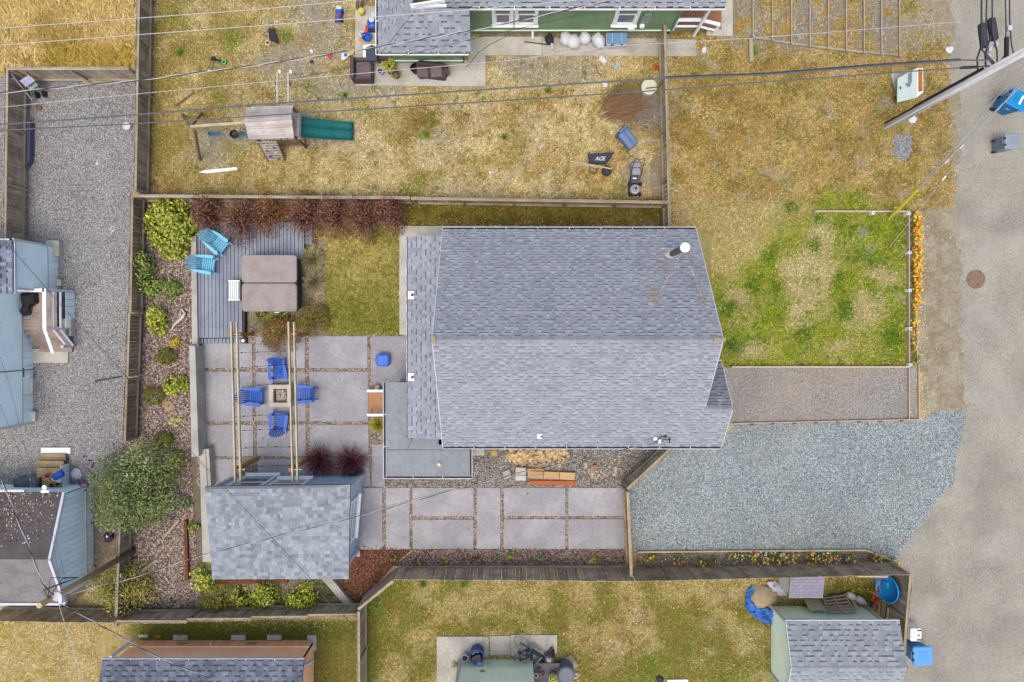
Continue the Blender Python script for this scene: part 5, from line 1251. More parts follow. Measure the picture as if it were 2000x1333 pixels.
bush('shrub', 'wide spreading olive green shrub in front of the bottom fence', 'shrub', 428, 1171, (.92, .75), .75, 3600, .08, [S(128, 136, 36), S(106, 116, 30), S(150, 150, 52), S(120, 104, 36)], seed=34, clumps=40, aspect=3, shell=.7)
bush('shrub', 'small leafy green shrub right of the spreading olive shrub', 'shrub', 469, 1168, (.42, .5), .6, 800, .11, G_BRIGHT, seed=35)
bush('shrub', 'upright bright green shrub in the middle below the garden shed', 'shrub', 516, 1170, (.66, .72), .85, 1600, .11, G_BRIGHT, seed=36, clumps=18)
bush('shrub', 'bright green shrub below the right end of the garden shed roof', 'shrub', 586, 1166, (.75, .72), .85, 1800, .11, [S(160, 168, 50), S(130, 144, 40), S(186, 184, 70), S(104, 122, 36)], seed=37, clumps=18)
bush('ground_plant', 'flat mat of green ground cover right of the bright green shrubs', 'plant', 636, 1150, (.42, .45), .1, 800, .07, [S(96, 112, 40), S(78, 96, 36), S(116, 128, 54)], seed=38, stems=False)
GR_TAN = [S(176, 166, 118), S(150, 142, 90), S(198, 188, 144), S(130, 126, 74), S(116, 120, 66)]
tuft('ornamental_grass', 'tan ornamental grass clump at the top right corner of the hot tub', 'grass clump', 608, 506, .72, 1.0, 900, GR_TAN, 41)
tuft('ornamental_grass', 'faded ornamental grass clump beside the middle of the hot tub', 'grass clump', 612, 552, .66, .9, 800, [S(168, 156, 116), S(146, 134, 94), S(188, 176, 140), S(122, 114, 70)], 42)
tuft('ornamental_grass', 'dark purple red fountain grass nearest the pergola post', 'grass clump', 622, 902, .92, 1.0, 700, [S(112, 62, 70), S(88, 46, 56), S(134, 84, 86), S(70, 40, 46), S(150, 104, 96)], 43, w=.016)
tuft('ornamental_grass', 'dark purple red fountain grass nearest the flat roof', 'grass clump', 682, 906, .98, 1.0, 760, [S(112, 62, 70), S(88, 46, 56), S(134, 84, 86), S(70, 40, 46), S(150, 104, 96)], 44, w=.016)
tuft('ornamental_grass', 'yellow green spiky grass below the white step rail', 'grass clump', 738, 830, .5, .6, 420, [S(176, 168, 40), S(140, 140, 36), S(200, 186, 60), S(110, 116, 34)], 45)
tuft('strap_plant', 'bright green strap leaved plant below the hot tub', 'plant', 540, 624, .62, .7, 150, [S(120, 150, 60), S(96, 128, 44), S(150, 172, 86)], 46, w=.03, droop=.55)
bush('shrub', 'rusty brown shrub growing under the right pergola beam', 'shrub', 548, 652, (.92, .82), .7, 3600, .07, P_RUST, seed=47, clumps=40, aspect=1.8, shell=.6)
bush('shrub', 'olive brown shrub beside the lawn, right of the right pergola beam', 'shrub', 608, 622, (.72, .85), .7, 2800, .07, [S(128, 112, 50), S(104, 96, 40), S(150, 130, 62), S(110, 116, 46)], seed=48, clumps=34, aspect=1.8, shell=.6)
bush('flowering_plant', 'small green plant with a red bloom at the hot tub corner', 'plant', 508, 618, (.3, .3), .4, 420, .08, G_MID, seed=49, extra=[('flower', 4, .09, [S(226, 90, 60)], 0)])
for i, (u, v, r, pal, lab) in enumerate(((769, 1091, .13, G_MID, 'small dark green seedling where the red bark begins'), (866, 1093, .2, G_BRIGHT, 'yellow green seedling in the strip below the left pair of slabs'), (927, 1086, .24, P_RED, 'reddish brown seedling in the strip below the tall middle slab'), (969, 1089, .14, G_MID, 'tiny dark seedling between the reddish and the bright one'), (998, 1085, .2, [S(130, 160, 40), S(108, 140, 34)], 'bright green seedling in the middle of the planting strip'), (1058, 1090, .2, G_GREY, 'grey green seedling in the planting strip'), (1157, 1092, .22, G_BRIGHT, 'green seedling nearest the cedar gate fence'), (819, 1101, .1, G_BRIGHT, 'tiny weed at the fence foot, left end of the planting strip'))):
    bush('seedling', lab, 'seedling', u, v, (r, r), .25, 170, .07, pal, seed=60 + i, clumps=6, stems=False)
# poppies by the road and along the driveway fence
ORG = [S(250, 190, 30), S(246, 156, 20), S(252, 206, 50), S(240, 130, 30), S(252, 220, 60)]
def poppies(u, v, rx, ry, nl, nf, lab, seed, white=False, grp='poppies along the road'):
    p = W(u, v, .2); p.z = 0; t = thing('poppy_plant', lab, 'flowers', tuple(p), grp)
    V, col, _ = leaves(nl, p, (rx, ry), .35, .07, [tuple(LEAFY * q for q in c) for c in [S(120, 130, 60), S(96, 110, 50), S(140, 146, 80), S(84, 100, 36)]], 10, seed, 3, .4)
    np_obj('foliage', V, 4, col, m_leaf, t); rr = random.Random(seed); q = MB()
    for i in range(nf):
        a, d = rr.uniform(0, 6.28), rr.random() ** .5; c = p + Vector((math.cos(a) * rx * d, math.sin(a) * ry * d, rr.uniform(.25, .42)))
        q.tone = R.choice(ORG) if not (white and rr.random() < .4) else S(226, 226, 236); s = rr.uniform(.03, .06) * (1 if q.tone[2] < .3 else .6)
        q.lathe([(0, -s * .3), (s * .8, .0), (s, s * .4), (s * .3, s * .12), (0, s * .1)], c, 6)
    q.build('flower', m_leaf, t, kind='stuff')
for i, v in enumerate(range(426, 712, 20)):
    d = 32 if i < 9 else 9 if i < 12 else 3
    poppies(1785 + (4 if i < 9 else -1), v, .2 if i < 9 else .16, .28, 240, d, 'orange poppy clump number %s from the top of the roadside strip' % ('one two three four five six seven eight nine ten eleven twelve thirteen fourteen fifteen'.split()[i]), 80 + i)
for i, (u, v, rx, ry, d) in enumerate(((1278, 1092, .5, .22, 14), (1330, 1090, .5, .25, 16), (1385, 1096, .5, .22, 12), (1432, 1090, .45, .25, 20), (1478, 1088, .5, .34, 70), (1510, 1090, .4, .3, 30), (1540, 1088, .55, .34, 75), (1586, 1090, .4, .3, 34), (1620, 1090, .5, .3, 60), (1660, 1092, .3, .25, 14), (1712, 1092, .35, .25, 16), (1742, 1098, .3, .2, 12))):
    poppies(u, v, rx, ry, 300, int(d * .62), 'clump of %s orange flowers, %s from the left in the driveway bed' % ('dense' if d > 50 else 'sparse', 'first second third fourth fifth sixth seventh eighth ninth tenth eleventh twelfth'.split()[i]), 110 + i, True, 'flowers in the driveway bed')
# small yellow wild flowers dotted over the lots
rg = np.random.default_rng(8); pts = []
for (u0, v0, u1, v1, n) in ((720, 1150, 1250, 1325, 150), (90, 100, 260, 128, 90), (1300, 1150, 1500, 1330, 40), (1600, 160, 1700, 240, 16), (1630, 1135, 1760, 1175, 26), (0, 1225, 210, 1330, 20)):
    uu = rg.uniform(u0, u1, n); vv = rg.uniform(v0, v1, n); k = (fbm(uu / 18, vv / 18, 40) > .5) | (rg.random(n) < .25)
    pts += [W(a, b, .06) for a, b in zip(uu[k], vv[k])]
P = np.array([tuple(p) for p in pts]); n = len(P); s = rg.uniform(.014, .03, n)[:, None]
V = np.stack([P + s * np.array(d) for d in ((-1, -1, 0), (1, -1, .2), (1, 1, 0), (-1, 1, .2))], 1).reshape(-1, 3)
np_obj('yellow_wildflowers', V, 4, np.repeat([S(236, 214, 40)], n, 0), m_leaf, kind='stuff')
# weed tufts in the dry lots and along the slab edges
for i, (u, v, r, lab) in enumerate(((832, 262, .32, 'green weed in the rusty patch in the middle of the north lawn'), (674, 186, .2, 'small weed near the corner of the pale terrace, above the slide'), (1070, 176, .22, 'weed below the heavy cables on the grey dirt of the north lawn'), (986, 268, .18, 'tiny weed alone in the right half of the north lawn'), (1474, 98, .34, 'weed beside the thick end of the landscape timber'),
    (1430, 596, .3, 'dark weed at the right edge of the main roof'), (1440, 682, .4, 'largest dark weed beside the roof ridge end on the front lawn'), (1790, 702, .3, 'green weed at the lower end of the roadside poppies'), (734, 1184, .46, 'weed in the corner where the two lower fences meet'), (826, 1142, .28, 'weed at the foot of the driveway fence, south side left'), (905, 1142, .34, 'weed against the driveway fence above the concrete slab'),
    (893, 1298, .36, 'tall weeds growing between the concrete slab and green house'), (350, 102, .24, 'green weed beside the long fence near the top left'), (1578, 1186, .45, 'weed clump in front of the pale green shed wall'), (1793, 1262, .25, 'weeds at the fence foot beside the blue bin'))):
    tuft('weed', lab, 'weed', u, v, r, .25, 130, [S(110, 132, 44), S(88, 112, 34), S(136, 150, 60)], 200 + i, w=.012, group='weeds in the lots')

# ------------------------------------------------------------------ deck, hot tub, retaining wall
m_comp = mat('grey_deck_board', S(152, 158, 168), var=.08, scale=1.2, rough=.7, col2=S(138, 144, 154), bump=.1)
deck = thing('deck', 'grey plank deck around the hot tub with a low step', 'deck', tuple(W(450, 560)))
DZ = .36
def board(u0, u1, v0, v1, z, nm='plank'):
    a, b = W(u0, v1, z), W(u1, v0, z); a.x, b.x = W(u0, 548, z).x, W(u1, 548, z).x; q = MB(); g = R.uniform(.92, 1.08); q.tone = (g, g, g * 1.01)
    q.box(((a.x + b.x) / 2, (a.y + b.y) / 2, z - .02), (b.x - a.x, b.y - a.y, .04)).build(nm, m_comp, deck)
u = 385.0
while u < 592:
    board(u, min(u + 6.35, 594), 434, 660 if u < 470 else 506, DZ); u += 7.35
MB().prism([tuple(W(a, b, DZ)[:2]) for a, b in ((386, 436), (592, 436), (592, 504), (477, 504), (477, 658), (386, 658))], 0, DZ - .045).build('deck_frame', m_black, deck)
for u in np.arange(390, 474, 7.35): board(u, u + 6.1, 661.5, 671, .2)
MB().prism([tuple(W(a, b, .2)[:2]) for a, b in ((391, 661), (472, 661), (472, 670), (391, 670))], 0, .155).build('deck_frame', m_black, deck)
for u in (596, 603.4): board(u, u + 6.9, 440, 478, .2)
q = MB(); c = W(476, 666, .22); q.box((c.x, c.y, .11), (.2, .24, .22)); q.build('step_post', m_dark, deck)
MB().lathe([(.07, 0), (.07, .02), (0, .025)], (c.x - .03, c.y, .22), 12).build('step_light', m_white, deck)
tub = thing('hot_tub', 'square hot tub with a two part brown grey cover', 'hot tub', tuple(W(526, 555)))
m_cover = mat('vinyl_cover', S(172, 160, 150), var=.07, scale=2.2, rough=.75, bump=.25, bscale=18, col2=S(158, 146, 138))
TZ = 1.28; x0, x1, ya, yb = W(469, 0, TZ).x, W(577, 0, TZ).x, W(0, 609, TZ).y, W(0, 498, TZ).y; ym = W(0, 553, TZ).y
MB().rbox(((x0 + x1) / 2, (ya + yb) / 2, DZ + .39), (x1 - x0 - .14, yb - ya - .14, .78), .22, edge=.02).build('cabinet', mat('tub_cabinet', S(70, 62, 58), var=.15, scale=3), tub)
MB().rbox(((x0 + x1) / 2, (ym + yb) / 2 + .006, TZ - .06), (x1 - x0, yb - ym - .02, .12), .14, edge=.03).build('cover', m_cover, tub)
MB().rbox(((x0 + x1) / 2, (ym + ya) / 2 - .006, TZ - .06), (x1 - x0, ym - ya - .02, .12), .14, edge=.03).build('cover', m_cover, tub)
MB().bar((x0 + .02, ym, TZ - .05), (x1 + .03, ym, TZ - .05), .035, .07).build('cover_hinge', m_dark, tub)
MB().box((W(536, 0, TZ).x, ya - .03, TZ - .16), (.2, .03, .1)).build('control_label', m_white, tub)
MB().tube([(x0 + .02, ym + .06, TZ - .02), (x0 - .08, ym + .1, TZ - .1), (x0 - .1, ym + .02, TZ - .3)], .02, 6).build('cover_strap', m_black, tub)
m_cablelike = mat('grey_step_plastic', S(150, 150, 156), var=.05, rough=.5)
st = thing('spa_steps', 'white moulded plastic steps against the left side of the hot tub', 'steps', tuple(W(457, 568, DZ)))
p, q_ = W(445, 588, .72), W(469, 547, .72)
MB().rbox(((p.x + q_.x) / 2, (p.y + q_.y) / 2, DZ + .17), (q_.x - p.x, q_.y - p.y, .34), .05, edge=.03).build('step_body', m_cablelike, st)
for i in range(5): MB().box((p.x + .08 + i * .085, (p.y + q_.y) / 2, DZ + .345), (.055, q_.y - p.y - .16, .022)).build('tread_rib', m_white, st)
for y in (p.y + .04, q_.y - .04): MB().bar((p.x + .02, y, DZ + .36), (q_.x - .02, y, DZ + .36), .05, .035).build('tread_rim', m_white, st)

def cwall(label, px, h, m=None, z0=-.1):
    pl = [tuple(W(u, v, h)[:2]) for u, v in px]; return MB().prism(pl, z0, h).build('retaining_wall', m or m_conc, None, label, 'retaining wall', 'concrete walls beside the mulch bed')
m_wallc = mat('wall_concrete', S(196, 192, 178), var=.1, scale=1.4, rough=.9, bump=.25, bscale=50, col2=S(174, 170, 156))
cwall('low concrete wall between the mulch bed and the grey deck', [(373, 462), (382.5, 462), (386, 672), (375, 672)], .5, m_wallc)
cwall('taller concrete wall between the mulch bed and the patio slabs', [(369.5, 676), (381, 676), (388, 892), (374, 893)], .9, m_wallc)
cwall('concrete wall corner block at the upper left of the garden shed', [(386, 880), (408, 877), (412, 950), (400, 950)], .55, m_conc)
cwall('concrete wall running down the left side of the garden shed', [(389.5, 893), (401, 880), (412, 1098), (396, 1098)], .6, m_wallc)
cwall('short slanted concrete wall between the shrubs and the red bark', [(628, 1131), (648, 1131), (690, 1183), (676, 1186)], .3, m_wallc)
for lab, px in (('rusty steel edging strip left of the garden shed', ((359, 1017), (364, 1017), (368, 1133), (362, 1134))), ('rusty steel edging strip along the bottom of the garden shed', ((418, 1134), (560, 1133), (562, 1139), (420, 1142)))):
    MB().prism([tuple(W(a, b, .2)[:2]) for a, b in px], 0, .2).build('edging', mat('rust_edging', S(124, 72, 38), var=.25, scale=4), None, lab, 'edging')

# ------------------------------------------------------------------ chairs
m_turq = mat('turquoise_plastic', S(122, 200, 226), var=.05, scale=3, rough=.5, col2=S(110, 188, 216), coord='obj')
m_cob = mat('cobalt_plastic', S(50, 108, 206), var=.06, scale=3, rough=.45, col2=S(42, 96, 190), coord='obj')
def make_chair(label, m, group):
    t = thing('garden_chair', label, 'chair', (0, 0, 0), group, world=False)
    lt = (1.25, 1.18, 1.1)
    for i in range(6):
        y = .36 - i * .095; z = .37 - i * .021 - (.012 if i == 0 else 0)
        MB().box((0, y, z), (.50, .072, .024), M=Matrix.Rotation(math.radians(12), 3, 'X'), tone=(1.08, 1.06, 1.04)).build('seat_slat', m, t)
    for i in range(7):
        x = (i - 3) * .076; f = 1 + .22; top = .98 - abs(i - 3) ** 2 * .018
        a, b = Vector((x, -.19, .27)), Vector((x * f, -.19 - .36 * (top - .27) / .71, top))
        MB().bar(a, b, .056, .02, up=(0, 1, .4)).build('back_slat', m, t)
    for z, y, w in ((.45, -.305, .54), (.80, -.485, .56)): MB().bar((-w / 2, y, z), (w / 2, y, z), .02, .06, up=(0, .4, 1)).build('back_brace', m, t)
    for s in (-1, 1):
        q = MB(); q.tone = lt
        pl = [(s * .27, -.42), (s * .27, .34), (s * .30, .42), (s * .38, .42), (s * .42, .34), (s * .39, -.10), (s * .32, -.44)]
        q.prism(pl, .555, .58).build('armrest', m, t)
        MB().box((s * .31, .33, .28), (.04, .10, .56)).build('leg', m, t)
        MB().poly([(s * .26 - .018, .42, .30), (s * .26 + .018, .42, .30), (s * .26 + .018, .46, .36), (s * .26 - .018, .46, .36), (s * .26 - .018, -.52, 0), (s * .26 + .018, -.52, 0), (s * .26 + .018, -.46, .1), (s * .26 - .018, -.46, .1)],
                  ((0, 3, 2, 1), (4, 5, 6, 7), (0, 1, 5, 4), (3, 7, 6, 2), (0, 4, 7, 3), (1, 2, 6, 5))).build('side_rail', m, t)
        MB().box((s * .31, .46, .27), (.05, .16, .05)).build('front_foot', m, t)
    MB().box((0, .41, .32), (.5, .022, .10), tone=(.9, .9, .95)).build('seat_apron', m, t)
    return t
def set_chair(o, u, v, face, z=0.0):
    """stands at a surveyed spot, its front turned to the bearing (photo right, photo up)"""
    p = W(u, v, z + .35); p.z = z; return place(o, p, math.atan2(-face[0], face[1]))
ch = make_chair('turquoise slatted garden chair turned diagonally, upper one of the two on the deck', m_turq, 'turquoise chairs on the deck')
c2 = copy_tree(ch); c2['label'] = 'turquoise slatted garden chair facing right, standing on the wall edge of the deck'
set_chair(ch, 424, 474, (.78, -.62), DZ); set_chair(c2, 400, 517, (1, -.14), DZ)
bc = make_chair('cobalt blue garden chair above the fire pit, facing down towards it', m_cob, 'blue chairs round the fire pit')
b2, b3, b4 = copy_tree(bc), copy_tree(bc), copy_tree(bc)
b2['label'] = 'cobalt blue garden chair left of the fire pit, partly under the pergola beam'
b3['label'] = 'cobalt blue garden chair right of the fire pit, outside the pergola beams'
b4['label'] = 'cobalt blue garden chair below the fire pit, facing up towards it'
set_chair(bc, 544, 722, (.12, -1)); set_chair(b2, 494, 775, (1, -.04)); set_chair(b3, 597, 770, (-1, 0)); set_chair(b4, 546, 826, (.1, 1))
# fire pit
fp = thing('fire_pit', 'square pale concrete fire pit filled with ash in the middle of the chairs', 'fire pit', tuple(W(546, 773)))
x0, x1, y0, y1 = W(522, 0, .42).x, W(566, 0, .42).x, W(0, 795, .42).y, W(0, 752, .42).y; cx, cy = (x0 + x1) / 2, (y0 + y1) / 2; w = x1 - x0; i_ = .30
q = MB()
for (a, b, c, d) in ((x0, y0, x1, cy - i_), (x0, cy + i_, x1, y1), (x0, cy - i_, cx - i_, cy + i_), (cx + i_, cy - i_, x1, cy + i_)): q.box(((a + c) / 2, (b + d) / 2, .21), (c - a - .002, d - b - .002, .42))
q.build('surround', m_wconc, fp)
q = MB(); mr = mat('scorched_iron', S(120, 92, 52), var=.3, scale=9, rough=.9, col2=S(84, 62, 44))
for (a, b, c, d) in ((-i_, -i_, i_, -i_ + .05), (-i_, i_ - .05, i_, i_), (-i_, -i_ + .05, -i_ + .05, i_ - .05), (i_ - .05, -i_ + .05, i_, i_ - .05)): q.box((cx + (a + c) / 2, cy + (b + d) / 2, .2), (c - a - .004, d - b - .004, .38))
q.build('liner', mr, fp)
MB().box((cx, cy, .12), (2 * i_ - .1, 2 * i_ - .1, .24)).build('ash', mat('ash', S(204, 190, 180), var=.25, scale=12, rough=1, col2=S(150, 136, 128), bump=.6, bscale=30), fp)
q = MB(); rr = random.Random(5)
for i in range(26):
    p = Vector((cx + rr.uniform(-.2, .2), cy + rr.uniform(-.2, .2), .25)); q.tone = R.choice([(1, 1, 1), (.3, .3, .3), (.12, .12, .13), (1.3, 1.3, 1.3)])
    q.box(p, (rr.uniform(.02, .09), rr.uniform(.015, .04), .03), rr.uniform(0, 3))
q.build('charcoal', mat('charred_wood', S(190, 180, 170), var=.2), fp, kind='stuff')
# pergola
pg = thing('pergola', 'pergola of four long pale beams on cedar posts over the patio', 'pergola', tuple(W(515, 780)))
BZ = 2.55
for a, b in (((450.6, 629), (458.5, 944)), ((461.5, 629), (469, 940)), ((562.7, 629), (571, 944)), ((573.4, 629), (580.5, 942))):
    p, q_ = W(*a, BZ), W(*b, BZ); MB().bar(p - Vector((0, 0, .07)), q_ - Vector((0, 0, .07)), .055, .15).build('beam', m_pale, pg)
for (bu, bv), uu in (((493, 653), 457), ((601.5, 653), 568), ((503, 896), 464), ((603, 896), 576)):
    p = W(bu, bv); MB().box((p.x, p.y, 1.24), (.15, .15, 2.46)).build('post', m_new, pg)
    MB().bar((W(uu - 7, 0, BZ).x, p.y, 2.38), (W(uu + 7, 0, BZ).x, p.y, 2.38), .05, .08).build('tie_block', m_pale, pg)
sl = thing('string_lights', 'string of small dark bulbs zigzagging between the pergola beams', 'string lights', tuple(W(515, 760)))
SL = [((455, 690), (568, 686)), ((456, 720), (566, 712)), ((457, 759), (575, 746)), ((459, 815), (573, 810)), ((460, 842), (575, 841)), ((462, 877), (577, 874)), ((466, 914), (577, 911))]
cord = MB()
for a, b in SL:
    pa, pb = W(*a, 2.4), W(*b, 2.4); pts = [pa.lerp(pb, t / 8) - Vector((0, 0, .22 * (1 - (t / 4 - 1) ** 2))) for t in range(9)]
    cord.tube(pts, .007, 4)
    for t in (1, 3, 5, 7):
        q = MB(); q.lathe([(.012, .0), (.018, -.04), (.032, -.08), (.02, -.11), (0, -.12)], pts[t], 8); q.build('bulb', m_black, sl)
for (a, b), (c, d) in zip(SL[:-1], SL[1:]):
    k = SL.index((a, b)); p, r_ = (W(*b, 2.4), W(*d, 2.4)) if k % 2 else (W(*a, 2.4), W(*c, 2.4)); m_ = p.lerp(r_, .5) - Vector((0, 0, .12)); cord.tube([p, m_, r_], .006, 4)
cord.build('cord', m_black, sl)
# blue cooler table
cl = thing('side_table', 'square cobalt blue tray table on the patio by the house', 'table', tuple(W(748, 704)))
p = W(748, 704, .4); q = MB(); q.rbox((p.x, p.y, .40), (.56, .54, .10), .1, edge=.03).build('table_top', m_cob, cl)
MB().rbox((p.x, p.y, .455), (.40, .38, .02), .06, edge=.006, tone=(1.5, 1.35, 1.2)).build('tray', m_cob, cl)
for sx in (-1, 1):
    for sy in (-1, 1): MB().bar((p.x + sx * .2, p.y + sy * .2, 0), (p.x + sx * .19, p.y + sy * .19, .36), .06, .06, up=(0, 1, 0)).build('leg', m_cob, cl)
MB().tube([(p.x - .27, p.y + .1, .4), (p.x - .33, p.y + .06, .4), (p.x - .33, p.y - .06, .4), (p.x - .27, p.y - .1, .4)], .018, 6).build('handle', m_cob, cl)
# pots on the steps, driftwood, rocks
p = W(737, 757, .1); q = MB(); q.box((p.x, p.y, .16), (.2, .2, .2), taper=1.1); q.build('plant_pot', m_rail, None, 'small square pot at the upper end of the cedar steps', 'pot')
dw = MB(); pts = [W(u, v, z) for u, v, z in ((334, 646, .05), (341, 634, .1), (350, 626, .14), (357, 620, .16), (361, 613, .14), (356, 605, .12), (353, 609, .12))]
dw.tube(pts, [.03, .05, .065, .075, .06, .045, .02], 7); dw.tube([W(357, 620, .15), W(352, 614, .16), W(353, 604, .18)], [.05, .035, .012], 6)
dw.build('driftwood', mat('bleached_wood', S(222, 214, 206), var=.12, scale=5, rough=.8), None, 'bleached driftwood branch lying in the mulch bed', 'driftwood', smooth=True)
def rock(lab, u, v, s, h, col, seed, m=None, name='rock', group=None):
    rr = random.Random(seed); p = W(u, v); q = MB(); pr = []
    q.lathe([(s * .85, 0), (s, h * .4), (s * .7, h * .85), (s * .3, h), (0, h)], (p.x, p.y, -.01), 9)
    q.v = [(x + rr.uniform(-.18, .18) * s, y + rr.uniform(-.18, .18) * s, z) for x, y, z in q.v]
    return q.build(name, m or mat('tan_rock', S(188, 158, 116), var=.2, scale=4, rough=.9, bump=.4), None, lab, 'rock', group)
rock('flat tan rock in the mulch above a smaller one', 331, 792, .24, .12, 0, 1); rock('small reddish rock in the mulch near the pale lime plant', 343, 807, .12, .1, 0, 2); rock('brown rock below the bright green shrub in the mulch', 343, 773, .1, .08, 0, 7)
for lab, px, w in (('weathered board leaning in the lower mulch bed', ((318, 1052), (350, 1016)), .09), ('short plank in the mulch by the bottom fence', ((276, 1116), (308, 1094)), .12)):
    MB().bar(W(*px[0], .05), W(*px[1], .06), w, .04).build('plank', m_rail, None, lab, 'plank')
# front lawn edging with white post caps
m_edge = mat('edging_timber', S(200, 178, 156), var=.12, scale=3, rough=.85)
ed = thing('lawn_edging', 'low timber edging with white capped posts round the front lawn', 'edging', tuple(W(1775, 560)))
for a, b, w in (((1590, 413.5), (1774, 414), .06), ((1773.5, 418), (1774, 711), .05), ((1428, 717), (1775, 717), .07)): MB().bar(W(*a, .10), W(*b, .10), w, .2, tone=(1.15, 1.15, 1.12) if w != .05 else (1, 1, 1)).build('edge_board', m_edge, ed)
for u, v in ((1706, 416), (1776, 417), (1777.5, 493.5), (1778, 567.5), (1779, 642), (1779.5, 713)):
    p = W(u, v, .3); q = MB(); q.box((p.x, p.y, .15), (.12, .12, .3)); o_ = q.build('edge_post', m_white, ed)
    MB().box((p.x, p.y, .306), (.055, .055, .012)).build('post_hole', m_black, o_)
ed2 = thing('lawn_edging', 'timber edging with stakes along the gravel driveway and parking pad', 'edging', tuple(W(1610, 822)))
for a, b in (((1432, 827.5), (1600, 823.5)), ((1601, 823.4), (1794, 819.5)), ((1774.5, 719), (1774.5, 819)), ((1793, 714), (1794, 818))): MB().bar(W(*a, .06), W(*b, .06), .045, .14).build('edge_board', m_edge, ed2)
for u in np.linspace(1468, 1760, 8): MB().box(W(u, 826.5 - (u - 1432) * .022, .06) - Vector((0, .06, 0)), (.12, .05, .16)).build('stake', m_dark, ed2)
MB().bar(W(1790.5, 628, .05), W(1791, 708, .05), .04, .1).build('edging', m_edge, None, 'narrow timber edging below the thick of the roadside poppies', 'edging')
e3 = thing('flower_bed_edging', 'pale timber edging along the driveway flower bed', 'edging', tuple(W(1500, 1076)))
for a, b in (((1244, 1078), (1470, 1076)), ((1471, 1076), (1690, 1074.5)), ((1690.5, 1074.5), (1752, 1098))): MB().bar(W(*a, .07), W(*b, .07), .06, .16).build('edge_board', m_pale, e3)
MB().bar(W(1246, 1112, .03), W(1462, 1112, .03), .08, .1).build('edge_board', m_rail, e3)
MB().bar(W(768, 1107, .08), W(1222, 1106, .08), .1, .2).build('kickboard', m_rail, None, 'long grey kickboard at the foot of the driveway fence', 'kickboard')
# house number plate left on the flower bed: green bottle
p = W(1531, 1094, .05); q = MB(); d = Vector((.1, -.08, .0)).normalized()
q.tube([p - d * .22, p - d * .05, p + d * .0, p + d * .22, p + d * .26], [.05, .09, .1, .1, .05], 10); q.build('bottle', mat('green_plastic', S(90, 190, 130), rough=.4), None, 'green plastic bottle lying among the driveway flowers', 'bottle')
# manhole
mh = thing('manhole_cover', 'round rusty manhole cover in the road', 'manhole', tuple(W(1906, 546, .01)))
p = W(1906, 546, .012); mm = mat('rusty_iron', S(150, 126, 100), var=.2, scale=8, rough=.8, col2=S(126, 106, 86))
MB().lathe([(.41, 0), (.41, .012), (.37, .012), (.37, .006), (.365, .006), (.365, .014), (0, .014)], p, 32).build('plate', mm, mh)
for k in range(9):
    x = -.28 + k * .07; L = math.sqrt(max(.01, .33 ** 2 - x * x))
    MB().box(p + Vector((x, 0, .019)), (.03, 2 * L, .012), tone=(1.1, 1.1, 1.1)).build('rib', mm, mh)
# landscape timbers of the terraced front plot
tm = mat('landscape_timber', S(190, 174, 150), var=.15, scale=3, rough=.9)
for i, (u, vb) in enumerate(((1470, 72), (1508, 80), (1545, 86), (1581, 91), (1617, 96), (1652, 100), (1687, 104), (1721, 107), (1756, 110))):
    t = thing('landscape_timber', 'raised timber edge number %s from the left in the terraced plot, top right' % ('one two three four five six seven eight nine'.split()[i]), 'timber', tuple(W(u, 40)), 'timber edges in the terraced plot')
    MB().bar(W(u, -40, .08), W(u + .5, vb, .05), .05, .1).build('rail', tm, t)
    if i: MB().bar(W(u - 37, vb - 5 if i > 1 else 74, .05), W(u - 3, vb - 1, .05), .08, .14).build('return_piece', m_rail, t)
    q = MB(); q.box(W(u, vb, .1), (.09, .09, .24)); q.build('stake', tm, t)
t = MB().bar(W(1466, 76, .08), W(1467, 122, .08), .17, .14); t.build('landscape_timber', m_rail, None, 'short thick grey timber lying below the leftmost terrace edge', 'timber')

# ------------------------------------------------------------------ play set and toys in the north lot
m_cedar = mat('grey_cedar', S(214, 202, 192), var=.14, scale=2, rough=.85, bump=.15, col2=S(192, 178, 166))
m_brownw = mat('brown_timber', S(138, 112, 86), var=.18, scale=3, rough=.85)
m_slide = mat('green_slide_plastic', S(36, 120, 116), var=.06, scale=2, rough=.35, col2=S(30, 108, 106))
ps = thing('play_set', 'wooden play set with a plank roof, climbing wall and teal double slide', 'play set', tuple(W(530, 242)))
RZ2, EZ2 = 2.75, 2.25
rA, rB = W(477, 233, RZ2), W(569, 227, RZ2); eN0, eN1 = W(483, 210, EZ2), W(573, 206, EZ2); eS0, eS1 = W(486, 273, EZ2), W(575, 270, EZ2)
for (e0, e1) in ((eN0, eN1), (eS0, eS1)):
    n = 6 if e0 is eS0 else 4
    for i in range(n):
        t0, t1 = i / n, (i + .97) / n; a, b, c, d = e0.lerp(rA, t0), e1.lerp(rB, t0), e1.lerp(rB, t1), e0.lerp(rA, t1)
        g = R.uniform(.86, 1.16); up = Vector((0, 0, .022 + .014 * (i % 2))); q = MB(); q.tone = (g, g, g)
        q.poly([a, b, c, d, a + up, b + up, c + up, d + up], MB.BF if (b - a).cross(c - b).z > 0 else tuple(tuple(reversed(f)) for f in MB.BF)); q.build('roof_plank', m_cedar, ps)
for (u, v) in ((502, 222), (582, 222), (502, 272), (582, 274)):
    p = W(u, v, 1.2); MB().box((p.x, p.y, 1.1), (.09, .09, 2.2)).build('post', m_brownw, ps)
for i in range(7):
    a, b = W(503 + i * 13, 224, 1.35), W(503 + i * 13, 273, 1.35); MB().bar(a, b, .2, .03).build('floor_plank', m_cedar, ps)
a, b = W(585, 224, 1.7), W(583, 268, 1.7); MB().bar(a, b, .1, .26).build('slide_gate', m_cedar, ps)
q = MB(); q.bar(W(540, 284, .1), W(597, 283, .1), .05, .05); q.bar(W(552, 276, .6), W(597, 283, .1), .06, .05); q.bar(W(597, 283, .1), W(585, 240, .1), .05, .05); q.build('ground_frame', m_brownw, ps)
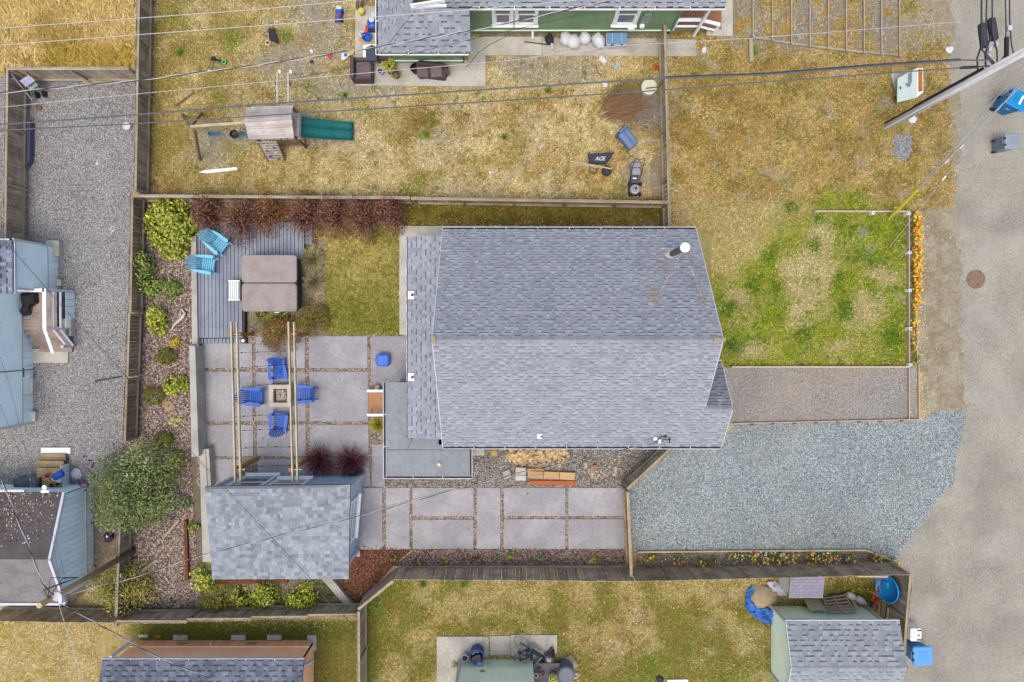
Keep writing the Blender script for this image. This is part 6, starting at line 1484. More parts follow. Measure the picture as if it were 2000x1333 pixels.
# climbing wall
cw0, cw1, cb0, cb1 = W(503, 277, 1.3), W(540, 275, 1.3), W(524, 315, .05), W(556, 313, .05)
for i in range(8):
    t0, t1 = i / 8, (i + .72) / 8; a, b, c, d = cw0.lerp(cb0, t0), cw1.lerp(cb1, t0), cw1.lerp(cb1, t1), cw0.lerp(cb0, t1); up = Vector((0, -.012, .02))
    q = MB(); g = R.uniform(.9, 1.1); q.tone = (g, g * .97, g * .94); q.poly([a, d, c, b, a + up, d + up, c + up, b + up], MB.BF); q.build('climbing_board', m_cedar, ps)
for s0, s1 in ((cw0, cb0), (cw1, cb1)): MB().bar(s0 - Vector((0, 0, .05)), s1 - Vector((0, 0, .05)), .06, .08).build('climbing_stringer', m_brownw, ps)
for i, (tt, s, c) in enumerate(((.2, .3, (226, 206, 110)), (.33, .72, (60, 110, 170)), (.47, .25, (60, 130, 150)), (.6, .7, (226, 206, 110)), (.74, .3, (50, 90, 150)), (.92, .7, (60, 130, 130)))):
    p = cw0.lerp(cb0, tt).lerp(cw1.lerp(cb1, tt), s); q = MB(); q.tone = S(*c); q.lathe([(.06, 0), (.06, .03), (.03, .06), (0, .06)], p + Vector((0, -.02, .02)), 8); q.build('hand_hold', m_leaf, ps)
# double slide
sa0, sa1, sb0, sb1 = W(581, 228, 1.32), W(581, 269, 1.32), W(690, 240, .16), W(690, 276, .16)
def slide_pt(t, s):
    p = sa0.lerp(sb0, t).lerp(sa1.lerp(sb1, t), s); e = t ** .0
    z = 1.32 * (1 - t) ** 1.0 + .16 * t - .10 * math.sin(math.pi * t); 
    return Vector((p.x, p.y, z))
prof = [(0, .12), (.03, .14), (.06, .02), (.25, -.02), (.44, .0), (.48, .09), (.52, .09), (.56, .0), (.75, -.02), (.94, .02), (.97, .14), (1, .12)]
q = MB(); n = 12; k = len(prof); base = len(q.v); V = []
for i in range(n + 1):
    for s, h in prof: V.append(slide_pt(i / n, s) + Vector((0, 0, h)))
q.poly(V, [(i * k + j, i * k + j + 1, (i + 1) * k + j + 1, (i + 1) * k + j) for i in range(n) for j in range(k - 1)])
so = q.build('slide', m_slide, ps, smooth=True); md = so.modifiers.new('thickness', 'SOLIDIFY'); md.thickness = .03
# swing beam, A-frame, swings
b0, b1 = W(373, 248, 2.25), W(490, 240, 2.25)
MB().bar(b0, b1, .10, .12).build('swing_beam', m_pale, ps)
for e in ((356, 225), (394, 222)): MB().bar(b0, W(*e, .0), .09, .09).build('a_frame_leg', m_brownw, ps)
MB().bar(b0 + Vector((.1, -.1, -.1)), W(391, 313, 0.0), .1, .1).build('a_frame_leg', m_brownw, ps); MB().bar(W(378, 258, 1.4), W(386, 262, 1.3), .1, .1).build('a_frame_brace', m_brownw, ps)
def swing(u, v, kind):
    p = W(u, v, .5); t = (p - b0).dot(b1 - b0) / (b1 - b0).length_squared; top = b0.lerp(b1, t)
    q = MB()
    if kind == 'belt':
        s = q.poly([(p.x + dx, p.y + dy, .5 + h) for dx, h in ((-.25, .12), (-.15, .02), (0, -.02), (.15, .02), (.25, .12)) for dy in (-.08, .08)], [(2 * i, 2 * i + 2, 2 * i + 3, 2 * i + 1) for i in range(4)]).build('swing_seat', mat('teal_swing', S(60, 120, 146)), ps)
        for dx in (-.25, .25): MB().tube([(p.x + dx, p.y, .62), (top.x + dx * .8, top.y, 2.2)], .006, 4).build('swing_chain', m_steel, s)
    else:
        s = q.lathe([(.10, -.05), (.17, .0), (.19, .14), (.165, .14), (.14, .02), (0, .0)], p, 14).build('swing_seat', m_dark, ps)
        for a in range(3): MB().tube([(p.x + .18 * math.cos(a * 2.1), p.y + .18 * math.sin(a * 2.1), .64), (top.x, top.y, 2.2)], .006, 4).build('swing_chain', m_steel, s)
swing(420, 262, 'belt'); swing(459, 264, 'bucket'); swing(483, 262, 'belt')
# monkey bar ladder beyond the roof
for u in (541.5, 563): MB().bar(W(u, 142, 1.9), W(u, 204, 1.9), .05, .05).build('ladder_rail', mat('white_timber', S(220, 214, 206)), ps)
for v in (158, 177, 195): MB().tube([W(541, v, 1.9), W(563, v - .5, 1.9)], .018, 6).build('rung', mat('green_rung', S(120, 180, 150)), ps)
for u in (541.5, 563): MB().bar(W(u, 142, 1.88), W(u + 14 * (u - 500) / 60 - 12, 166, .0), .05, .05, up=(0, 1, 0)).build('ladder_leg', m_brownw, ps); q = MB(); q.box(W(u + 5, 141, 1.9), (.08, .12, .08)); q.build('ladder_foot', m_white, ps)
# white board on the grass
MB().prism([tuple(W(u, v, .04)[:2]) for u, v in ((389, 337), (400, 333), (462, 327), (464, 332), (404, 339))], .0, .05).build('board', m_white, None, 'long broken white board lying on the dry lawn below the swings', 'board')
MB().tube([W(341, 207, .04), W(356, 198, .06), (W(379, 180, .05))], [.06, .05, .03], 7).build('branch', m_brownw, None, 'dead branch lying on the lawn above the swing frame', 'branch')
# toy scooter
sc = thing('toy_scooter', 'small black and green kick scooter lying on the upper lawn', 'scooter', tuple(W(422, 122)))
MB().bar(W(417, 115, .12), W(437, 122, .08), .09, .03).build('deck', m_black, sc)
MB().lathe([(.10, -.03), (.12, 0), (.10, .03), (.05, .03), (.05, -.03)], W(437, 122, .10), 14).build('wheel', mat('mint_plastic', S(110, 190, 140)), sc); MB().lathe([(.09, -.03), (.11, 0), (.09, .03), (0, .03)], W(416, 115, .14), 14).build('wheel', m_black, sc)
MB().tube([W(416, 116, .14), W(411, 138, .1)], .022, 6).build('steering_tube', m_steel, sc); MB().tube([W(406, 137, .1), W(416, 139, .1)], .02, 6).build('handlebar', m_white, sc)
# wheelbarrows
def barrow(label, u, v, ang, wheel_col, sc_=1.0, letter=None, tub=None):
    """wheelbarrow tipped on its side, so one handle, the tub's side and the wheel show"""
    t = thing('wheelbarrow', label, 'wheelbarrow', (0, 0, 0), world=False); tb = tub or m_black
    # local: x from handle end (-) to wheel (+), y towards the tub, z up
    q = MB(); b0 = [(-.28, .03), (.42, .03), (.52, .10), (.72, .52), (-.32, .40)]
    q.prism(b0, .10, .34); o = q.build('tub', tb, t)
    q = MB(); q.tube([(*p, .36) for p in ((-.36, .42), (-.29, .0), (.46, .0), (.76, .55))], .022, 6); q.build('tub_rim', tb, t)
    MB().bar((-.98, .06, .16), (.72, -.16, .16), .055, .05).build('handle', m_pale, t); MB().bar((-.98, .02, .06), (.72, -.18, .04), .05, .04).build('handle', m_pale, t)
    wl = MB(); wl.lathe([(.12, -.05), (.21, -.05), (.23, 0), (.21, .05), (.12, .05), (.12, .02), (.0, .02)], (.52, -.24, .10), 20).build('wheel', m_black if not wheel_col else mat('cream_plastic', S(222, 206, 150)), t)
    MB().lathe([(.10, 0), (.10, .012), (.03, .02), (0, .03)], (.52, -.24, .122), 14).build('wheel_hub', m_dark if not wheel_col else m_black, t)
    q = MB(); q.tube([(-.24, .0, .14), (-.22, -.34, .14), (-.1, -.42, .14), (.02, -.38, .14), (.18, -.06, .14)], .018, 6); q.build('leg', m_black, t)
    if letter:
        cu = bpy.data.curves.new('lettering', 'FONT'); cu.body = letter; cu.size = .22; cu.extrude = .002; cu.shear = .35; cu.align_x = 'CENTER'; cu.offset = .006
        tmp = bpy.data.objects.new('lettering_text', cu); C.objects.link(tmp); dg = bpy.context.evaluated_depsgraph_get(); lme = bpy.data.meshes.new_from_object(tmp.evaluated_get(dg)); bpy.data.objects.remove(tmp); lme.materials.clear(); lme.materials.append(mat('white_print', S(236, 236, 236), attr=False)); l = bpy.data.objects.new('lettering', lme); C.objects.link(l); l.parent = o; l.location = (.16, .14, .343); l.rotation_euler = (0, 0, math.radians(4))
    p = W(u, v, .2); p.z = 0; place(t, p, ang); t.scale = (sc_,) * 3
    return t
barrow('black wheelbarrow with white lettering tipped on its side on the dry lawn', 1163, 321, math.radians(-3), None, 1.0, 'ACE', mat('black_tub', S(56, 58, 66), var=.08, rough=.5))
barrow('small toy wheelbarrow with a cream wheel, upright handle, near the top of the lawn', 525, 66, math.radians(-80), True, .62)
# lawn mower
lm = thing('lawn_mower', 'black and grey push lawn mower beside the slatted fence corner', 'lawn mower', tuple(W(1240, 360)))
p = W(1239, 372, .3); MB().rbox((p.x, p.y + .12, .22), (.48, .66, .2), .12, edge=.05).build('deck', m_black, lm)
MB().lathe([(.21, 0), (.23, .1), (.21, .2), (.12, .24), (.11, .22), (0, .25)], (p.x, p.y, .32), 20).build('engine_cover', mat('silver_cover', S(188, 186, 184), rough=.35, metal=.3), lm, smooth=True)
MB().box((p.x + .02, p.y + .04, .58), (.1, .12, .02), .5).build('engine_vent', m_black, lm)
c = W(1240, 352, .4); MB().box((c.x, c.y, .38), (.36, .28, .16)).build('chute', mat('mower_grey', S(90, 92, 98)), lm); MB().box((c.x - .02, c.y + .06, .463), (.16, .05, .006)).build('decal', m_white, lm)
c = W(1242, 330, .5); MB().rbox((c.x, c.y, .42), (.38, .54, .3), .06, edge=.04).build('grass_bag', mat('grey_fabric', S(168, 166, 168), var=.08), lm); MB().bar(W(1233, 328, .58), W(1252, 328, .58), .02, .02).build('bag_seam', m_black, lm)
for (u, v) in ((1228, 360), (1252, 360), (1229, 380), (1250, 380)): MB().lathe([(.08, -.03), (.1, 0), (.08, .03), (0, .03)], W(u, v, .1), 12, Matrix.Rotation(math.pi / 2, 3, 'Y')).build('wheel', m_black, lm)
q = MB(); q.tube([W(1230, 352, .35), W(1239, 314, .95), W(1240, 310, 1.0), W(1250, 312, 1.0), W(1259, 310, 1.0), W(1259, 315, .95), W(1250, 350, .35)], .016, 6); q.build('handle', m_dark, lm)
# fallen grey-blue bin, barrel lid, orange toy, tools
tb = thing('trash_can', 'blue grey trash can lying on its side on the dry lawn', 'trash can', (0, 0, 0), world=False)
m_bb = mat('blue_grey_plastic', S(112, 140, 176), var=.06, scale=2, rough=.4, col2=S(100, 128, 164), coord='obj')
Mx = Matrix.Rotation(math.pi / 2, 3, 'Y')
MB().rbox((0, 0, .3), (.5, .56, .78), .1, M=Mx, edge=.03, taper=.86).build('body', m_bb, tb); MB().rbox((.44, 0, .3), (.56, .62, .1), .1, M=Mx, edge=.03, tone=(.9, .92, .95)).build('rim', m_bb, tb)
MB().box((.42, .22, .585), (.06, .1, .02)).build('handle', m_black, tb); MB().bar((-.36, .0, .57), (.36, 0, .59), .02, .02, tone=(.7, .75, .8)).build('seam', m_bb, tb)
p = W(1226, 273, .3); p.z = 0; place(tb, p, math.radians(128))
bl_ = thing('barrel', 'cream plastic barrel with a round lid by the slatted fence', 'barrel', tuple(W(1268, 172)))
m_cream = mat('cream_plastic2', S(228, 226, 196), var=.04, scale=3, rough=.45)
p = W(1268, 170, .6); MB().lathe([(.29, 0), (.31, .1), (.31, .52), (.29, .6)], (p.x, p.y, 0), 22).build('body', m_cream, bl_, smooth=True); MB().lathe([(.33, .58), (.34, .62), (.30, .64), (.28, .61), (.12, .61), (.11, .64), (0, .64)], (p.x, p.y, 0), 26).build('lid', m_cream, bl_)
MB().tube([W(1262, 173, .66), W(1285, 170, .9)], .02, 6).build('stick', m_black, None, 'short black stick lying across the cream barrel lid', 'stick')
q = MB(); q.tone = (1, 1, 1)
rr = random.Random(4); p = W(1285, 131, .1)
for i in range(12): q.box(p + Vector((rr.uniform(-.18, .18), rr.uniform(-.1, .1), rr.uniform(-.06, .06))), (rr.uniform(.05, .16), rr.uniform(.03, .07), .06), rr.uniform(0, 3))
q.build('toy', mat('orange_plastic', S(236, 92, 30), var=.06, rough=.4), None, 'bright orange plastic toy at the foot of the slatted fence', 'toy')
# brush pile
bp = thing('brush_pile', 'pile of cut brown branches beside the cream barrel', 'brush pile', tuple(W(1235, 200)))
rr = random.Random(12); q = MB()
for i in range(380):
    a = W(1180 + rr.gauss(10, 8), 208 + rr.gauss(4, 12), .05 + rr.random() * .2); b = a + Vector((rr.uniform(.6, 1.7), rr.gauss(.25, .36), rr.uniform(.05, .4))); g = rr.uniform(.6, 1.3); q.tone = (g, g * .94, g * .9)
    q.tube([a, a.lerp(b, .5) + Vector((0, rr.gauss(0, .06), .06)), b], [.012, .009, .004], 3, cap=False)
q.build('twigs', mat('brush_twig', S(186, 150, 114), var=.15, scale=6), bp, kind='stuff')
q = MB()
for i in range(420):
    a = W(rr.gauss(1272, 16), rr.gauss(222, 18), .05 + rr.random() * .25); an = rr.uniform(0, 6.28); b = a + Vector((math.cos(an) * rr.uniform(.15, .5), math.sin(an) * rr.uniform(.15, .5), rr.uniform(-.05, .12))); g = rr.uniform(.6, 1.25); q.tone = (g, g, g)
    q.tube([a, a.lerp(b, .5) + Vector((rr.gauss(0, .05), 0, .03)), b], [.014, .011, .005], 3, cap=False)
q.build('dry_branches', mat('grey_branch', S(206, 194, 176), var=.15, scale=6), bp, kind='stuff')
MB().tube([W(1177, 220, .1), W(1192, 217, .18), W(1240, 206, .3)], [.05, .045, .02], 7).build('log', mat('grey_branch', S(150, 138, 124)), bp)
MB().tube([W(1196, 190, .3), W(1222, 158, .3)], [.025, .015], 6).build('log', m_brownw, bp)
MB().prism([tuple(W(a, b, .03)[:2]) for a, b in ((1276, 302), (1291, 306), (1292, 384), (1272, 384), (1270, 330))], 0, .03).build('plywood_sheet', mat('grey_ply', S(160, 144, 118), var=.18, scale=1.5, col2=S(140, 124, 100)), None, 'old grey plywood sheet lying beside the lawn mower', 'plywood')
MB().bar(W(1259, 274, .03), W(1291, 276, .03), .14, .05).build('board', m_rail, None, 'short grey board by the slatted fence below the branches', 'board')
# litter on the lawns
def litter(name, lab, u, v, s, m, seed=1, cat='litter', n=3):
    rr = random.Random(seed); q = MB(); p = W(u, v, .03)
    for i in range(n):
        q.lathe([(s * .9, -.02), (s, .02), (s * .4, s * .5), (0, s * .45)], p + Vector((rr.uniform(-s, s), rr.uniform(-s, s), 0)) * (.7 if n > 1 else 0), 7)
    return q.build(name, m, None, lab, cat)
m_wp = mat('white_plastic', S(232, 232, 236), var=.05, rough=.5)
litter('paper_scrap', 'crumpled white paper on the lawn below the blue lidded tote', 1178, 117, .13, m_wp, 1); litter('bottle', 'pale blue bottle lying on the dry grass', 1206, 129, .1, mat('pale_blue_plastic', S(170, 200, 216)), 2, 'bottle'); litter('paper_scrap', 'white scrap above the brush pile', 1182, 164, .1, m_wp, 3)
litter('ball', 'small white ball alone on the dry lawn', 958, 338, .07, m_wp, 4, 'ball', 1); litter('ball', 'pale ball on the grey gravel', 190, 320, .07, m_cream, 5, 'ball', 1); litter('paper_scrap', 'white scrap near the road at the top right', 1855, 98, .12, m_wp, 6)
litter('paper_scrap', 'crumpled white bag beside the butterfly bush on the gravel', 149, 922, .22, m_wp, 7); litter('stone_marker', 'white block at the base of the tall utility pole', 1782, 233, .2, m_wp, 8, 'block', 1); litter('brick', 'orange brick fragment by the pale blue landing', 142, 574, .1, m_new, 9, 'brick', 1)
litter('paper_scrap', 'pale scrap on the lawn right of the porch pad', 1374, 98, .1, m_wp, 10)
q = MB(); p = W(248, 247, .05); q.lathe([(.0, .02), (.13, .03), (.17, .05), (.18, .04), (.13, .0), (0, 0)], p, 20); q.build('plate', m_lav, None, 'white dish lying against the fence on the grey gravel', 'dish')
q = MB(); q.tube([W(220, 447, .03) + Vector((.09 * math.cos(a), .09 * math.sin(a), 0)) for a in np.linspace(0, 5.6, 10)] + [W(218, 454, .03), W(217, 458, .03)], .022, 6); q.build('hose_piece', m_wp, None, 'short curled white hose on the grey gravel', 'hose')
MB().bar(W(163, 160, .06), W(219, 158, .06), .12, .12).build('timber', m_pale, None, 'short pale timber lying at the foot of the upper left fence', 'timber')
MB().prism([tuple(W(a, b, .3)[:2]) for a, b in ((52, 232), (59, 236), (58, 312), (51, 325))], 0, .3).build('tarp', mat('grey_tarp', S(92, 92, 112), var=.12), None, 'folded dark grey sheet standing along the left fence', 'tarp')
# hand truck in the corner
ht = thing('hand_truck', 'striped folding chair and hand truck leaning in the top left fence corner', 'folding chair', tuple(W(62, 172)))
m_redm = mat('red_metal', S(150, 50, 60), rough=.4)
MB().prism([tuple(W(a, b, .9)[:2]) for a, b in ((38, 158), (57, 146), (68, 158), (50, 170))], .86, .9).build('seat_fabric', mat('lilac_fabric', S(196, 196, 220)), ht)
MB().prism([tuple(W(a, b, .7)[:2]) for a, b in ((53, 169), (68, 159), (74, 167), (58, 177))], .66, .7).build('fabric_stripe', mat('grey_green_fabric', S(160, 190, 170)), ht)
for a, b, r, m in (((21, 143), (63, 196), .02, m_lav), ((48, 136), (84, 178), .022, m_redm), ((36, 160), (58, 188), .025, m_redm), ((25, 153), (48, 176), .02, m_lav)): MB().tube([W(*a, 1.2), W(*b, .25)], r, 6).build('frame_tube', m, ht)
for (u, v) in ((72, 186), (86, 184)): MB().lathe([(.12, -.04), (.15, 0), (.12, .04), (0, .04)], W(u, v, .15), 14, Matrix.Rotation(math.radians(70), 3, 'Y')).build('wheel', m_dark, ht)
MB().prism([tuple(W(a, b, .06)[:2]) for a, b in ((70, 205), (80, 206), (81, 214), (73, 216), (68, 210))], 0, .08).build('stone', mat('red_stone', S(150, 104, 90)), None, 'reddish flat stone below the folding chair', 'stone')

# ------------------------------------------------------------------ utility poles and overhead lines
m_pole = mat('grey_pole_wood', S(206, 202, 198, .75), var=.12, scale=1.0, rough=.9, col2=S(176, 170, 164, .75), streak=(6, 6, .4))
m_pole2 = mat('brown_pole_wood', S(170, 146, 112), var=.15, scale=1.0, rough=.9, col2=S(146, 122, 92), streak=(6, 6, .4))
m_wire = mat('aluminium_wire', S(206, 206, 204), var=.05, rough=.5, metal=.2)
m_cable = mat('black_cable', S(66, 68, 74), var=.1, rough=.6)
m_cablew = mat('grey_cable', S(108, 110, 112), var=.1, rough=.6)
up_ = thing('utility_pole', 'tall grey utility pole leaning out of frame at the upper right', 'utility pole', tuple(W(1731, 249)))
pb = W(1733, 248); MB().tube([pb - Vector((0, 0, .1)), pb + Vector((0, 0, 5.5)), pb + Vector((0, 0, 11.5))], [.155, .135, .11], 16).build('shaft', m_pole, up_, smooth=True)
MB().tube([pb + Vector((-.10, .16, 2.2)), pb + Vector((-.10, .15, 6.2))], .055, 8).build('riser_conduit', m_black, up_); MB().tube([pb + Vector((-.1, .15, 0)), pb + Vector((-.1, .15, 2.2))], .04, 8).build('riser_conduit', m_dark, up_)
MB().tube([pb + Vector((-.145, -.09, 0)), pb + Vector((-.11, -.07, 11))], .024, 6).build('white_conduit', m_white, up_)
q = MB(); q.box(pb + Vector((0, 0, .06)), (.1, .1, .12)); 
MB().bar(pb + Vector((0, .1, 7.2)), pb + Vector((0, .8, 7.2)), .1, .1).build('bracket_arm', m_dark, up_)
for i, z in enumerate((6.2, 6.6)): MB().tube([pb + Vector((-.06, .16, z - .3)), pb + Vector((-.3, .5, z)), pb + Vector((-.1, 1.1, z))], .03, 6).build('cable_bend', m_cable, up_)
# splice closures hung on the northern cable bundle
nb = [W(1932, 128, 6.4), W(1934, 60, 6.5), W(1925, -60, 6.6)]
def closure(label, u0, v0, u1, v1, z, r, m=None):
    a, b = W(u0, v0, z), W(u1, v1, z); d = (b - a).normalized()
    return MB().tube([a, a + d * .04, a + d * .1, b - d * .1, b - d * .04, b], [r * .5, r * .95, r, r, r * .95, r * .5], 12).build('splice_closure', m or m_cable, None, label, 'cable closure')
closure('larger black splice closure hanging on the cables, upper right', 1917, 46, 1923, 94, 6.5, .13); closure('ribbed black splice closure beside the larger one, upper right', 1935, 36, 1942, 80, 6.45, .14)
closure('slim dark splice closure on the lower cable near the pole', 1874, 133, 1910, 131, 6.5, .05, m_dark)
def cable(label, px, z, r, m, sag=0.0, name='overhead_cable', group=None):
    zs = z if isinstance(z, (list, tuple)) else [z] * len(px)
    P = [W(u, v, zz) for (u, v), zz in zip(px, zs)]; pts = []
    for a, b in zip(P[:-1], P[1:]):
        for i in range(8): pts.append(a.lerp(b, i / 8))
    pts.append(P[-1])
    return MB().tube(pts, r, 6).build(name, m, None, label, 'cable', group)
def twisted(label, px, z, r=.014, pitch=1.5):
    """service drop: black conductor and bare neutral wound round each other"""
    zs = z if isinstance(z, (list, tuple)) else [z] * len(px); P = [W(u, v, zz) for (u, v), zz in zip(px, zs)]
    t = thing('service_drop', label, 'cable', tuple(P[0]))
    L = sum((b - a).length for a, b in zip(P[:-1], P[1:])); d0 = (P[-1] - P[0]).normalized(); s = d0.cross(Vector((0, 0, 1))).normalized(); u = s.cross(d0); s0 = 0; A, B = [], []
    for a, b in zip(P[:-1], P[1:]):
        ln = (b - a).length; n = max(4, int(ln / (pitch / 7)))
        for i in range(n + 1):
            p = a.lerp(b, i / n); ph = 2 * math.pi * (s0 + ln * i / n) / pitch; o = (s * math.cos(ph) + u * math.sin(ph)) * r
            A.append(p + o); B.append(p - o)
        s0 += ln
    MB().tube(A, r * 1.05, 5).build('black_conductor', m_black, t); MB().tube(B, r * 1.05, 5).build('bare_neutral', m_wire, t)
cable('uppermost thin white wire over the top left field', ((-20, 57), (500, 19), (745, -4)), 9.0, .011, m_wire)
cable('second thin white wire from the top, crossing to the green house roof', ((-20, 90), (500, 51), (735, 33), (949, 17), (1200, -6)), 9.0, .011, m_wire)
twisted('black and silver twisted wire crossing above the playground to the green house', ((-20, 184), (255, 159), (500, 128), (735, 93), (960, 52), (1190, 2)), 8.5)
cable('thin white wire from the left edge over the green house steps to the road', ((-20, 212), (255, 185), (500, 162), (735, 141), (1000, 118), (1200, 90), (1470, 75), (1876, 43)), 7.5, .009, m_wire)
cable('thin dark wire over the corner of the green house terrace', ((560, 157), (735, 122), (950, 70), (1130, 30)), 6.5, .008, m_cable)
cable('dark wire with a coil running from the green house terrace', ((912, 131), (934, 103), (960, 86), (1000, 66)), 2.2, .012, m_cable)
cable('thick upper communication cable across the whole top of the scene', ((-20, 245), (250, 226), (500, 205), (1000, 172), (1300, 153), (1500, 146), (1700, 130), (1880, 118), (1938, 118)), 6.6, .027, m_cablew)
cable('black cable lashed just above the thick communication cable, right half', ((1300, 150.5), (1500, 143.5), (1700, 127), (1876, 116)), 6.62, .026, m_cable)
cable('lower communication cable ending at the slim splice closure', ((-20, 256), (250, 243), (500, 227), (1000, 196), (1300, 176), (1500, 160), (1874, 133)), 6.5, .022, m_cablew)
cable('short cable from the slim splice closure to the tall pole', ((1910, 131), (1930, 129), (1944, 134)), 6.5, .022, m_cable)
for lab, px, r in (('left cable of the bundle running north out of frame', ((1946, 128), (1918, 98), (1917, 40), (1917, -60)), .03), ('middle cable of the bundle running north out of frame', ((1944, 134), (1927, 110), (1926, 40), (1929, -60)), .024), ('right cable of the bundle with hanging loops running north', ((1948, 130), (1947, 100), (1938, 60), (1938, -60)), .024), ('long black cable right of the splice closures', ((1950, 126), (1962, 108), (1965, 60), (1962, -60)), .02), ('rightmost black cable with a white box hanging in it', ((1980, 108), (1975, 84), (1972, 40), (1971, -60)), .022)):
    cable(lab, px, 6.6, r, m_cable)
q = MB(); q.box(W(1971, 56, 6.6), (.14, .16, .12)); q.build('junction_box', m_lav, None, 'small white junction box on the rightmost black cable', 'junction box')
for lab, (u, v) in (('white cable tag at the left below the big closure', (1933, 97)), ('white cable tag at the right below the big closure', (1945, 88)), ('lowest white cable tag near the tall pole', (1931, 112))): MB().box(W(u, v, 6.5), (.09, .16, .1), -.3).build('cable_tag', m_lav, None, lab, 'cable tag')
# guy wires with the yellow guard
g0, g1 = W(1735, 429), pb + Vector((0, 0, 10.5))
gw = thing('guy_wire', 'guy wire with a bright yellow guard anchored at the front lawn', 'guy wire', tuple(g0))
gm = g0.lerp(g1, .205); MB().tube([g0, gm], .05, 8).build('guard', mat('yellow_plastic', S(238, 218, 40), var=.05, rough=.5), gw); MB().tube([gm, g1], .026, 5).build('wire', m_wire, gw); MB().tube([g0 + Vector((.15, 0, 0)), g1 - Vector((0, 0, 1.6))], .016, 5).build('wire', m_wire, gw)
for t_ in (.37, .45): MB().tube([g0.lerp(g1, t_) + Vector((.04, .02, 0)), g0.lerp(g1, t_ + .018) + Vector((.04, .02, 0))], .045, 8).build('wire_marker', m_white, gw)
gw2 = thing('guy_wire', 'thin single guy wire passing right of the yellow guarded one', 'guy wire', tuple(W(1738, 482)))
h0, h1 = W(1738, 482), pb + Vector((.1, 0, 9.2)); MB().tube([h0, h1], .013, 5).build('wire', m_wire, gw2); MB().tube([h0.lerp(h1, .40), h0.lerp(h1, .42)], .03, 8).build('wire_marker', m_white, gw2)
# pad mounted cabinet, front leaning plates and the bins
ub = thing('utility_box', 'pale green pad mounted utility cabinet with a rusty orange lid edge', 'utility box', tuple(W(1775, 172)))
m_box = mat('pale_green_metal', S(214, 228, 214, 1.1), var=.06, scale=3, rough=.5)
A = [W(1753, 152), W(1790, 140), W(1793, 190), W(1752, 200)]; B = [W(1754, 155, .35), W(1790, 134, .95), W(1791, 190, .95), W(1752, 201, .35)]
MB().poly(A + B, MB.BF if True else ()).build('cabinet', m_box, ub)
MB().poly([W(1753, 154, .37), W(1790, 133, .97), W(1792, 191, .97), W(1752, 201, .37), W(1753, 154, .40), W(1790, 133, 1.0), W(1792, 191, 1.0), W(1752, 201, .40)], tuple(tuple(reversed(f)) for f in MB.BF)).build('front_lid', m_box, ub)
MB().poly([W(1791, 133, .95), W(1803, 134, .95), W(1803, 181, .95), W(1791, 190, .95), W(1791, 133, 1.0), W(1803, 134, 1.0), W(1803, 181, 1.0), W(1791, 190, 1.0)], tuple(tuple(reversed(f)) for f in MB.BF)).build('top_plate', m_white, ub)
MB().poly([W(1793.5, 135, 1.004), W(1802, 136, 1.004), W(1802, 178, 1.004), W(1793.5, 180, 1.004), W(1793.5, 135, 1.012), W(1802, 136, 1.012), W(1802, 178, 1.012), W(1793.5, 180, 1.012)], tuple(tuple(reversed(f)) for f in MB.BF)).build('rust_patch', mat('orange_rust', S(206, 136, 58), var=.2, scale=9, rough=.9, col2=S(176, 100, 60)), ub)
q = MB(); q.poly([W(u, v, .44 + (u - 1753) / 38 * .6) for u, v in ((1774, 144), (1781, 141), (1781, 160), (1777, 170), (1772, 170), (1768, 165), (1774, 161))], ((0, 6, 5, 4, 3, 2, 1),)); q.build('label_panel', mat('faded_label', S(160, 166, 178)), ub)
q = MB(); q.box(W(1759, 172, .52), (.06, .1, .02)); q.build('latch', m_dark, ub)
MB().prism([tuple(W(a, b, .04)[:2]) for a, b in ((1740, 145), (1770, 137), (1786, 140), (1787, 186), (1757, 199), (1754, 196))], -.05, .05).build('concrete_pad', m_conc, ub)
def bin_(label, u, v, ang, m, h=1.05, mark=None, sx=.58, sy=.66, z0=0):
    t = thing('wheelie_bin', label, 'bin', (0, 0, 0), world=False)
    MB().rbox((0, 0, h * .47), (sy, sx, h * .9), .07, edge=.01, taper=.76).build('body', m, t)
    l = MB().rbox((.02, 0, h * .95), (sy + .10, sx + .07, .09), .08, edge=.03, tone=(1.35, 1.3, 1.22)).build('lid', m, t)
    MB().rbox((.05, 0, h * .998), (sy * .5, sx * .55, .018), .04, edge=.006, tone=(1.25, 1.22, 1.18)).build('lid_panel', m, l)
    for s in (-1, 1): MB().box((-sy / 2 - .03, s * .14, h * .97), (.09, .09, .05)).build('hinge', m_black, l)
    MB().tube([(-sy / 2 - .08, -.22, h * .93), (-sy / 2 - .08, .22, h * .93)], .018, 6).build('handle', m, t)
    for s in (-1, 1): MB().lathe([(.07, -.03), (.11, -.025), (.11, .025), (.07, .03), (0, .03)], (-sy / 2 + .10, s * (sx / 2 - .05), .11), 14, Matrix.Rotation(math.pi / 2, 3, 'X')).build('wheel', m_black, t)
    if mark: MB().box((.12, 0, h + .012), (.09, .40, .004)).build('lid_label', m_white, l); MB().box((.0, -sx / 2 + .035, h * .62), (.16, .01, .1), M=Matrix.Rotation(-.08, 3, 'X')).build('side_label', m_white, t)
    p = W(u, v, h * .5); p.z = z0; return place(t, p, ang)
m_binb = mat('blue_bin_plastic', S(20, 132, 190), var=.05, scale=3, rough=.4, coord='obj'); m_bing = mat('grey_bin_plastic', S(134, 146, 156), var=.06, scale=3, rough=.45, coord='obj')
bin_('large blue recycling bin with a white label on its lid, by the road', 1971, 202, math.radians(-28), m_binb, 1.1, True, .70, .78)
bin_('grey wheelie bin standing on the road below the blue one', 1963, 282, math.radians(2), m_bing, .95, None, .60, .62)
bin_('light blue bin behind the lower right fence at the road', 1789, 1272, math.radians(3), mat('light_blue_bin', S(90, 156, 224), var=.05, scale=3, rough=.4, coord='obj'), 1.0, None, .74, .74)
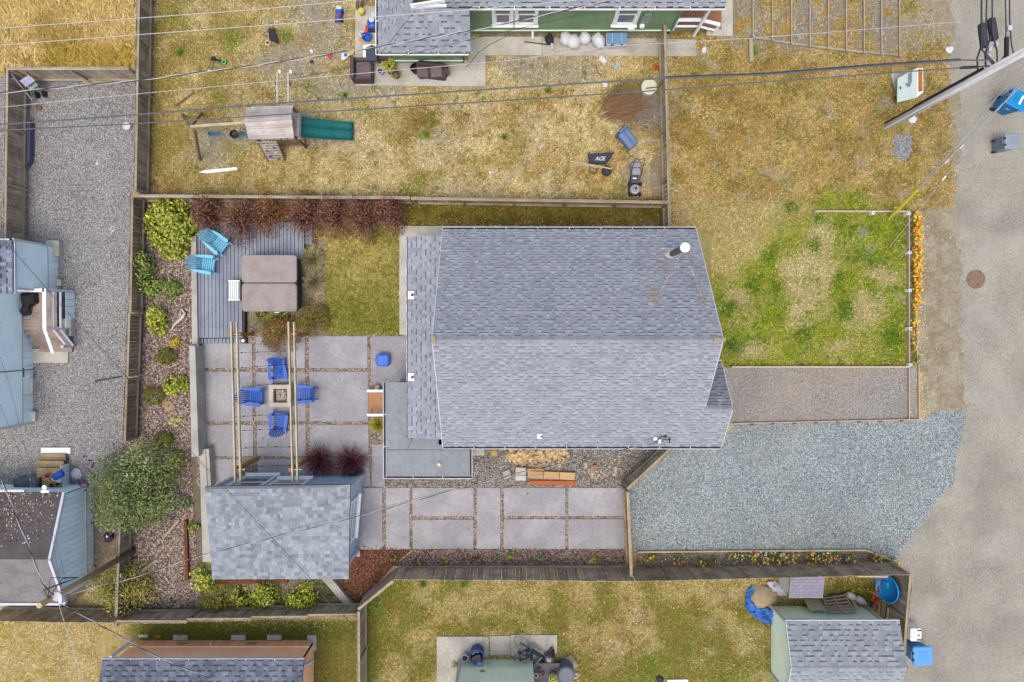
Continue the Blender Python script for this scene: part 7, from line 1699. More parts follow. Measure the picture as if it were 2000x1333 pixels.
wb = thing('cooler_box', 'white box with black latches between the side fence and the light blue bin', 'box', tuple(W(1786, 1238)))
p = W(1787, 1239, .6); MB().rbox((p.x, p.y, .35), (.48, .56, .7), .06, edge=.03).build('body', m_white, wb)
for dy in (-.2, .2): MB().box((p.x + .12, p.y + dy, .71), (.2, .05, .02)).build('latch', m_black, wb)
MB().box((p.x + .1, p.y, .71), (.07, .07, .02), .78).build('emblem', m_black, wb)

# left utility pole with its cross gear and drops
lp = thing('utility_pole', 'brown wooden utility pole with a pale sawn top, lower left', 'utility pole', tuple(W(262, 1076)))
pb2 = W(262, 1076); PT = 6.05; MB().tube([pb2 - Vector((0, 0, .1)), pb2 + Vector((0, 0, PT))], [.13, .105], 14).build('shaft', m_pole2, lp, smooth=True)
pt2 = pb2 + Vector((0, 0, PT)); MB().lathe([(.105, 0), (.1, .012), (0, .014)], pt2, 14).build('sawn_top', m_pale, lp)
q = MB(); rr = random.Random(2)
for i in range(7): a = rr.uniform(0, 6.28); q.tube([pb2 + Vector((0, 0, PT - .5)) + Vector((.12, 0, 0)), pb2 + Vector((.25 + .2 * math.cos(a), .25 + .25 * math.sin(a), PT - .5)), pb2 + Vector((.35 + .1 * math.cos(a), .1, PT - .8))], .014, 5)
q.build('white_loop', m_wire, lp)
q = MB()
for i in range(5): a = rr.uniform(0, 6.28); q.tube([pb2 + Vector((.05, .1, PT - .4)), pb2 + Vector((.1 + .5 * math.cos(a), .45 + .3 * math.sin(a), PT - .7)), pb2 + Vector((.5, .5, PT - 1.4))], .015, 5)
q.build('black_loop', m_cable, lp)
MB().lathe([(.16, -.015), (.18, 0), (.16, .015)], pb2 + Vector((.3, .12, PT - .5)), 14).build('cable_coil', m_wire, lp); MB().box(pb2 + Vector((.42, .02, PT - .55)), (.12, .3, .14)).build('bracket', m_lav, lp)
TP = (112, 1160)
twisted('twisted drop from the brown pole up to the left edge', ((-10, 905), (14, 965), (50, 1055), (84, 1140), (104, 1164)), 5.6, .015)
twisted('long twisted service drop from the brown pole to the main house', ((114, 1166), (270, 1127), (400, 1083), (690, 1011), (1000, 927), (1288, 863)), [5.5, 5.35, 5.2, 4.9, 4.4, 3.6], .011)
cable('thin wire beside the long twisted drop, over the paved path', ((566, 1035), (700, 1003), (850, 965), (1000, 929)), [5.0, 4.8, 4.6, 4.4], .007, m_cablew)
cable('pale wire from the brown pole down to the bottom edge', ((114, 1178), (130, 1230), (150, 1290), (164, 1350)), 5.3, .011, m_wire)
twisted('twisted drop from the brown pole to the tan house roof', ((118, 1180), (180, 1212), (260, 1258), (330, 1295), (410, 1324)), [5.3, 4.8, 4.2, 3.6, 2.8], .014)
cable('thin double wire from the pale blue house over the garden shed, upper strand', ((10, 470), (115, 591), (233, 719), (372, 880), (530, 1050), (640, 1165), (700, 1235)), [3.4, 3.6, 3.8, 4.0, 4.1, 4.2, 4.2], .008, m_cable)
cable('thin double wire from the pale blue house over the garden shed, lower strand', ((10, 473), (115, 594), (233, 723), (368, 880), (525, 1051), (635, 1168), (695, 1238)), [3.35, 3.55, 3.75, 3.95, 4.05, 4.15, 4.15], .006, m_cablew)
cable('thin wire crossing the lower wall of the pale blue house', ((0, 697), (18, 750), (40, 840), (70, 960), (110, 1060), (130, 1140)), [3.2, 3.3, 3.6, 4.2, 4.8, 5.3], .007, m_cablew)
cable('thin wire from the left edge to the shed gable and brown pole', ((0, 790), (24, 850), (70, 970), (100, 1040), (118, 1140)), [3.4, 3.6, 4.2, 4.6, 5.3], .007, m_cablew)
cable('black bar sticking out from the pale blue house wall', ((-10, 728), (67, 722)), 1.9, .03, m_cable, name='awning_bar'); cable('short black tube lying on the grey gravel near the fence', ((186, 745), (238, 736)), .06, .03, m_cable, name='pipe')
MB().bar(W(45, 719, 1.9), W(46, 737, 1.9), .05, .05).build('bracket', m_cable, None, 'small dark bracket on the black awning bar', 'bracket')

# ------------------------------------------------------------------ firewood and lumber by the main house
m_fire = mat('split_wood', S(230, 204, 160), var=.16, scale=8, rough=.85, col2=S(206, 172, 122))
rr = random.Random(31); fw = []
for k in range(5):
    q = MB(); w, h = (.11, .10) if k % 2 else (.13, .09); L = (.36, .42, .3, .38, .45)[k]; g = (1, .84, 1.12, .92, 1.04)[k]; q.tone = (g, g * .97, g * .92)
    q.poly([(-L / 2, -w / 2, 0), (-L / 2, w / 2, 0), (-L / 2, w * .1, h), (L / 2, -w / 2, 0), (L / 2, w / 2, 0), (L / 2, w * .1, h)], ((0, 1, 2), (5, 4, 3), (0, 3, 4, 1), (1, 4, 5, 2), (2, 5, 3, 0)))
    q.c[0] = q.c[1] = (1.3 * g, 1.24 * g, 1.1 * g); fw.append(q.mesh('firewood_log', m_fire))
pile = thing('firewood_pile', 'heap of split firewood under the gutter of the main house', 'firewood', tuple(W(1050, 890)), kind=None)
for i in range(130):
    t_ = rr.random(); u = 994 + 108 * t_; v = 876 + abs(rr.gauss(0, 11)) + (4 if 1000 < u < 1090 else 0); lvl = rr.choice((0, 0, .1, .2)) if v < 896 else 0
    p = W(u, v, lvl)
    inst('log', rr.choice(fw), pile, Matrix.Translation(p) @ Matrix.Rotation(rr.uniform(0, 6.28), 4, 'Z') @ Matrix.Rotation(rr.gauss(0, .35), 4, 'Y') @ Matrix.Rotation(rr.uniform(-1, 1), 4, 'X'))
for i, (u, v, a) in enumerate(((1016, 904, .3), (1027, 899, 1.0), (1040, 906, 2.0), (1057, 899, .2), (1100, 899, .8), (1020, 909, 1.2), (1073, 898, 2.3))):
    inst('log', fw[i % 5], pile, Matrix.Translation(W(u, v, .01)) @ Matrix.Rotation(a, 4, 'Z'))
for lab, a, b, w, z, m in (('long split stick lying beside the firewood heap', (986, 901), (998, 885), .06, .04, m_pale), ('white stick on the side gravel right of the lumber', (1172, 921), (1187, 931), .06, .03, m_pale), ('thin pale stick near the white one on the side gravel', (1148, 925), (1158, 929), .05, .03, m_pale)):
    MB().bar(W(*a, z), W(*b, z), w, .05).build('stick', m, None, lab, 'stick')
p = W(965, 884, .05); MB().lathe([(.16, 0), (.18, .06), (.1, .14), (0, .16)], p, 9).build('grass_clump_dry', mat('straw', S(206, 176, 110), var=.3, scale=20), None, 'tan dried clump on the gravel below the gutter', 'dry clump')
def lump(lab, u, v, du, dv, h, m, rz=0, cat='block', nm='paver', tone=(1, 1, 1)):
    p = W(u, v, h); q = MB(); q.tone = tone; q.rbox((p.x, p.y, h / 2), (du / 44.4, dv / 44.4, h), .01, rz, edge=.008, seg=1); return q.build(nm, m, None, lab, cat)
lump('tilted grey paver leftmost in the lumber row', 990, 927, 15, 15, .1, m_conc, .3, 'paver'); lump('white concrete paver left of the lumber blocks', 1017, 921, 20, 14, .22, m_wconc, -.06, 'paver'); lump('second white concrete paver below the first beside the lumber', 1017, 934, 21, 10, .16, m_wconc, -.05, 'paver', tone=(1.05, 1.05, 1.08))
m_beam = mat('sawn_beam', S(214, 176, 124), var=.12, scale=2, rough=.8, col2=S(196, 154, 104), streak=(1, 6, 1))
for lab, u in (('left sawn wood block of the three in a row', 1046), ('middle sawn wood block of the three in a row', 1077), ('right sawn wood block of the three in a row', 1108)): lump(lab, u, 928 + (u - 1046) * .04, 30, 14, .2, m_beam, -.05, 'wood block', 'wood_block', (1 + (u - 1077) * .003,) * 3)
MB().bar(W(1030, 917, .12), W(1062, 918, .12), .07, .1).build('timber', mat('gold_timber', S(206, 164, 70)), None, 'golden timber offcut above the three wood blocks', 'timber'); MB().bar(W(1035, 943, .06), W(1126, 944, .06), .19, .1).build('timber', mat('red_timber', S(196, 110, 60), var=.15, scale=3), None, 'orange red plank below the three wood blocks', 'timber')
p = W(1144, 908, .12); MB().tube([p - Vector((0, .15, .1)), p + Vector((0, .12, .02))], [.07, .09], 9).build('log', mat('white_bark', S(206, 198, 190), var=.2), None, 'short pale log standing among chips on the side gravel', 'log')
p = W(1161, 912, .1); MB().lathe([(.1, 0), (.11, .16), (.0, .165)], p, 10).build('log', mat('brown_log', S(180, 130, 80)), None, 'brown log stub right of the pale log', 'log')
chips('wood_chips', [(1130, 900), (1210, 890), (1230, 912), (1190, 940), (1130, 930)], 90, [S(196, 170, 130), S(160, 134, 100), S(226, 206, 170)], (.04, .14), m_chip, .012, seed=44); chips('wood_debris', [(985, 878), (1120, 878), (1110, 915), (1000, 915)], 170, [S(196, 170, 130), S(140, 120, 100), S(110, 98, 84)], (.04, .14), m_chip, .012, seed=45)

# ------------------------------------------------------------------ terrace furniture of the green house
m_wick = mat('brown_wicker', S(98, 82, 82), var=.2, scale=14, rough=.7, bump=.4, bscale=60); m_cush = mat('brown_cushion', S(124, 106, 108), var=.1, scale=3, rough=.9)
def wicker(label, u, v, ang, w=.95, d=.9, cat='armchair', nm='wicker_chair'):
    t = thing(nm, label, cat, (0, 0, 0), world=False)
    MB().rbox((0, 0, .2), (w, d, .3), .06, edge=.02).build('base', m_wick, t); MB().rbox((0, .06, .40), (w - .26, d - .24, .12), .05, edge=.03).build('seat_cushion', m_cush, t)
    MB().rbox((0, -d / 2 + .08, .52), (w, .16, .5), .05, edge=.03).build('backrest', m_wick, t)
    for s in (-1, 1): MB().rbox((s * (w / 2 - .07), .04, .42), (.13, d - .1, .34), .05, edge=.03).build('armrest', m_wick, t)
    p = W(u, v, .4); p.z = .06; return place(t, p, ang)
wicker('brown wicker armchair at the corner of the green house terrace', 708, 138, math.radians(-90)); 
lv = thing('wicker_loveseat', 'brown wicker loveseat tipped back with two cushions by the green house wall', 'sofa', tuple(W(845, 138, .06)))
a, b = W(818, 130, .5), W(868, 137, .5); MB().rbox(((a.x + b.x) / 2, (a.y + b.y) / 2 - .02, .3), (1.25, .62, .42), .1, rz=-.14, edge=.05).build('base', m_wick, lv)
MB().bar(W(815, 126, .5), W(875, 132, .5), .12, .3).build('backrest', m_wick, lv); MB().bar(W(816, 128, .4), W(818, 151, .3), .1, .3).build('armrest', m_wick, lv); MB().bar(W(868, 130, .4), W(876, 146, .2), .12, .3).build('armrest', m_wick, lv); MB().bar(W(819, 151, .35), W(874, 147, .25), .08, .25).build('front_rail', m_wick, lv)
for (u, v, r) in ((826, 140, -.05), (852, 140, .1)): p = W(u, v, .6); MB().rbox((p.x, p.y, .58), (.5, .46, .12), .06, rz=r, edge=.04, tone=(1, 1, 1) if u < 840 else (1.2, 1.25, 1.18)).build('seat_cushion', m_cush, lv)
p = W(811, 134, .3); MB().lathe([(.18, .06), (.2, .3), (.22, .36), (.18, .36), (.16, .2), (0, .2)], (p.x, p.y, 0), 16).build('pot', m_black, None, 'black pot half hidden at the left end of the loveseat', 'pot')
def pot(lab, u, v, r, h, z, plant=None, m=None, seed=1, soil=(96, 76, 56)):
    p = W(u, v, z + h); t = thing('plant_pot', lab, 'plant pot', (p.x, p.y, z)); q = MB(); q.lathe([(r * .75, 0), (r, h), (r * 1.08, h), (r * 1.08, h + .02), (r * .88, h + .02), (r * .86, h - .04)], (p.x, p.y, z), 16); q.build('pot', m or m_cream, t)
    MB().lathe([(r * .86, h - .04), (0, h - .035)], (p.x, p.y, z), 12).build('soil', mat('soil%d' % soil[0], S(*soil), var=.3, scale=20), t)
    if plant:
        V, col, _ = leaves(220, Vector((p.x, p.y, z + h - .02)), (r * 1.3, r * 1.3), .3, .07, [tuple(LEAFY * c for c in x) for x in plant], 7, seed, 2); np_obj('foliage', V, 4, col, m_leaf, t)
    return t
YG = [S(200, 190, 60), S(170, 170, 50), S(150, 160, 60)]
pot('white rimmed pot with bare soil beside the wicker armchair', 742, 139, .14, .3, .06, None, m_lav); pot('brown pot with sparse plant, right end of the pot cluster', 773, 144, .17, .3, .06, [S(120, 130, 60)], mat('brown_pot', S(140, 112, 84)), 2); pot('pot overflowing with yellow leaves in the middle of the cluster', 758, 131, .15, .3, .06, YG, m_lav, 3); pot('rear pot with yellow green leaves against the green wall', 765, 122, .13, .3, .06, YG, m_rail, 4); pot('small pale blue pot in the cluster, mostly hidden', 752, 125, .11, .26, .06, [S(180, 180, 90)], m_lblue, 5); pot('low white pot in front of the yellow leaves', 762, 143, .1, .2, .06, YG, m_lav, 6)
p0 = W(735, 112, .1); MB().bar(W(735, 113, .35), W(770, 113, .35), .3, .5).build('bench', m_wick, None, 'dark bench under the eave of the green house addition', 'bench')
gr = thing('grill_cabinet', 'dark peaked storage box with a pale side on the terrace', 'storage box', tuple(W(722, 103)))
g = [W(u, v, .9) for u, v in ((714, 94), (727, 88), (736, 95), (736, 119), (715, 119))]
MB().prism([tuple(x[:2]) for x in g], .75, .92).build('lid', mat('charcoal_plastic', S(84, 86, 98)), gr); MB().prism([tuple(W(u, v, .4)[:2]) for u, v in ((713, 95), (735, 93), (735, 118), (713, 118))], .06, .75).build('body', m_pgreen, gr)
# toys on the terrace
tc = thing('toy_car', 'blue ride on toy car with a red seat on the lawn', 'toy car', tuple(W(661, 28)))
m_tb = mat('toy_blue', S(40, 100, 200), rough=.4); m_tr = mat('toy_red', S(220, 60, 60), rough=.4); m_ty = mat('toy_yellow', S(240, 210, 70), rough=.4)
p = W(661, 28, .25); MB().rbox((p.x, p.y, .2), (.26, .58, .2), .1, rz=-.12, edge=.05).build('body', m_tb, tc); MB().rbox((p.x - .02, p.y - .1, .32), (.2, .12, .1), .04, rz=-.12, edge=.03).build('seat', m_tr, tc)
MB().rbox((p.x + .02, p.y + .27, .26), (.26, .2, .1), .07, rz=-.12, edge=.04).build('windscreen', m_cream, tc)
for dx, dy in ((.15, .16), (-.13, .18), (.12, -.22), (-.17, -.2)): MB().lathe([(.07, -.03), (.08, 0), (.07, .03), (0, .03)], (p.x + dx, p.y + dy, .08), 12, Matrix.Rotation(math.pi / 2, 3, 'Y')).build('wheel', m_black, tc)
pl = thing('toy_plane', 'white and yellow toy lying at the edge of the terrace', 'toy', tuple(W(675, 108)))
MB().poly([W(u, v, z) for u, v, z in ((668, 100, .2), (674, 106, .22), (682, 104, .2), (680, 112, .2), (672, 118, .12), (666, 116, .1))] + [W(u, v, z - .06) for u, v, z in ((668, 100, .2), (674, 106, .22), (682, 104, .2), (680, 112, .2), (672, 118, .12), (666, 116, .1))], ((5, 4, 3, 2, 1, 0), (0, 1, 7, 6), (1, 2, 8, 7), (2, 3, 9, 8), (3, 4, 10, 9), (4, 5, 11, 10), (5, 0, 6, 11))).build('body', m_wp, pl); MB().tube([W(680, 109, .15), W(691, 103, .2)], .045, 8).build('wing', m_ty, pl); MB().lathe([(.07, 0), (.06, .04), (0, .05)], W(675, 108, .2), 8).build('cockpit', m_tb, pl)
ft = thing('fire_truck_toy', 'bright blue and red plastic toy pile beside the terrace edge', 'toy', tuple(W(722, 50)))
p = W(727, 46, .35); MB().rbox((p.x, p.y, .25), (.4, .44, .4), .12, edge=.08).build('blue_tub', m_tb, ft); MB().lathe([(.11, .0), (.12, .05), (0, .07)], (p.x + .0, p.y + .1, .46), 12).build('white_lid', m_wp, ft); MB().rbox((p.x, p.y, .1), (.5, .56, .2), .1, edge=.02).build('black_base', m_black, ft)
MB().bar(W(717, 51, .2), W(717, 65, .2), .12, .14).build('red_arm', m_tr, ft); MB().bar(W(719, 64, .1), W(735, 60, .1), .05, .05).build('red_rod', m_tr, ft)
sw = thing('toy_bowl', 'blue plastic bowl toy with a white ring on the pale terrace', 'toy', tuple(W(716, 72)))
p = W(717, 73, .15); MB().lathe([(.1, .0), (.2, .1), (.22, .16), (.19, .16), (.1, .04), (0, .04)], p - Vector((0, 0, .09)), 16).build('bowl', m_tb, sw); MB().tube([p + Vector((-.22 + .1 * math.cos(a), .14 + .1 * math.sin(a), .0)) for a in np.linspace(0, 6.28, 13)[:-1]], .035, 6, closed=True).build('ring', m_wp, sw); MB().lathe([(.07, 0), (.09, .03), (0, .04)], p + Vector((-.22, .14, -.05)), 10, tone=(.8, .2, .2)).build('ring_core', m_wp, sw)
litter('sand_toy', 'orange sand heap toy on the terrace below the blue bowl', 706, 80, .12, mat('orange_sand', S(226, 176, 90)), 21, 'toy'); p = W(705, 22, .3); MB().lathe([(.13, 0), (.13, .28), (0, .29)], (p.x, p.y, .06), 16).build('stump', m_ty, None, 'round yellow stool at the top of the terrace', 'stool')
for i, (lab, a, b) in enumerate((('left dark brown plank leaning at the top of the terrace', (700, -10), (697, 18)), ('right dark brown plank leaning at the top of the terrace', (712, -10), (706, 12)))): MB().bar(W(*b, .1), W(*a, .9), .14, .05).build('plank', m_brownw, None, lab, 'plank')
litter('white_block', 'white plastic piece by the gutter of the green house addition', 731, 30, .1, m_wp, 22, 'toy'); litter('red_toy', 'small red toy on the lawn left of the terrace', 643, 111, .08, m_tr, 23, 'toy'); litter('ball', 'dark ball on the upper lawn left of the terrace', 609, 121, .08, m_black, 24, 'ball', 1); litter('paper_scrap', 'tiny white scrap above the dark ball', 608, 101, .06, m_wp, 25)
MB().tube([W(303, 40, .03), W(308, 40, .03), W(306, 30, .03), (W(305.5, 26, .03))], .012, 5).build('wire_stake', m_wire, None, 'thin white stake on the lawn near the long fence', 'stake')
MB().tube([W(271, 16, .9), W(270, 28, 1.0), W(275, 38, .95), W(277, 48, .8)], .03, 6).build('hose_piece', m_wp, None, 'white hose hanging over the top of the long fence', 'hose')
# walk beside the green house: bags, tote, tub
m_bag = mat('white_bag', S(234, 234, 232), var=.05, scale=5, rough=.45, bump=.5, bscale=9)
def bag(lab, u, v, sx, sy, h, seed, rz=0):
    rr = random.Random(seed); p = W(u, v, .2); q = MB(); T = Matrix.Translation((p.x, p.y, .03)) @ Matrix.Rotation(rz, 4, 'Z'); k = 14; rows = ((.75, 0), (1, .25), (.95, .6), (.6, .9), (.2, 1.0))
    V = []
    for r, z in rows:
        for j in range(k): a = 2 * math.pi * j / k; f = r * (1 + rr.uniform(-.16, .16)); V.append(T @ Vector((sx * f * math.cos(a), sy * f * math.sin(a), h * (z + rr.uniform(-.06, .06)) if z > 0 else 0)))
    V.append(T @ Vector((0, 0, h))); F_ = [(i * k + j, i * k + (j + 1) % k, (i + 1) * k + (j + 1) % k, (i + 1) * k + j) for i in range(4) for j in range(k)] + [(4 * k + j, 4 * k + (j + 1) % k, 5 * k) for j in range(k)]
    q.poly(V, F_); return q.build('trash_bag', m_bag, None, lab, 'bag', 'white bags along the green house', smooth=True)
bag('leftmost white bag by the green house, behind another', 1104, 76, .26, .3, .4, 1); bag('big white bag in front of the leftmost one', 1119, 81, .3, .32, .42, 2, .4); bag('round white bag in the middle by the green house', 1143, 75, .26, .27, .4, 3); bag('tied white bag next to the blue lidded tote', 1169, 79, .27, .36, .45, 4, .5)
tt = thing('storage_tote', 'white storage tote with a blue grey lid under the meter box', 'storage tote', tuple(W(1205, 76)))
p = W(1205, 76, .5); MB().rbox((p.x, p.y, .26), (.9, .54, .48), .08, edge=.02, taper=.92).build('body', m_lav, tt); MB().rbox((p.x, p.y, .52), (.86, .5, .06), .08, edge=.02).build('lid', mat('lid_blue', S(120, 160, 190), var=.05), tt)
for dx in (-.2, .2): MB().box((p.x + dx, p.y - .28, .5), (.1, .03, .08)).build('latch', m_black, tt)
MB().bar((p.x - .2, p.y - .2, .557), (p.x - .2, p.y + .2, .557), .02, .012).build('lid_rib', m_slate, tt); MB().bar((p.x + .2, p.y - .2, .557), (p.x + .2, p.y + .2, .557), .02, .012).build('lid_rib', m_slate, tt)
p = W(1073, 75, .3); MB().rbox((p.x, p.y, .18), (.32, .34, .36), .08, rz=.5, edge=.03).build('bucket', m_black, None, 'black square bucket left of the white bags', 'bucket')
vac = thing('vacuum_wand', 'grey vacuum wand lying on the concrete walk', 'vacuum wand', tuple(W(1050, 85)))
MB().tube([W(1024, 82, .1), W(1074, 88, .1)], .022, 6).build('tube', m_dark, vac); MB().box(W(1078, 90, .12), (.1, .3, .1), .1).build('nozzle', m_lav, vac); MB().box(W(1079, 84, .13), (.1, .08, .12)).build('nozzle_end', m_black, vac)
# black cover on the porch of the pale blue house
rr = random.Random(9); q = MB(); T = [W(u, v, .66) for u, v in ((40, 573), (75, 571), (76, 592), (66, 598), (58, 602), (55, 608), (62, 611), (60, 616), (46, 618), (38, 613), (42, 600), (40, 588))]
c = W(56, 590, 1.05); ring1 = [p.lerp(Vector((c.x, c.y, p.z)), .35) + Vector((0, 0, .26 + rr.uniform(-.05, .05))) for p in T]
k = len(T); q.poly(T + ring1 + [Vector((c.x, c.y, .98))], [((i + 1) % k, i, k + i, k + (i + 1) % k) for i in range(k)] + [(k + (i + 1) % k, k + i, 2 * k) for i in range(k)])
q.build('cover', mat('black_cloth', S(52, 52, 56), var=.2, scale=5, rough=.9, bump=.5, bscale=8), None, 'crumpled black cover lying on the porch landing of the pale blue house', 'cover')
# timber steps and clutter above the dark roofed shed
wd = thing('wooden_steps', 'weathered plank landing with steps above the dark roofed shed', 'steps', tuple(W(102, 920)))
m_st = mat('weathered_step', S(176, 154, 118), var=.16, scale=2, rough=.9, col2=S(150, 126, 92))
for v0, v1, z, u0, u1 in ((887, 894, .25, 76, 128), (895, 900, .25, 76, 128), (900.5, 908, .42, 73, 124), (908.5, 914, .42, 72, 123)):
    a, b = W(u0, v1, z), W(u1, v0, z); MB().box(((a.x + b.x) / 2, (a.y + b.y) / 2, z - .02), (b.x - a.x, b.y - a.y, .045)).build('tread', m_st, wd)
for i in range(9):
    a, b = W(72 + i * 5.4, 960, .58), W(77 + i * 5.4, 914.5, .58); MB().box(((a.x + b.x) / 2, (a.y + b.y) / 2, .56), (b.x - a.x - .006, b.y - a.y, .04)).build('deck_board', m_st, wd)
a, b = W(122, 962), W(123, 915); vpanels(wd, (W(127, 0).x, W(0, 963).y), (W(127, 0).x, W(0, 905).y), 0, .56, .17, m_lblue, out=-1, name='skirt_panel')
MB().prism([tuple(W(u, v, .12)[:2]) for u, v in ((80, 875), (137, 875), (137, 887), (80, 887))], 0, .12).build('curb_block', m_white, wd)
gb = thing('garbage_can', 'dark grey trash can lying on its side above the dark roofed shed', 'trash can', tuple(W(62, 942)))
MB().tube([W(33, 943, .35), W(36, 943, .35), W(78, 941, .35), W(86, 941, .35)], [.24, .27, .32, .33], 18).build('body', mat('slate_plastic', S(86, 94, 104), var=.08, rough=.4), gb, smooth=True); MB().tube([W(86, 941, .35), W(88.5, 941, .35)], [.345, .345], 18).build('rim', m_black, gb); MB().tube([W(59, 934, .64), W(60, 952, .62)], .02, 5).build('strap', m_lav, gb)
cb = thing('stroller', 'blue and white child seat on the weathered plank landing', 'child seat', tuple(W(106, 935)))
p = W(110, 930, .95); MB().rbox((p.x, p.y, .86), (.52, .3, .14), .1, rz=.5, edge=.06).build('canopy', mat('royal_blue_cloth', S(30, 84, 180), var=.1), cb); MB().rbox((p.x - .12, p.y - .2, .74), (.42, .22, .14), .08, rz=-.3, edge=.05).build('seat', m_lav, cb); MB().bar(W(91, 934, .85), W(104, 945, .8), .05, .05).build('frame', mat('orange_frame', S(226, 150, 50)), cb)
for (u, v) in ((92, 929), (100, 948), (112, 945)): MB().lathe([(.08, -.03), (.09, 0), (.08, .03), (0, .03)], W(u, v, .68), 10, Matrix.Rotation(1.4, 3, 'Y')).build('wheel', m_black, cb)
MB().bar(W(80, 931, .7), W(97, 927, .75), .04, .04).build('handle', m_tr, cb)
q = MB(); q.tube([W(89, 958, 2.1), W(88, 949, 2.2)], .03, 6); q.box(W(89, 960, 2.1), (.32, .1, .1)); q.lathe([(.09, 0), (.1, .05), (0, .06)], W(88, 952, 2.1), 12); q.build('vent_bracket', m_white, ds)
eq = thing('motor_scrap', 'dark motor part on the bare soil under the butterfly bush', 'machine part', tuple(W(212, 1048)))
p = W(212, 1049, .15); MB().rbox((p.x, p.y, .14), (.3, .36, .26), .06, rz=.3, edge=.03).build('housing', m_black, eq); MB().tube([p + Vector((.18 * math.cos(a), .2 * math.sin(a) - .02, .06)) for a in np.linspace(-2.4, 1.2, 9)], .025, 6).build('hoop', m_dark, eq); MB().lathe([(.08, 0), (.09, .06), (0, .08)], p + Vector((-.03, .05, .1)), 10).build('cap', m_steel, eq)
for lab, a, b in (('upper grey plank lying by the shed corner and fence', (150, 1122), (186, 1108)), ('lower grey plank lying by the shed corner and fence', (146, 1128), (178, 1120))): MB().bar(W(*a, .1), W(*b, .1), .12, .06).build('plank', m_rail, None, lab, 'plank')

# ------------------------------------------------------------------ behind the driveway fence, lower right
rr = random.Random(17); q = MB(); out = [(1460, 1150), (1470, 1142), (1472, 1152), (1464, 1166), (1470, 1180), (1484, 1186), (1512, 1190), (1511, 1222), (1500, 1221), (1482, 1212), (1462, 1196), (1453, 1182), (1453, 1166)]
def cloth(lab, px, h, m, name, cat, seed, cells=26):
    rr = np.random.default_rng(seed); pl = [tuple(W(u, v, .05)[:2]) for u, v in px]; pa = np.array(pl); xs = np.linspace(pa[:, 0].min(), pa[:, 0].max(), cells); ys = np.linspace(pa[:, 1].min(), pa[:, 1].max(), cells); X, Y = np.meshgrid(xs, ys); ins = inpoly(X, Y, pl)
    Z = .03 + h * np.abs(fbm(X * 3.1, Y * 3.1, seed, 3) - .5) * 3.2 + h * .5 * np.abs(np.sin(5 * (X + Y) + 6 * fbm(X * 2, Y * 2, seed + 2)))
    V, F_, idx = [], [], -np.ones(X.shape, int)
    for i in range(cells):
        for j in range(cells): idx[i, j] = len(V); V.append((X[i, j], Y[i, j], Z[i, j]))
    for i in range(cells - 1):
        for j in range(cells - 1):
            if ins[i:i + 2, j:j + 2].sum() >= 3: F_.append((idx[i, j], idx[i, j + 1], idx[i + 1, j + 1], idx[i + 1, j]))
    used = sorted({v for f in F_ for v in f}); mp = {v: i for i, v in enumerate(used)}
    return MB().poly([V[v] for v in used], [tuple(mp[v] for v in f) for f in F_]).build(name, m, None, lab, cat)
cloth('crumpled blue tarp wrapped round a heap of sand by the shed', out, .13, mat('blue_tarp', S(66, 126, 206), var=.12, scale=3, rough=.4, col2=S(44, 96, 176)), 'tarp', 'tarp', 3, 34)
cloth('crumpled grey white plastic sheet beside the small storage shed', [(1494, 1136), (1510, 1134), (1522, 1140), (1536, 1160), (1522, 1164), (1506, 1152)], .14, mat('grey_plastic_sheet', S(206, 206, 210), var=.1, rough=.4), 'plastic_sheet', 'plastic sheet', 5, 24)
q = MB(); P0 = W(1490, 1165); k = 16; V = []
for r, z in ((1, 0), (.8, .14), (.5, .24), (.2, .28)):
    for j in range(k): a = 2 * math.pi * j / k; f = r * (1 + rr.uniform(-.28, .16)); V.append((P0.x + .66 * f * math.cos(a), P0.y + .56 * f * math.sin(a), z))
V.append((P0.x, P0.y, .29)); q.poly(V, [(i * k + j, i * k + (j + 1) % k, (i + 1) * k + (j + 1) % k, (i + 1) * k + j) for i in range(3) for j in range(k)] + [(3 * k + j, 3 * k + (j + 1) % k, 4 * k) for j in range(k)]).build('sand_heap', mat('sand', S(186, 168, 134), var=.26, scale=6, rough=1, bump=.5), None, 'heap of pale sand inside the blue tarp', 'sand heap', smooth=True)
pt = thing('pallet', 'weathered wooden pallet leaning on the pale green shed wall', 'pallet', tuple(W(1635, 1180)))
a0, a1, b0_, b1_ = W(1606, 1170, .25), W(1652, 1163, .25), W(1618, 1198, 1.1), W(1670, 1197, 1.1)
m_pal = mat('pallet_wood', S(184, 166, 146), var=.2, scale=3, rough=.9)
for i in range(6): t_ = i / 5; MB().bar(a0.lerp(b0_, t_), a1.lerp(b1_, t_), .11, .025, up=(0, -.6, 1)).build('slat', m_pal, pt)
for s in (.03, .5, .97): dn = Vector((0, .04, -.05)); MB().bar(a0.lerp(a1, s) + dn, b0_.lerp(b1_, s) + dn, .05, .08).build('stringer', m_pal, pt)
for lab, px, m in (('pale board leaning on the shed wall left of the pallet', ((1569, 1171), (1602, 1172), (1614, 1193), (1582, 1193)), mat('pale_ply', S(206, 206, 170), var=.1, scale=2)), ('pale narrow board leaning right of the pallet', ((1660, 1171), (1667, 1172), (1679, 1192), (1671, 1193)), mat('pale_ply', S(206, 206, 170)))):
    p4 = [W(px[0][0], px[0][1], .05), W(px[1][0], px[1][1], .05), W(px[2][0], px[2][1], .95), W(px[3][0], px[3][1], .95)]; up = Vector((0, .03, .02)); MB().poly([p4[0], p4[3], p4[2], p4[1], p4[0] + up, p4[3] + up, p4[2] + up, p4[1] + up], MB.BF).build('board', m, None, lab, 'board')
m_tank = mat('white_tank', S(206, 204, 194), var=.1, scale=5, rough=.5)
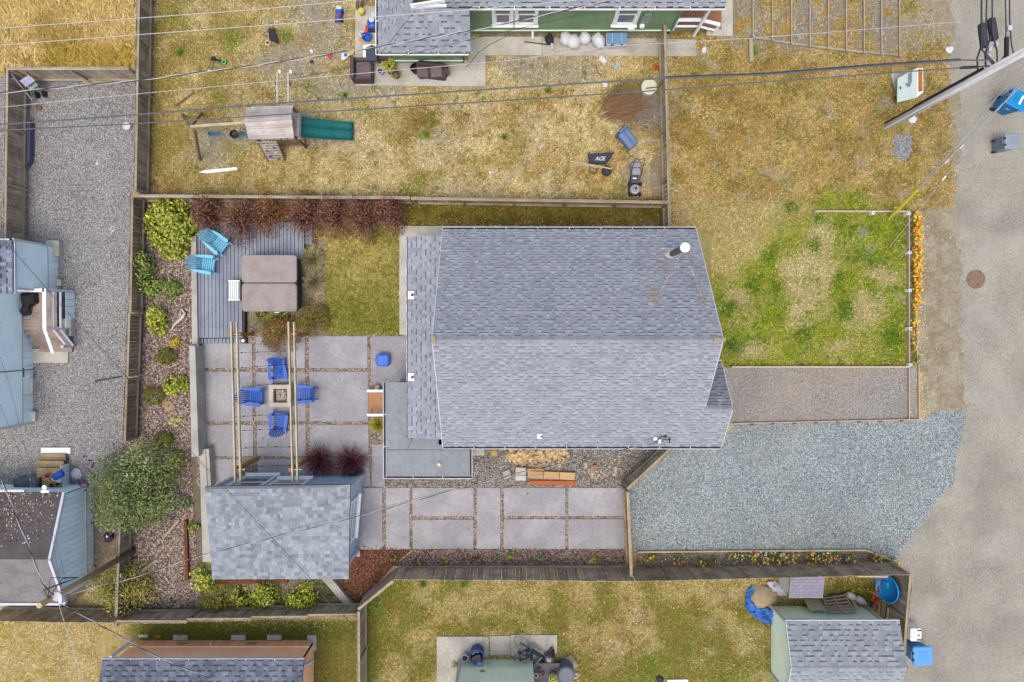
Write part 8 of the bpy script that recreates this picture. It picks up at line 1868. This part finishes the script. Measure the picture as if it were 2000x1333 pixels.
for lab, a, b in (('left white propane tank lying by the pallet', (1657, 1162), (1668, 1168)), ('right white propane tank lying by the red bicycle', (1675, 1170), (1687, 1177))):
    t = thing('propane_tank', lab, 'propane tank', tuple(W(*a)), 'propane tanks'); A_, B_ = W(*a, .18), W(*b, .18); d = (B_ - A_).normalized(); A_ -= d * .1; B_ += d * .02
    MB().tube([A_, A_ + d * .05, A_ + d * .12, B_ - d * .1, B_ - d * .03, B_], [.06, .14, .165, .165, .14, .07], 16).build('body', m_tank, t, smooth=True); MB().tube([B_ + d * .01, B_ + d * .09], .08, 12).build('collar', m_tank, t); MB().tube([B_ + d * .02, B_ + d * .12], .03, 8, tone=(.7, .6, .4)).build('valve', m_steel, t)
def wheel(q, c, r, ax1, ax2, tr=.02, seg=20): q.tube([c + ax1 * (r * math.cos(a)) + ax2 * (r * math.sin(a)) for a in np.linspace(0, 2 * math.pi, seg + 1)[:-1]], tr, 5, closed=True); return q
def bicycle(label, w1, w2, up, m, r=.28, fork=None, group=None):
    """bicycle leaning over: wheel centres w1, w2 and the direction of its upright plane"""
    t = thing('bicycle', label, 'bicycle', tuple(w1), group); d = (w2 - w1).normalized(); up = Vector(up); up = (up - d * up.dot(d)).normalized(); L = (w2 - w1).length
    for w in (w1, w2):
        o_ = wheel(MB(), w, r, d, up, .022).build('wheel', mat('grey_tyre', S(150, 150, 148)), t); q = MB()
        for a in np.linspace(0, math.pi, 7)[:-1]: q.tube([w + (d * math.cos(a) + up * math.sin(a)) * r * .95, w - (d * math.cos(a) + up * math.sin(a)) * r * .95], .004, 3)
        q.build('spokes', m_steel, o_, kind='stuff')
    bb = w1 + d * L * .42 - up * .03; st_ = w1 + d * L * .32 + up * .45; hd = w1 + d * L * .82 + up * .45
    q = MB()
    for a, b in ((w1, bb), (w1, st_), (bb, st_), (bb, hd), (st_ + d * .02 - up * .03, hd), (hd, w2)): q.tube([a, b], .026, 6)
    q.build('frame', m, t); n = d.cross(up)
    MB().rbox(st_ + up * .1, (.26, .14, .06), .05, edge=.02, M=Matrix((d, n, up)).transposed()).build('saddle', m_black, t); q = MB(); h = hd + up * .12; q.tube([hd, h], .018, 6); q.tube([h - n * .26 - d * .06, h - n * .1, h + n * .1, h + n * .26 - d * .06], .016, 6); q.build('handlebar', m_steel, t); MB().lathe([(.07, -.01), (.09, 0), (.07, .01), (0, .012)], bb, 12, Matrix((d, up, n)).transposed()).build('crank', m_dark, t)
    return t
bicycle('red bicycle standing behind the driveway fence beside the paddling pool', W(1711, 1190, .3), W(1717, 1145, .34), (-.75, .0, .6), mat('red_paint', S(206, 44, 44), var=.05, rough=.35), .3)
pool = thing('paddling_pool', 'round bright blue paddling pool propped against the corner fence', 'paddling pool', tuple(W(1747, 1148)))
m_pool = mat('pool_blue', S(30, 140, 210), var=.08, scale=3, rough=.35); Mp = Matrix.Rotation(math.radians(-70), 3, 'Y'); PC = Vector((16.36, W(0, 1149, .6).y, .60))
MB().lathe([(0, 0), (.46, 0), (.52, .05), (.55, .16), (.60, .19), (.60, .17), (.57, .13), (.54, .01), (.48, -.03), (0, -.03)], PC, 28, Mp).build('basin', m_pool, pool, smooth=True)
MB().tube([PC + Mp @ Vector((.58 * math.cos(a), .58 * math.sin(a), .18)) for a in np.linspace(0, 6.283, 29)[:-1]], .03, 6, closed=True, tone=(1.6, 1.25, 1.12)).build('rim', m_pool, pool)
MB().rbox(PC + Mp @ Vector((-.2, .1, .03)), (.3, .3, .06), .06, M=Mp, edge=.02, tone=(1.3, 1.15, 1.1)).build('slide_hump', m_pool, pool)
MB().poly([W(u, v, z) for u, v, z in ((1722, 1170, .03), (1764, 1180, .5), (1760, 1210, .5), (1720, 1206, .03))] + [W(u, v, z + .03) for u, v, z in ((1722, 1170, .03), (1764, 1180, .5), (1760, 1210, .5), (1720, 1206, .03))], tuple(tuple(reversed(f)) for f in MB.BF)).build('plywood_sheet', mat('brown_chipboard', S(146, 124, 90), var=.25, scale=14, rough=.9, col2=S(126, 104, 72)), None, 'brown chipboard sheet leaning below the paddling pool', 'plywood'); MB().bar(W(1762, 1180, .55), W(1760, 1212, .55), .12, .06).build('board', m_rail, None, 'pale post board standing along the chipboard sheet', 'board'); MB().bar(W(1676, 1126, 1.75), W(1734, 1127, 1.75), .05, .06).build('board', mat('pink_board', S(226, 190, 160)), None, 'pinkish board lying on top of the driveway fence by the pool', 'board')
wq = thing('loose_tyre', 'loose bicycle wheel leaning behind the fence above the red bicycle', 'wheel', tuple(W(1715, 1134))); wheel(MB(), W(1716, 1133, .3), .26, Vector((1, 0, .1)), Vector((0, .6, .75))).build('tyre', mat('grey_tyre', S(150, 150, 148)), wq); MB().tube([W(1716, 1133, .3), W(1717, 1133, .34)], .03, 8).build('hub', m_steel, wq)

# ------------------------------------------------------------------ clutter beside the pale green house, bottom edge
bicycle('dark bicycle with upright wheel rings lying on the concrete slab', W(1016, 1290, .3), W(1016, 1256, .34), (.9, .0, .45), m_black, .29)
mo = thing('motor_scooter', 'dark stripped motorcycle lying across the slab, bottom edge', 'motorcycle', tuple(W(1056, 1278)))
MB().tube([W(1026, 1270, .45), W(1040, 1272, .5), W(1052, 1279, .5), W(1062, 1284, .45)], [.06, .1, .09, .05], 8).build('frame', m_black, mo); MB().rbox(W(1034, 1276, .45), (.3, .24, .2), .08, edge=.05).build('tank', mat('navy_tank', S(60, 64, 96), rough=.3), mo); MB().rbox(W(1072, 1288, .3), (.4, .4, .36), .1, edge=.08).build('engine', mat('engine_metal', S(128, 124, 120), var=.3, scale=10, metal=.5, rough=.4), mo); MB().tube([W(1064, 1280, .6), W(1078, 1264, .75)], .035, 6).build('handlebar', m_black, mo); MB().tube([W(1058, 1284, .5), W(1048, 1296, .5)], .03, 6).build('lever', m_steel, mo); MB().lathe([(.14, -.05), (.2, -.04), (.2, .04), (.14, .05)], W(1079, 1278, .3), 16, Matrix.Rotation(1.2, 3, 'Y')).build('wheel', m_black, mo)
bk = thing('barrel', 'blue plastic barrel with rags beside the concrete slab, bottom edge', 'barrel', tuple(W(932, 1284)))
p = W(931, 1282, .6); MB().lathe([(.24, 0), (.3, .1), (.3, .62), (.31, .66), (.27, .66), (.26, .3), (0, .3)], (p.x, p.y, 0), 20).build('body', mat('navy_plastic', S(44, 84, 150), var=.08, rough=.4), bk); MB().rbox((p.x, p.y - .1, .64), (.4, .3, .14), .1, rz=.4, edge=.06).build('rags', mat('brown_rag', S(120, 100, 90), var=.3, scale=8), bk); MB().lathe([(.1, 0), (.12, .06), (0, .08)], (p.x + .12, p.y - .32, .62), 10).build('cup', mat('sky_plastic', S(140, 180, 220)), bk); MB().tube([(p.x - .2, p.y + .1, .67), (p.x - .05, p.y + .24, .72), (p.x + .1, p.y + .2, .68)], .012, 5).build('handle', m_lav, bk)
pot('white bucket pot left of the blue barrel, bottom edge', 908, 1286, .15, .45, 0, None, m_lav, 7, (90, 60, 60))
tbx = thing('work_table', 'dark low table holding pots at the bottom edge', 'table', tuple(W(1068, 1318)))
MB().box(W(1068, 1320, .5), (1.15, 1.1, .05)).build('table_top', mat('dark_table', S(112, 112, 118), var=.15), tbx)
for u, v in ((1047, 1306), (1091, 1306), (1047, 1332), (1091, 1332)): p = W(u, v, .25); MB().box((p.x, p.y, .24), (.06, .06, .48)).build('leg', m_brownw, tbx)
for lab, u, v, r, h, c in (('large cream pot with green plant on the dark table', 1080, 1325, .16, .26, m_cream), ('cream pot at the left corner of the dark table', 1047, 1320, .09, .15, m_cream), ('small terracotta pot near the middle of the dark table', 1061, 1317, .07, .12, mat('terracotta', S(190, 120, 90))), ('wide brown pot at the top of the dark table', 1053, 1311, .1, .14, mat('brown_pot', S(140, 112, 84))), ('orange pot at the right edge of the dark table', 1085, 1312, .07, .1, mat('orange_pot', S(214, 130, 80)))): pot(lab, u, v, r, h, .525, YG if r > .15 else None, c, 11)
br = thing('ribbed_barrel', 'grey ribbed barrel at the right of the dark table', 'barrel', tuple(W(1106, 1316)))
p = W(1106, 1318, .8); MB().lathe([(.34, 0)] + [(.34 + (.02 if i % 2 else 0), .05 + i * .06) for i in range(14)] + [(.30, .88), (0, .88)], (p.x, p.y, 0), 22).build('body', mat('ribbed_grey', S(112, 118, 132), var=.08, rough=.5), br)
rock('large pale rock at the right of the ribbed barrel', 1112, 1296, .36, .22, 0, 31, mat('pale_rock', S(190, 172, 146), var=.2, scale=3, bump=.4)); rock('smaller pale rock below the large one, bottom edge', 1124, 1318, .2, .16, 0, 32, mat('pale_rock', S(190, 172, 146)))
for lab, u, v in (('upright grey stake box on the slab, left', 1046, 1298), ('upright grey stake box on the slab, right', 1080, 1298)): MB().bar(W(u, v - 8, .3), W(u, v + 6, .3), .1, .1).build('timber', m_st, None, lab, 'timber')
MB().prism([tuple(W(a, b, .1)[:2]) for a, b in ((1304, 1329), (1344, 1328), (1344, 1340), (1304, 1340))], 0, .1).build('paver', m_pgreen, None, 'pale green slab end at the bottom edge of the south lot', 'paver'); litter('black_part', 'black part on the grass at the bottom edge, left of the slab end', 1290, 1329, .14, m_black, 41, 'part')
